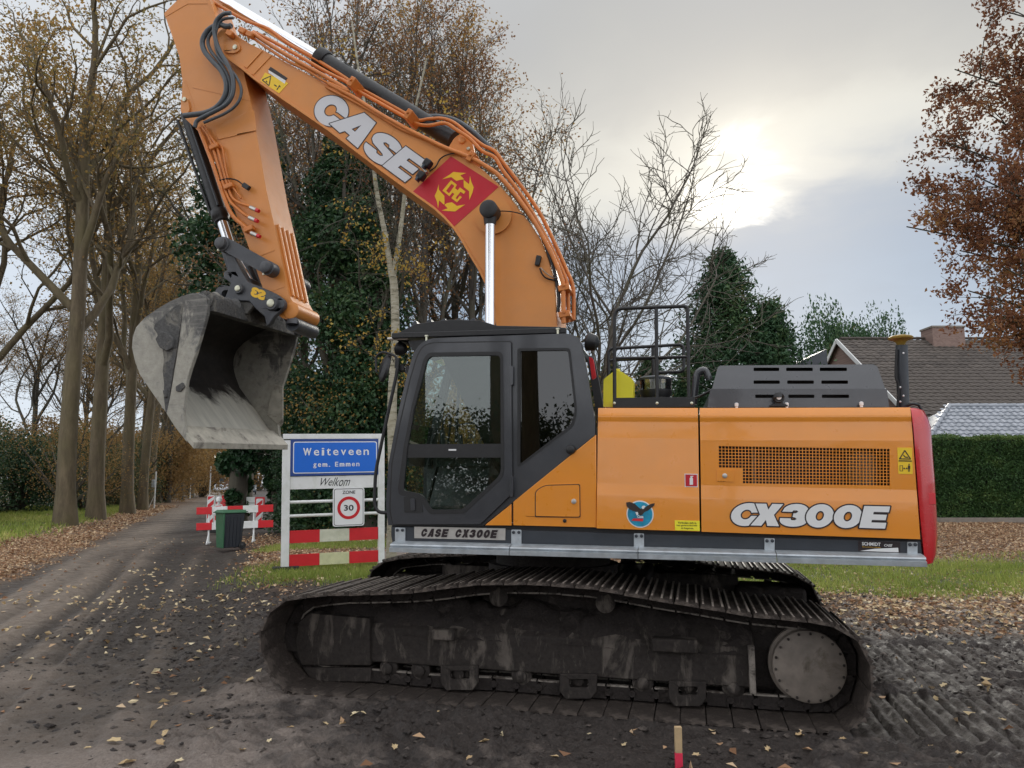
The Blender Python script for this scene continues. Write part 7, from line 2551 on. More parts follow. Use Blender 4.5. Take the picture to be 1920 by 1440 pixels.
# ---- boom
WB = -0.32
B_TOP = [(404, 72), (408, 60), (417, 52), (430, 52), (447, 68), (465, 80), (500, 97), (565, 132), (640, 173), (720, 217), (776, 247), (837, 281), (866, 291), (905, 318), (936, 346), (958, 371), (977, 397), (997, 423), (1015, 450), (1030, 490), (1041, 530), (1045, 610), (1050, 720)]
B_BOT = [(960, 720), (930, 612), (924, 580), (911, 534), (897, 505), (881, 479), (866, 452), (851, 429), (832, 408), (811, 389), (770, 360), (720, 324), (615, 244), (532, 187), (475, 147), (455, 130), (430, 112), (412, 96)]
bm_ = MB()
px_plate(bm_, B_TOP + B_BOT, [], WB, -WB)
boom = bm_.build('boom', M['orange_boom'], EXC, 22, 0.012, seg=3)
def offset_strip(line, dpx, w0, w1, mat, name, parent):
    """narrow flange that follows an edge of the boom"""
    top, bot = [], []
    for i, p in enumerate(line):
        a, c_ = line[max(i - 1, 0)], line[min(i + 1, len(line) - 1)]
        d = Vector((c_[0] - a[0], c_[1] - a[1])).normalized()
        n_ = Vector((-d.y, d.x))
        top.append((p[0] + n_.x * dpx[0], p[1] + n_.y * dpx[0]))
        bot.append((p[0] + n_.x * dpx[1], p[1] + n_.y * dpx[1]))
    b = MB()
    vs, fs = [], []
    for t, u in zip(top, bot):
        for q, w in ((t, w0), (u, w0), (u, w1), (t, w1)):
            m0 = mp(q[0], q[1], w0)
            vs.append((m0.x, w, m0.z))
    for i in range(len(top) - 1):
        for k in range(4):
            fs.append((i * 4 + k, i * 4 + (k + 1) % 4, (i + 1) * 4 + (k + 1) % 4, (i + 1) * 4 + k))
    fs += [(0, 1, 2, 3), tuple((len(top) - 1) * 4 + k for k in (3, 2, 1, 0))]
    return b.add(vs, fs).build(name, mat, parent, 30, 0.003)
offset_strip(B_BOT[2:], (-1.0, 3.4), WB - 0.022, -WB + 0.022, M['orange_boom'], 'boom_flange', boom)
print_letters('brand_lettering', [
    ('C', (577, 212), (626, 249), (617, 168)), ('A', (619, 233), (671, 278), (662, 194)), ('S', (673, 281), (724, 320), (713, 240)), ('E', (717.5, 311), (759.7, 342), (761, 274.5))],
    WB, M['decal_silver'], M['decal_dark'], boom, line=0.011)
red = part('red_decal', [(771.5, 361.5), (845.5, 293), (935, 350), (848, 427.5), (829, 405.5), (810, 388)], WB - 0.004, WB - 0.0005, M['decal_red'], boom)
e9 = lambda p: (765 + p[0] * 180 / 1728, 285 + p[1] * 180 / 1728)
em = [[(615, 490), (745, 410), (820, 357), (920, 370), (1045, 378), (940, 420), (1010, 490), (950, 500), (870, 520), (780, 452)],
      [(1115, 430), (1140, 540), (1182, 630), (1160, 730), (1105, 860), (1100, 705), (1005, 630), (1000, 500), (1100, 580)],
      [(552, 580), (555, 680), (655, 790), (655, 930), (645, 945), (560, 870), (542, 1010), (520, 890), (480, 790), (520, 700)],
      [(605, 1052), (715, 1015), (655, 950), (700, 920), (790, 905), (880, 970), (1030, 945), (930, 1010), (850, 1070), (720, 1062)],
      ]
DG = [([(775, 508), (880, 590), (845, 650), (895, 690), (935, 638), (1035, 710), (1005, 755), (945, 715), (855, 830), (885, 852), (935, 785), (968, 812), (880, 905), (780, 828), (835, 755), (800, 730), (745, 795), (620, 695)], [[(785, 570), (835, 610), (740, 745), (685, 700)]])]
b = MB()
for poly in em:
    px_plate(b, [e9(p) for p in poly], [], WB - 0.007, WB - 0.005)
for poly, hl in DG:
    px_plate(b, [e9(p) for p in poly], [[e9(p) for p in h_] for h_ in hl], WB - 0.007, WB - 0.005)
b.build('arrow_emblem', M['emblem_yellow'], red, None)
ys = part('boom_sticker', [(497, 127 + 9), (540.5, 155 + 1), (523, 175), (488, 151.5)], WB - 0.004, WB - 0.0005, M['yellow_sticker'], boom)
sk = lambda p: (480 + p[0] * 80 / 1152, 100 + p[1] * 80 / 1152)
part('sticker_header', [sk(p) for p in [(395, 360), (850, 665), (800, 730), (330, 440)]], WB - 0.0045, WB - 0.0005, M['decal_dark'], boom)
part('sticker_band', [sk(p) for p in [(330, 445), (800, 735), (775, 820), (345, 525)]], WB - 0.0045, WB - 0.0005, M['decal_white'], boom)
b = MB()
for k, (a, c_) in enumerate((((165, 715), (400, 610)), ((400, 610), (350, 870)), ((350, 870), (165, 715)), ((270, 740), (300, 780)), ((490, 850), (560, 890)), ((640, 860), (560, 985)), ((610, 880), (660, 900)))):
    ln(b, sk(a), sk(c_), 0.006, WB - 0.0055 - 0.0001 * k)
b.build('sticker_pictogram', M['decal_dark'], ys, None, fix=False)
# lift cylinders (rod ends carry round bosses on the boom sides)
for sd_ in (-1, 1):
    w = sd_ * 0.50
    top = mp(919, 396, -0.50)
    foot = mp(919, 640, -0.50)
    t_, f_ = Vector((top.x, w, top.z)), Vector((foot.x, w, foot.z))
    dn = (f_ - t_).normalized()
    rod = MB().tube([t_ + dn * 0.1, t_ + dn * 2.0], 0.055, 20).build('lift_cylinder_rod', M['chrome'], EXC, 50)
    MB().lathe((top.x, w - 0.10 * 1, top.z), (0, 1, 0), [(0, .07), (.015, .097), (.19, .097), (.2, .07)], 28).build('rod_eye', M['black'], rod, 40)
    MB().tube([t_ + dn * 0.06, t_ + dn * 0.15], [0.075, 0.062], 16).build('rod_neck', M['black'], rod, 40)
    MB().lathe((t_ + dn * 1.35), dn, [(0, .085), (.02, .1), (1.1, .1)], 20).build('lift_cylinder_barrel', M['black'], EXC, 40)
    q = top
    MB().lathe((q.x, sd_ * 0.33, q.z), (0, -sd_, 0), [(-.03, .205), (0.0, .20), (.012, .17), (.016, .12), (.08, .115)], 36).build('pin_boss', M['orange_boom'], boom, 40)
pipe('grease_line', [(930, 396), (950, 396), (970, 399), (985, 405), (990, 412)], WB - 0.12, 0.006, M['black'], boom, 6)
# arm cylinder along the top of the boom
WA = -0.02
ca_, cb2 = mp(850, 262, WA), mp(606, 113, WA)
MB().tube([ca_, cb2], 0.105, 20).build('arm_cylinder_barrel', M['black'], EXC, 50)
dd = (cb2 - ca_).normalized()
MB().lathe(cb2 - dd * 0.06, dd, [(0, .12), (.02, .135), (.13, .135), (.15, .11)], 20).build('cylinder_gland', M['black'], EXC, 50)
MB().tube([cb2, mp(380, -22, WA)], 0.07, 20).build('arm_cylinder_rod', M['chrome'], EXC, 50)
part('cylinder_lug', rc([(836, 284), (852, 258, 6), (868, 248, 12), (884, 262, 8), (893, 300), (893, 312)], 5), -0.16, -0.10, M['orange_boom'], boom, bevel=0.006)
part('cylinder_lug', rc([(836, 284), (852, 258, 6), (868, 248, 12), (884, 262, 8), (893, 300), (893, 312)], 5), 0.10, 0.16, M['orange_boom'], boom, bevel=0.006)
for (px, py, rr) in ((866, 262, .045), (878, 279, .022)):
    q = mp(px, py, -0.17)
    MB().lathe((q.x, -0.185, q.z), (0, 1, 0), [(0, rr * .7), (.008, rr), (.03, rr)], 18).build('lug_pin', M['orange_boom'] if rr > .03 else M['zinc'], boom, 35)
# pipework along the boom
k2 = lambda L_: [(560 + x / 3.4286, 120 + y / 3.4286) for x, y in L_]
k1 = lambda L_: [(240 + x / 4, y / 4) for x, y in L_]
pipe('boom_pipe', k1([(610, -5), (740, 75), (900, 160), (1050, 215), (1190, 320), (1400, 440), (1640, 590)]) + k2([(330, 120), (520, 225), (700, 325), (770, 362), (830, 355), (920, 350), (1000, 378), (1090, 450), (1180, 520), (1260, 560), (1320, 640), (1420, 770), (1540, 940), (1640, 1140), (1720, 1320), (1765, 1440)]) + [(1076, 600)], -0.12, 0.021, M['orange_pipe'], boom, 8, 4)
pipe('boom_pipe', k1([(940, 238), (1100, 318), (1290, 425), (1500, 545), (1640, 615)]) + k2([(340, 150), (520, 250), (690, 345), (760, 385), (840, 395), (940, 380), (1010, 420), (1100, 480), (1180, 560), (1260, 600), (1310, 680), (1400, 800), (1500, 950), (1610, 1150), (1700, 1340), (1730, 1440)]) + [(1066, 604)], -0.22, 0.021, M['orange_pipe'], boom, 8, 4)
pipe('boom_pipe', k1([(930, 245), (1010, 300), (1120, 370), (1290, 470), (1480, 575), (1660, 685)]) + k2([(180, 120), (350, 212), (520, 320), (700, 420), (830, 485), (950, 542), (1100, 600), (1200, 655), (1290, 720), (1400, 850), (1500, 990), (1580, 1130), (1640, 1250), (1690, 1380), (1700, 1440)]) + [(1057, 606)], WB - 0.03, 0.025, M['orange_pipe'], boom, 8, 4)
pipe('boom_pipe', k1([(945, 290), (1060, 370), (1200, 460), (1330, 520), (1480, 615), (1640, 705)]) + k2([(180, 150), (340, 232), (520, 335), (640, 408), (760, 462), (880, 510), (1000, 570)]), WB - 0.02, 0.017, M['orange_pipe'], boom, 8, 4)
pipe('boom_hose', k2([(250, 0), (330, 65), (500, 172), (660, 262), (800, 330), (900, 338), (1000, 360), (1100, 420), (1190, 500), (1270, 580), (1340, 680), (1390, 750)]), 0.05, 0.030, M['hose'], boom, 8, 5)
pipe('boom_hose', [(945, 340), (985, 395), (1010, 430), (1030, 480), (1042, 520), (1048, 560), (1046, 585)], WB - 0.005, 0.02, M['black'], boom, 8, 5)
pipe('boom_hose', k2([(300, 0), (420, 100), (600, 200), (760, 290), (850, 345)]), -0.05, 0.022, M['rubber'], boom, 8, 5)
for px, py, rr in ((657, 156, 28), (763, 217, 28), (880, 296, 30), (1054, 540, 24), (1055, 590, 24)):
    a = mp(px, py, WB - 0.03)
    ang = R(33) if px < 800 else (R(35) if px < 900 else R(80))
    MB().box((a.x + .02, -0.23, a.z + (0.01 if px < 900 else 0)), (0.065, 0.30, 0.12), Matrix.Rotation(ang, 3, 'Y')).build('pipe_clamp', M['orange_pipe'], boom, 30, 0.008)
    MB().cyl((a.x + .02, WB - 0.085, a.z + .02), (a.x + .02, WB - 0.05, a.z + .02), 0.014, 8).build('clamp_bolt', M['orange_pipe'], boom, 30)
# pipe bundle block at the elbow end of the boom
for px, py in ((412, 60), (450, 62), (436, 55)):
    q = mp(px + 20, py + 4, WB - 0.05)
    MB().box(q, (0.10, 0.08, 0.07), Matrix.Rotation(R(30), 3, 'Y')).build('pipe_union', M['orange_pipe'], boom, 30, 0.012)
part('pin_plate', rc([(418, 92, 8), (428, 74, 10), (446, 78, 12), (452, 92, 10), (440, 100, 8), (424, 99, 6)], 4), WB - 0.02, WB - 0.002, M['orange_boom'], boom, bevel=0.004)
q = mp(440.5, 88, WB - .03)
MB().lathe((q.x, WB - .04, q.z), (0, 1, 0), [(0, .01), (.004, .03), (.03, .03)], 16).build('grease_cap', M['zinc'], boom, 35)
part('boom_tip_rib', [(457, 124), (487, 92), (492, 95), (462, 128)], WB - 0.012, WB - 0.001, M['orange_boom'], boom, bevel=0.004)
part('boom_tip_rib', [(470, 138), (505, 101), (509, 104), (474, 141)], WB - 0.010, WB - 0.001, M['orange_boom'], boom, bevel=0.004)
part('weld_seam', [(742, 234), (744, 235), (700, 302), (698, 301)], WB - 0.003, WB - 0.0005, M['orange_boom'], boom)
# work lamps and junction boxes
for (px, py, an) in ((802, 307, 35), (790, 330, 35)):
    q = mp(px, py, WB - 0.09)
    lm_ = MB().box(q, (0.085, 0.10, 0.095), Matrix.Rotation(R(an), 3, 'Y')).build('boom_lamp', M['black'], boom, 35, 0.016)
    MB().box(q + Vector((-.03, -.01, -.028)), (0.03, 0.08, 0.075), Matrix.Rotation(R(an), 3, 'Y')).build('lamp_glass', M['far_window'], lm_, 30, 0.006)
q = mp(796, 318, WB - .04)
MB().box(q, (0.03, 0.09, 0.12), Matrix.Rotation(R(-35), 3, 'Y')).build('lamp_bracket', M['steel'], boom, 30, 0.004)
pipe('lamp_cable', k2([(840, 690), (880, 660), (910, 610), (960, 582), (1020, 576), (1080, 600)]), WB - 0.03, 0.008, M['black'], boom, 6)
q = mp(1009, 489, WB - 0.03)
MB().box(q, (0.052, 0.05, 0.11), Matrix.Rotation(R(12), 3, 'Y')).build('junction_box', M['black'], boom, 30, 0.008)
pipe('junction_cable', [(1012, 503), (1018, 516), (1028, 523), (1044, 526)], WB - 0.03, 0.009, M['black'], boom, 6)
pipe('junction_cable', [(1014, 502), (1024, 512), (1036, 520), (1046, 520)], WB - 0.035, 0.006, M['steel'], boom, 6)

# ---- arm (stick)
WS = -0.25
A_R = [(392, -6), (408, 40), (430, 72), (457, 135), (472, 200), (480, 245), (500, 360), (515, 425), (528, 490), (541, 552), (556, 578)]
A_L = [(553, 590, 6), (542, 598, 6), (530, 597), (512, 583), (500, 560), (489, 530), (475, 490), (462, 451), (440, 395), (425, 358), (410, 320), (392, 280), (372, 246), (347, 222), (338, 206, 6), (341, 180), (342, 150), (336, 105), (312, 37), (307, 25, 4), (345, -12)]
ar = MB()
px_plate(ar, rc([(p + (0,)) if len(p) == 2 else p for p in A_R + A_L], 5), [], WS, -WS)
arm = ar.build('arm', M['orange_boom'], EXC, 22, 0.014, seg=3)
# wear strips along the underside face of the arm
def under(t, w):
    i = min(int(t * 2), 1)
    pts = [(513, 418), (528, 490), (541, 552)]
    u = t * 2 - i
    p = mp(pts[i][0] + (pts[i + 1][0] - pts[i][0]) * u, pts[i][1] + (pts[i + 1][1] - pts[i][1]) * u, WS)
    return Vector((p.x + 0.012, w, p.z))
for w in (-0.17, -0.06, 0.05, 0.16):
    MB().tube([under(t, w) for t in (0, .25, .5, .75, 1)], 0.02, 6).build('wear_strip', M['orange_boom'], arm, 50)
part('arm_doubler', rc([(402, 236, 4), (476, 205, 3), (481, 245, 3), (408, 262, 4)], 3), WS - 0.010, WS - 0.001, M['orange_boom'], arm, bevel=0.005)
part('weld_seam', [(360, 162), (470, 187), (470, 189), (360, 164)], WS - 0.004, WS - 0.0005, M['orange_boom'], arm)
part('weld_seam', [(345, 150), (347, 150), (390, 270), (388, 270)], WS - 0.004, WS - 0.0005, M['orange_boom'], arm)
part('weld_seam', [(482, 480), (514, 468), (514, 470), (482, 482)], WS - 0.005, WS - 0.0005, M['orange_boom'], arm)
part('weld_seam', [(505, 546), (533, 536), (533, 538), (505, 548)], WS - 0.005, WS - 0.0005, M['orange_boom'], arm)
part('weld_seam', [(310, 28), (352, 4), (390, 4), (402, 22), (401, 25), (389, 7), (352, 7), (311, 31)], WS - 0.005, WS - 0.0005, M['orange_boom'], arm)
part('pin_plate', rc([(338, 210, 6), (342, 185, 8), (352, 186, 8), (356, 208, 6), (347, 214, 6)], 4), WS - 0.03, WS - 0.001, M['orange_boom'], arm, bevel=0.005)
q = mp(345.5, 186, WS - .04)
MB().lathe((q.x, WS - .05, q.z), (0, 1, 0), [(0, .01), (.004, .028), (.05, .028)], 14).build('grease_cap', M['zinc'], arm, 35)
# bucket cylinder
b0, b1 = mp(352, 214, WA), mp(415, 410, WA)
MB().tube([b0, b1], 0.088, 20).build('bucket_cylinder_barrel', M['black'], EXC, 50)
dd = (b1 - b0).normalized()
MB().lathe(b1 - dd * 0.12, dd, [(0, .09), (.015, .108), (.11, .108), (.13, .09), (.16, .09), (.17, .06)], 20).build('cylinder_gland', M['black'], EXC, 50)
MB().tube([b1, b1 + dd * 0.42], 0.062, 20).build('bucket_cylinder_rod', M['chrome'], EXC, 50)
MB().tube([b0 + Vector((-.10, -.06, -.1)), b1 + Vector((-.115, -.05, .05))], 0.02, 8).build('cylinder_pipe', M['black'], EXC, 50)
MB().tube([b0 + Vector((.06, -.085, -.05)), b0.lerp(b1, .9) + Vector((.06, -.085, 0))], 0.016, 8).build('cylinder_pipe', M['deck_grey'], EXC, 50)
# hoses between boom and arm
WH = WB - 0.07
for pts, r_, w in (
        ([(775, 192), (740, 200), (690, 185), (640, 200), (590, 240), (558, 310), (575, 385), (640, 465), (700, 530), (735, 610), (735, 690), (705, 760), (650, 815), (570, 848), (470, 862), (420, 868)], 0.033, WH),
        ([(770, 98), (720, 105), (670, 145), (648, 205), (655, 290), (690, 385), (740, 470), (780, 560), (792, 640), (780, 720), (735, 785), (660, 830), (580, 870), (520, 905), (500, 955)], 0.026, WH - 0.05),
        ([(790, 135), (730, 140), (690, 165), (662, 230), (655, 320), (680, 420), (750, 500), (815, 580), (848, 660), (840, 740), (795, 805), (720, 855), (640, 890), (570, 920)], 0.018, WH - 0.03),
        ([(780, 195), (700, 190), (640, 230), (600, 300), (620, 380), (690, 470), (745, 560), (770, 650), (760, 730), (700, 800), (620, 850), (560, 890)], 0.022, WH + 0.01)):
    pipe('arm_hose', k1(pts), w, r_, M['hose'], EXC, 10, 5)
# arm pipes, clamps, couplings
for pts, r_ in (([(373, 240), (384, 268), (398, 305), (410, 340), (421, 372), (430, 394), (441, 410), (453, 420), (462, 428), (472, 436)], 0.026),
                ([(384, 236), (395, 256), (405, 272), (413, 298), (424, 338), (434, 368), (448, 380), (462, 385), (470, 388)], 0.016),
                ([(378, 236), (392, 258), (400, 280), (412, 320), (422, 355), (432, 378), (446, 392), (458, 402), (468, 407)], 0.018),
                ([(392, 262), (402, 272), (416, 275), (424, 320), (432, 345), (440, 356), (452, 372)], 0.012)):
    pipe('arm_pipe', pts, WS - 0.05, r_, M['orange_pipe'], arm, 8, 5)
for px, py in ((403, 276), (430, 350), (468, 430)):
    q = mp(px, py, WS - 0.05)
    MB().box(q, (0.12, 0.08, 0.06), Matrix.Rotation(R(-18), 3, 'Y')).build('pipe_clamp', M['orange_pipe'], arm, 30, 0.01)
for x, y in ((470, 389), (468, 408), (472, 437)):
    q, q2 = mp(x, y, WS - 0.07), mp(x + 11, y + 5, WS - 0.10)
    cp = MB().tube([q, q2], [0.026, 0.024], 12).build('quick_coupling', M['steel'], arm, 50)
    d_ = (q2 - q).normalized()
    MB().tube([q2, q2 + d_ * 0.045], [0.026, 0.022], 12).build('coupling_cap', M['sign_red'], cp, 50)
q = mp(462, 350, WS - 0.06)
MB().box(q, (0.10, 0.05, 0.06), Matrix.Rotation(R(35), 3, 'Y')).build('arm_plug', M['black'], arm, 30, 0.01)
pipe('plug_cable', [(455, 346), (444, 338), (428, 335), (412, 338)], WS - 0.06, 0.009, M['black'], arm, 6)

# ---- linkage, coupler
WL = -0.33
for sd_ in (-1, 1):
    w0, w1 = (WL - 0.09, WL - 0.03) if sd_ < 0 else (-WL + 0.03, -WL + 0.09)
    lk = MB()
    lk.plate(sz(rc([(404, 448, 10), (420, 442, 12), (505, 489, 12), (500, 511, 10), (486, 508), (408, 464, 8)], 6), WL - 0.09), [], lambda p: (p[0], w0, p[1]), lambda p: (p[0], w1, p[1]))
    lo_ = lk.build('tipping_link', M['coupler'], EXC, 35, 0.01)
    for px, py in ((412, 455), (497, 500)):
        q = mp(px, py, WL - 0.15)
        MB().lathe((q.x, sd_ * 0.50, q.z), (0, -sd_, 0), [(0, .045), (.012, .066), (.06, .07), (.065, .085), (.2, .085)], 24).build('link_pin', M['coupler'], lo_, 35)
        MB().lathe((q.x - .04, sd_ * 0.45, q.z - .075), (0, -sd_, 0), [(0, .006), (.004, .014), (.02, .014)], 8).build('grease_nipple', M['zinc'], lo_, 35)
    # push link down to the coupler
    pk = MB()
    pk.plate(sz(rc([(417, 470), (438, 462), (472, 530), (455, 560), (440, 540)], 4), -0.2), [], lambda p: (p[0], sd_ * 0.18, p[1]), lambda p: (p[0], sd_ * 0.24, p[1]))
    pk.build('push_link', M['coupler'], EXC, 35, 0.008)
MB().tube([mp(444, 480, 0.05), mp(483, 545, 0.05)], 0.022, 10).build('coupler_rod', M['chrome'], EXC, 50)
MB().tube([mp(468, 500, 0.1), mp(490, 548, 0.1)], 0.03, 10).build('coupler_rod', M['black'], EXC, 50)
WQ = -0.36
g3 = lambda L_: [tuple([380 + p[0] * 220 / 1218, 420 + p[1] * 220 / 1218] + list(p[2:])) for p in L_]
cpl = MB()
px_plate(cpl, rc(g3([(225, 780), (290, 610), (215, 560), (220, 500), (265, 470), (230, 310), (330, 330), (400, 480), (470, 600), (620, 660), (760, 720, 40), (850, 790, 60), (850, 860, 60), (740, 960), (700, 1030), (660, 1060), (640, 960), (560, 890), (480, 800), (380, 795)]), 5), [rc(g3([(262, 520), (285, 505), (305, 535), (285, 560)]))], WQ, WQ + 0.07)
coup = cpl.build('quick_coupler', M['coupler'], EXC, 35, 0.010, seg=3)
cp2 = MB()
cp2.v = [(x, -y, z) for x, y, z in cpl.v]
cp2.f = list(cpl.f)
cp2.build('coupler_plate', M['coupler'], coup, 35, 0.010)
cm = mp(470, 555, WQ)
MB().box((cm.x, 0, cm.z), (0.34, 0.6, 0.10), Matrix.Rotation(R(24), 3, 'Y')).box((cm.x - .1, 0, cm.z + .1), (0.10, 0.5, 0.3), Matrix.Rotation(R(-15), 3, 'Y')).build('coupler_body', M['coupler'], coup, 35, 0.015)
hk = MB()
hk.plate(sz(rc(g3([(130, 740, 30), (150, 670, 40), (215, 635, 30), (290, 650), (280, 690), (225, 690, 20), (200, 730, 20), (215, 775), (150, 760)]), 4), WQ + .12), [], lambda p: (p[0], WQ + .1, p[1]), lambda p: (p[0], -WQ - .1, p[1]))
hk.build('coupler_hook', M['coupler'], coup, 35, 0.01)
for x, y, r_ in ((385, 678, .045), (727, 830, .06)):
    q = mp(*g3([(x, y)])[0], WQ)
    pn = MB().lathe((q.x, WQ - 0.05, q.z), (0, 1, 0), [(0, r_ * .75), (.008, r_ * .8), (.008, r_ * 1.2), (.03, r_ * 1.35), (.06, r_ * 1.45)], 24).build('coupler_pin', M['coupler'], coup, 35)
    MB().lathe((q.x, WQ - 0.056, q.z), (0, 1, 0), [(0, r_ * .6), (.004, r_ * .78), (.008, r_ * .78)], 20).build('pin_face', M['zinc'], pn, 35)
# "S3" painted upside down on the coupler
tl_, tr_, bl_ = g3([(640, 800)])[0], g3([(492, 745)])[0], g3([(665, 700)])[0]
text_px('coupler_lettering', 'S3', tl_, tr_, bl_, WQ, M['emblem_yellow'], coup, 0.07, 0.004)
# arm nose tube and bucket pin
q = mp(546, 582, WS)
MB().lathe((q.x, -0.27, q.z), (0, 1, 0), [(0, .08), (.01, .10), (.53, .10), (.54, .08)], 24).build('arm_nose', M['orange_boom'], arm, 35)
q = mp(553, 603, -0.1)
MB().lathe((q.x + .05, -0.25, q.z - .06), (0, 1, 0), [(0, .06), (0, .085), (.5, .085), (.5, .06)], 20).build('bucket_pin', M['coupler'], coup, 35)

# ---- bucket
WK, WKF = -0.90, 1.03
side_px = [(385, 550), (397, 560), (395, 585), (391, 600), (372, 660), (361, 690), (354, 712), (349, 745), (346, 770), (348, 800), (352, 820), (358, 833), (346, 824), (314, 776), (286, 735), (263, 700), (254, 672), (250, 650), (252, 630), (259, 612), (276, 594), (300, 578), (322, 565), (345, 555), (366, 549)]
SB = sz(side_px, WK)
bk_ = MB()
shell_i = list(range(11, len(side_px))) + [0]            # lip -> round the back -> top hinge edge
sh = [SB[i] for i in shell_i]
# inner skin with a depth value along it (0 at the lip)
dist = [0]
for i in range(1, len(sh)):
    dist.append(dist[-1] + math.dist(sh[i], sh[i - 1]))
rows = []
for k in range(61):
    d_ = dist[-1] * k / 60
    i = max(j for j in range(len(dist)) if dist[j] <= d_ + 1e-9)
    i = min(i, len(sh) - 2)
    u = (d_ - dist[i]) / (dist[i + 1] - dist[i])
    rows.append((sh[i][0] + (sh[i + 1][0] - sh[i][0]) * u, sh[i][1] + (sh[i + 1][1] - sh[i][1]) * u, k / 60))
cen = (sum(p[0] for p in SB) / len(SB) + 0.05, sum(p[1] for p in SB) / len(SB))
nw = 25
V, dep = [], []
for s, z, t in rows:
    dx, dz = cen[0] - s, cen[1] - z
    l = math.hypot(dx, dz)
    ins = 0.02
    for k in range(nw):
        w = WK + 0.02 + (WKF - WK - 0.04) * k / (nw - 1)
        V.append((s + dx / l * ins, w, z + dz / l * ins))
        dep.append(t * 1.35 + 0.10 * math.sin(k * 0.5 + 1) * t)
idx = np.arange(61 * nw).reshape(61, nw)
Q = np.stack([idx[:-1, :-1], idx[1:, :-1], idx[1:, 1:], idx[:-1, 1:]], -1).reshape(-1, 4)
ob = MB()
out_ring = lambda w: [(s, w, z) for s, z, t in rows]
for k in range(60):
    a, b2 = rows[k], rows[k + 1]
    ob.quad((a[0], WK + .01, a[1]), (b2[0], WK + .01, b2[1]), (b2[0], WKF - .01, b2[1]), (a[0], WKF - .01, a[1]))
bucket = ob.build('bucket', M['bucket'], EXC, 50, label='muddy steel ditching bucket curled open towards the cab')
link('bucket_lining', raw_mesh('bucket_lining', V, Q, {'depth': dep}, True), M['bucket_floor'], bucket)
for w0, w1 in ((WK - 0.012, WK + 0.018), (WKF - 0.018, WKF + 0.012)):
    b = MB()
    b.plate(SB, [], lambda p: (p[0], w0, p[1]), lambda p: (p[0], w1, p[1]))
    b.build('bucket_side', M['bucket'], bucket, 30, 0.006)
    fold = sz([(345, 556), (350, 575), (345, 610), (339, 650), (330, 700), (322, 740), (314, 774), (330, 800), (352, 828), (350, 810), (346, 770), (349, 745), (354, 712), (361, 690), (372, 660), (391, 600), (396, 575), (392, 556), (375, 549)], WK)
    b = MB()
    ww0, ww1 = (w0 - 0.022, w0 - 0.001) if w0 < 0 else (w1 + 0.001, w1 + 0.022)
    b.plate(fold, [], lambda p: (p[0], ww0, p[1]), lambda p: (p[0], ww1, p[1]))
    b.build('side_cutter', M['bucket'], bucket, 30, 0.008)
b = MB()
b.plate(sz([(516, 728), (533, 733), (532, 800), (528, 808), (502, 786)], WKF), [], lambda p: (p[0], WKF - .045, p[1]), lambda p: (p[0], WKF - .02, p[1]))
b.build('wear_plate', M['bucket_pale'], bucket, 30, 0.004)
pv = Vector((-3.9, 0, 3.0))
bucket.matrix_local = Matrix.Translation(pv + Vector((0, 0, .02))) @ Matrix.Rotation(R(2.0), 4, 'X') @ Matrix.Translation(-pv)
lipA = [SB[11], SB[10], SB[12]]
lp_ = MB()
L0 = Vector((SB[11][0], 0, SB[11][1]))
ang = math.atan2(SB[13][1] - SB[11][1], SB[13][0] - SB[11][0])
ld = Vector((math.cos(ang), 0, math.sin(ang)))
up_ = Vector((-ld.z, 0, ld.x))
if up_.x < 0:
    up_ = -up_
rA = []
for w in (WK - 0.03, WKF + 0.03):
    rA.append([L0 - ld * 0.05 + Vector((0, w, 0)), L0 + ld * 0.26 + Vector((0, w, 0)), L0 + ld * 0.26 + up_ * 0.045 + Vector((0, w, 0)), L0 + up_ * 0.05 + Vector((0, w, 0))])
lp_.loft(*rA).build('cutting_edge', M['bucket_pale'], bucket, 30, 0.006)
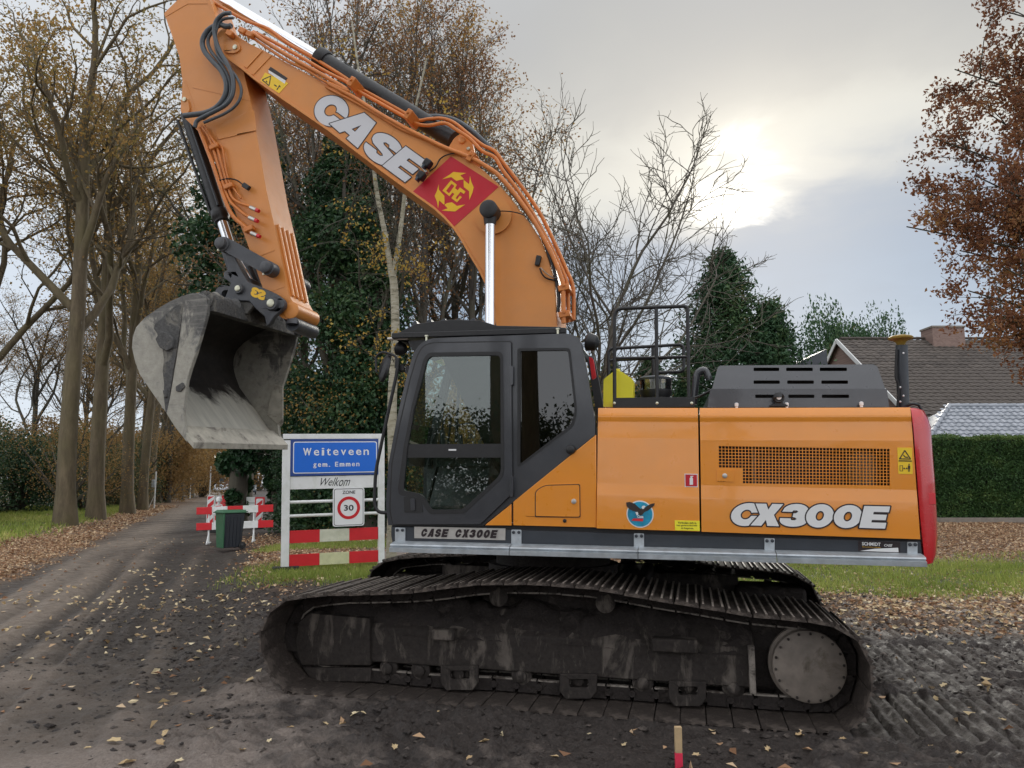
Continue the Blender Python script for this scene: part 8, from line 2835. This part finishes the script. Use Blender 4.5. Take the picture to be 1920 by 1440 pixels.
# torque tube across the top and lugs
q0 = Vector((SB[0][0] + .02, 0, SB[0][1] - .06))
rt_ = random.Random(4)
tb = MB().tube([(q0.x + rt_.uniform(-.012, .012), WK + (WKF - WK) * k / 40, q0.z + rt_.uniform(-.012, .012)) for k in range(41)], [0.085 + rt_.uniform(-.012, .022) for k in range(41)], 16)
tb.box((q0.x + .05, (WK + WKF) / 2, q0.z - .07), (0.11, WKF - WK - .04, 0.13))
tb.build('top_tube', M['caked_grey'], bucket, 50, 0.006)
g4 = lambda L_: sz([(225 + x / 1.881, 375 + y / 1.881) for x, y in L_], WK)
for poly, th in (([(240, 352), (205, 372), (165, 408), (132, 436), (128, 452), (140, 470), (146, 500), (158, 525), (162, 560), (156, 600), (160, 645), (158, 690), (163, 745), (172, 750), (178, 690), (188, 640), (196, 590), (206, 545), (212, 500), (222, 450), (232, 400)], .016),
                 ([(140, 490), (160, 462), (185, 470), (205, 490), (200, 520), (178, 532), (155, 520)], .05), ([(205, 655), (230, 640), (238, 655), (222, 675), (206, 672)], .04), ([(160, 668), (174, 665), (176, 690), (164, 697)], .04)):
    b = MB()
    b.plate(g4(poly), [], lambda p: (p[0], WK - .013 - th, p[1]), lambda p: (p[0], WK - .010, p[1]))
    b.build('caked_earth', M['caked_grey'], bucket, 60, 0.010, seg=3)
for w in (-0.26, 0.26):
    b = MB()
    b.plate([(q0.x - .05, q0.z + .02), (q0.x + .12, q0.z - .06), (q0.x + .30, q0.z + .12), (q0.x + .26, q0.z + .22), (q0.x + .1, q0.z + .2)], [], lambda p: (p[0], w - .025, p[1]), lambda p: (p[0], w + .025, p[1]))
    b.build('bucket_lug', M['bucket'], bucket, 30, 0.008)
# ---- yellow can standing on the platform
WJ = -1.34
jm = MB()
px_plate(jm, rc([(1131, 763, 2), (1131.5, 711, 4), (1147, 699, 4), (1153, 694.5), (1158, 692.5), (1158, 695), (1166, 697), (1187.5, 712, 4), (1187.5, 763, 2)], 3), [], -1.17, -0.99)
jo = jm.build('canister', M['yellow_plastic'], None, 35, 0.018, seg=3)
jo.matrix_world = Matrix.Translation(MO) @ Matrix.Rotation(-YAW, 4, 'Z')
tag(jo, 'bright yellow plastic canister standing behind the black handrail of the machine', 'canister')
q = mp(1157, 697, -1.08)
cap = MB().lathe((q.x, -1.08, q.z - .01), (0, 0, 1), [(0, .03), (.03, .03), (.035, .02), (.035, 0)], 14).build('cap', M['yellow_plastic'], jo, 35)
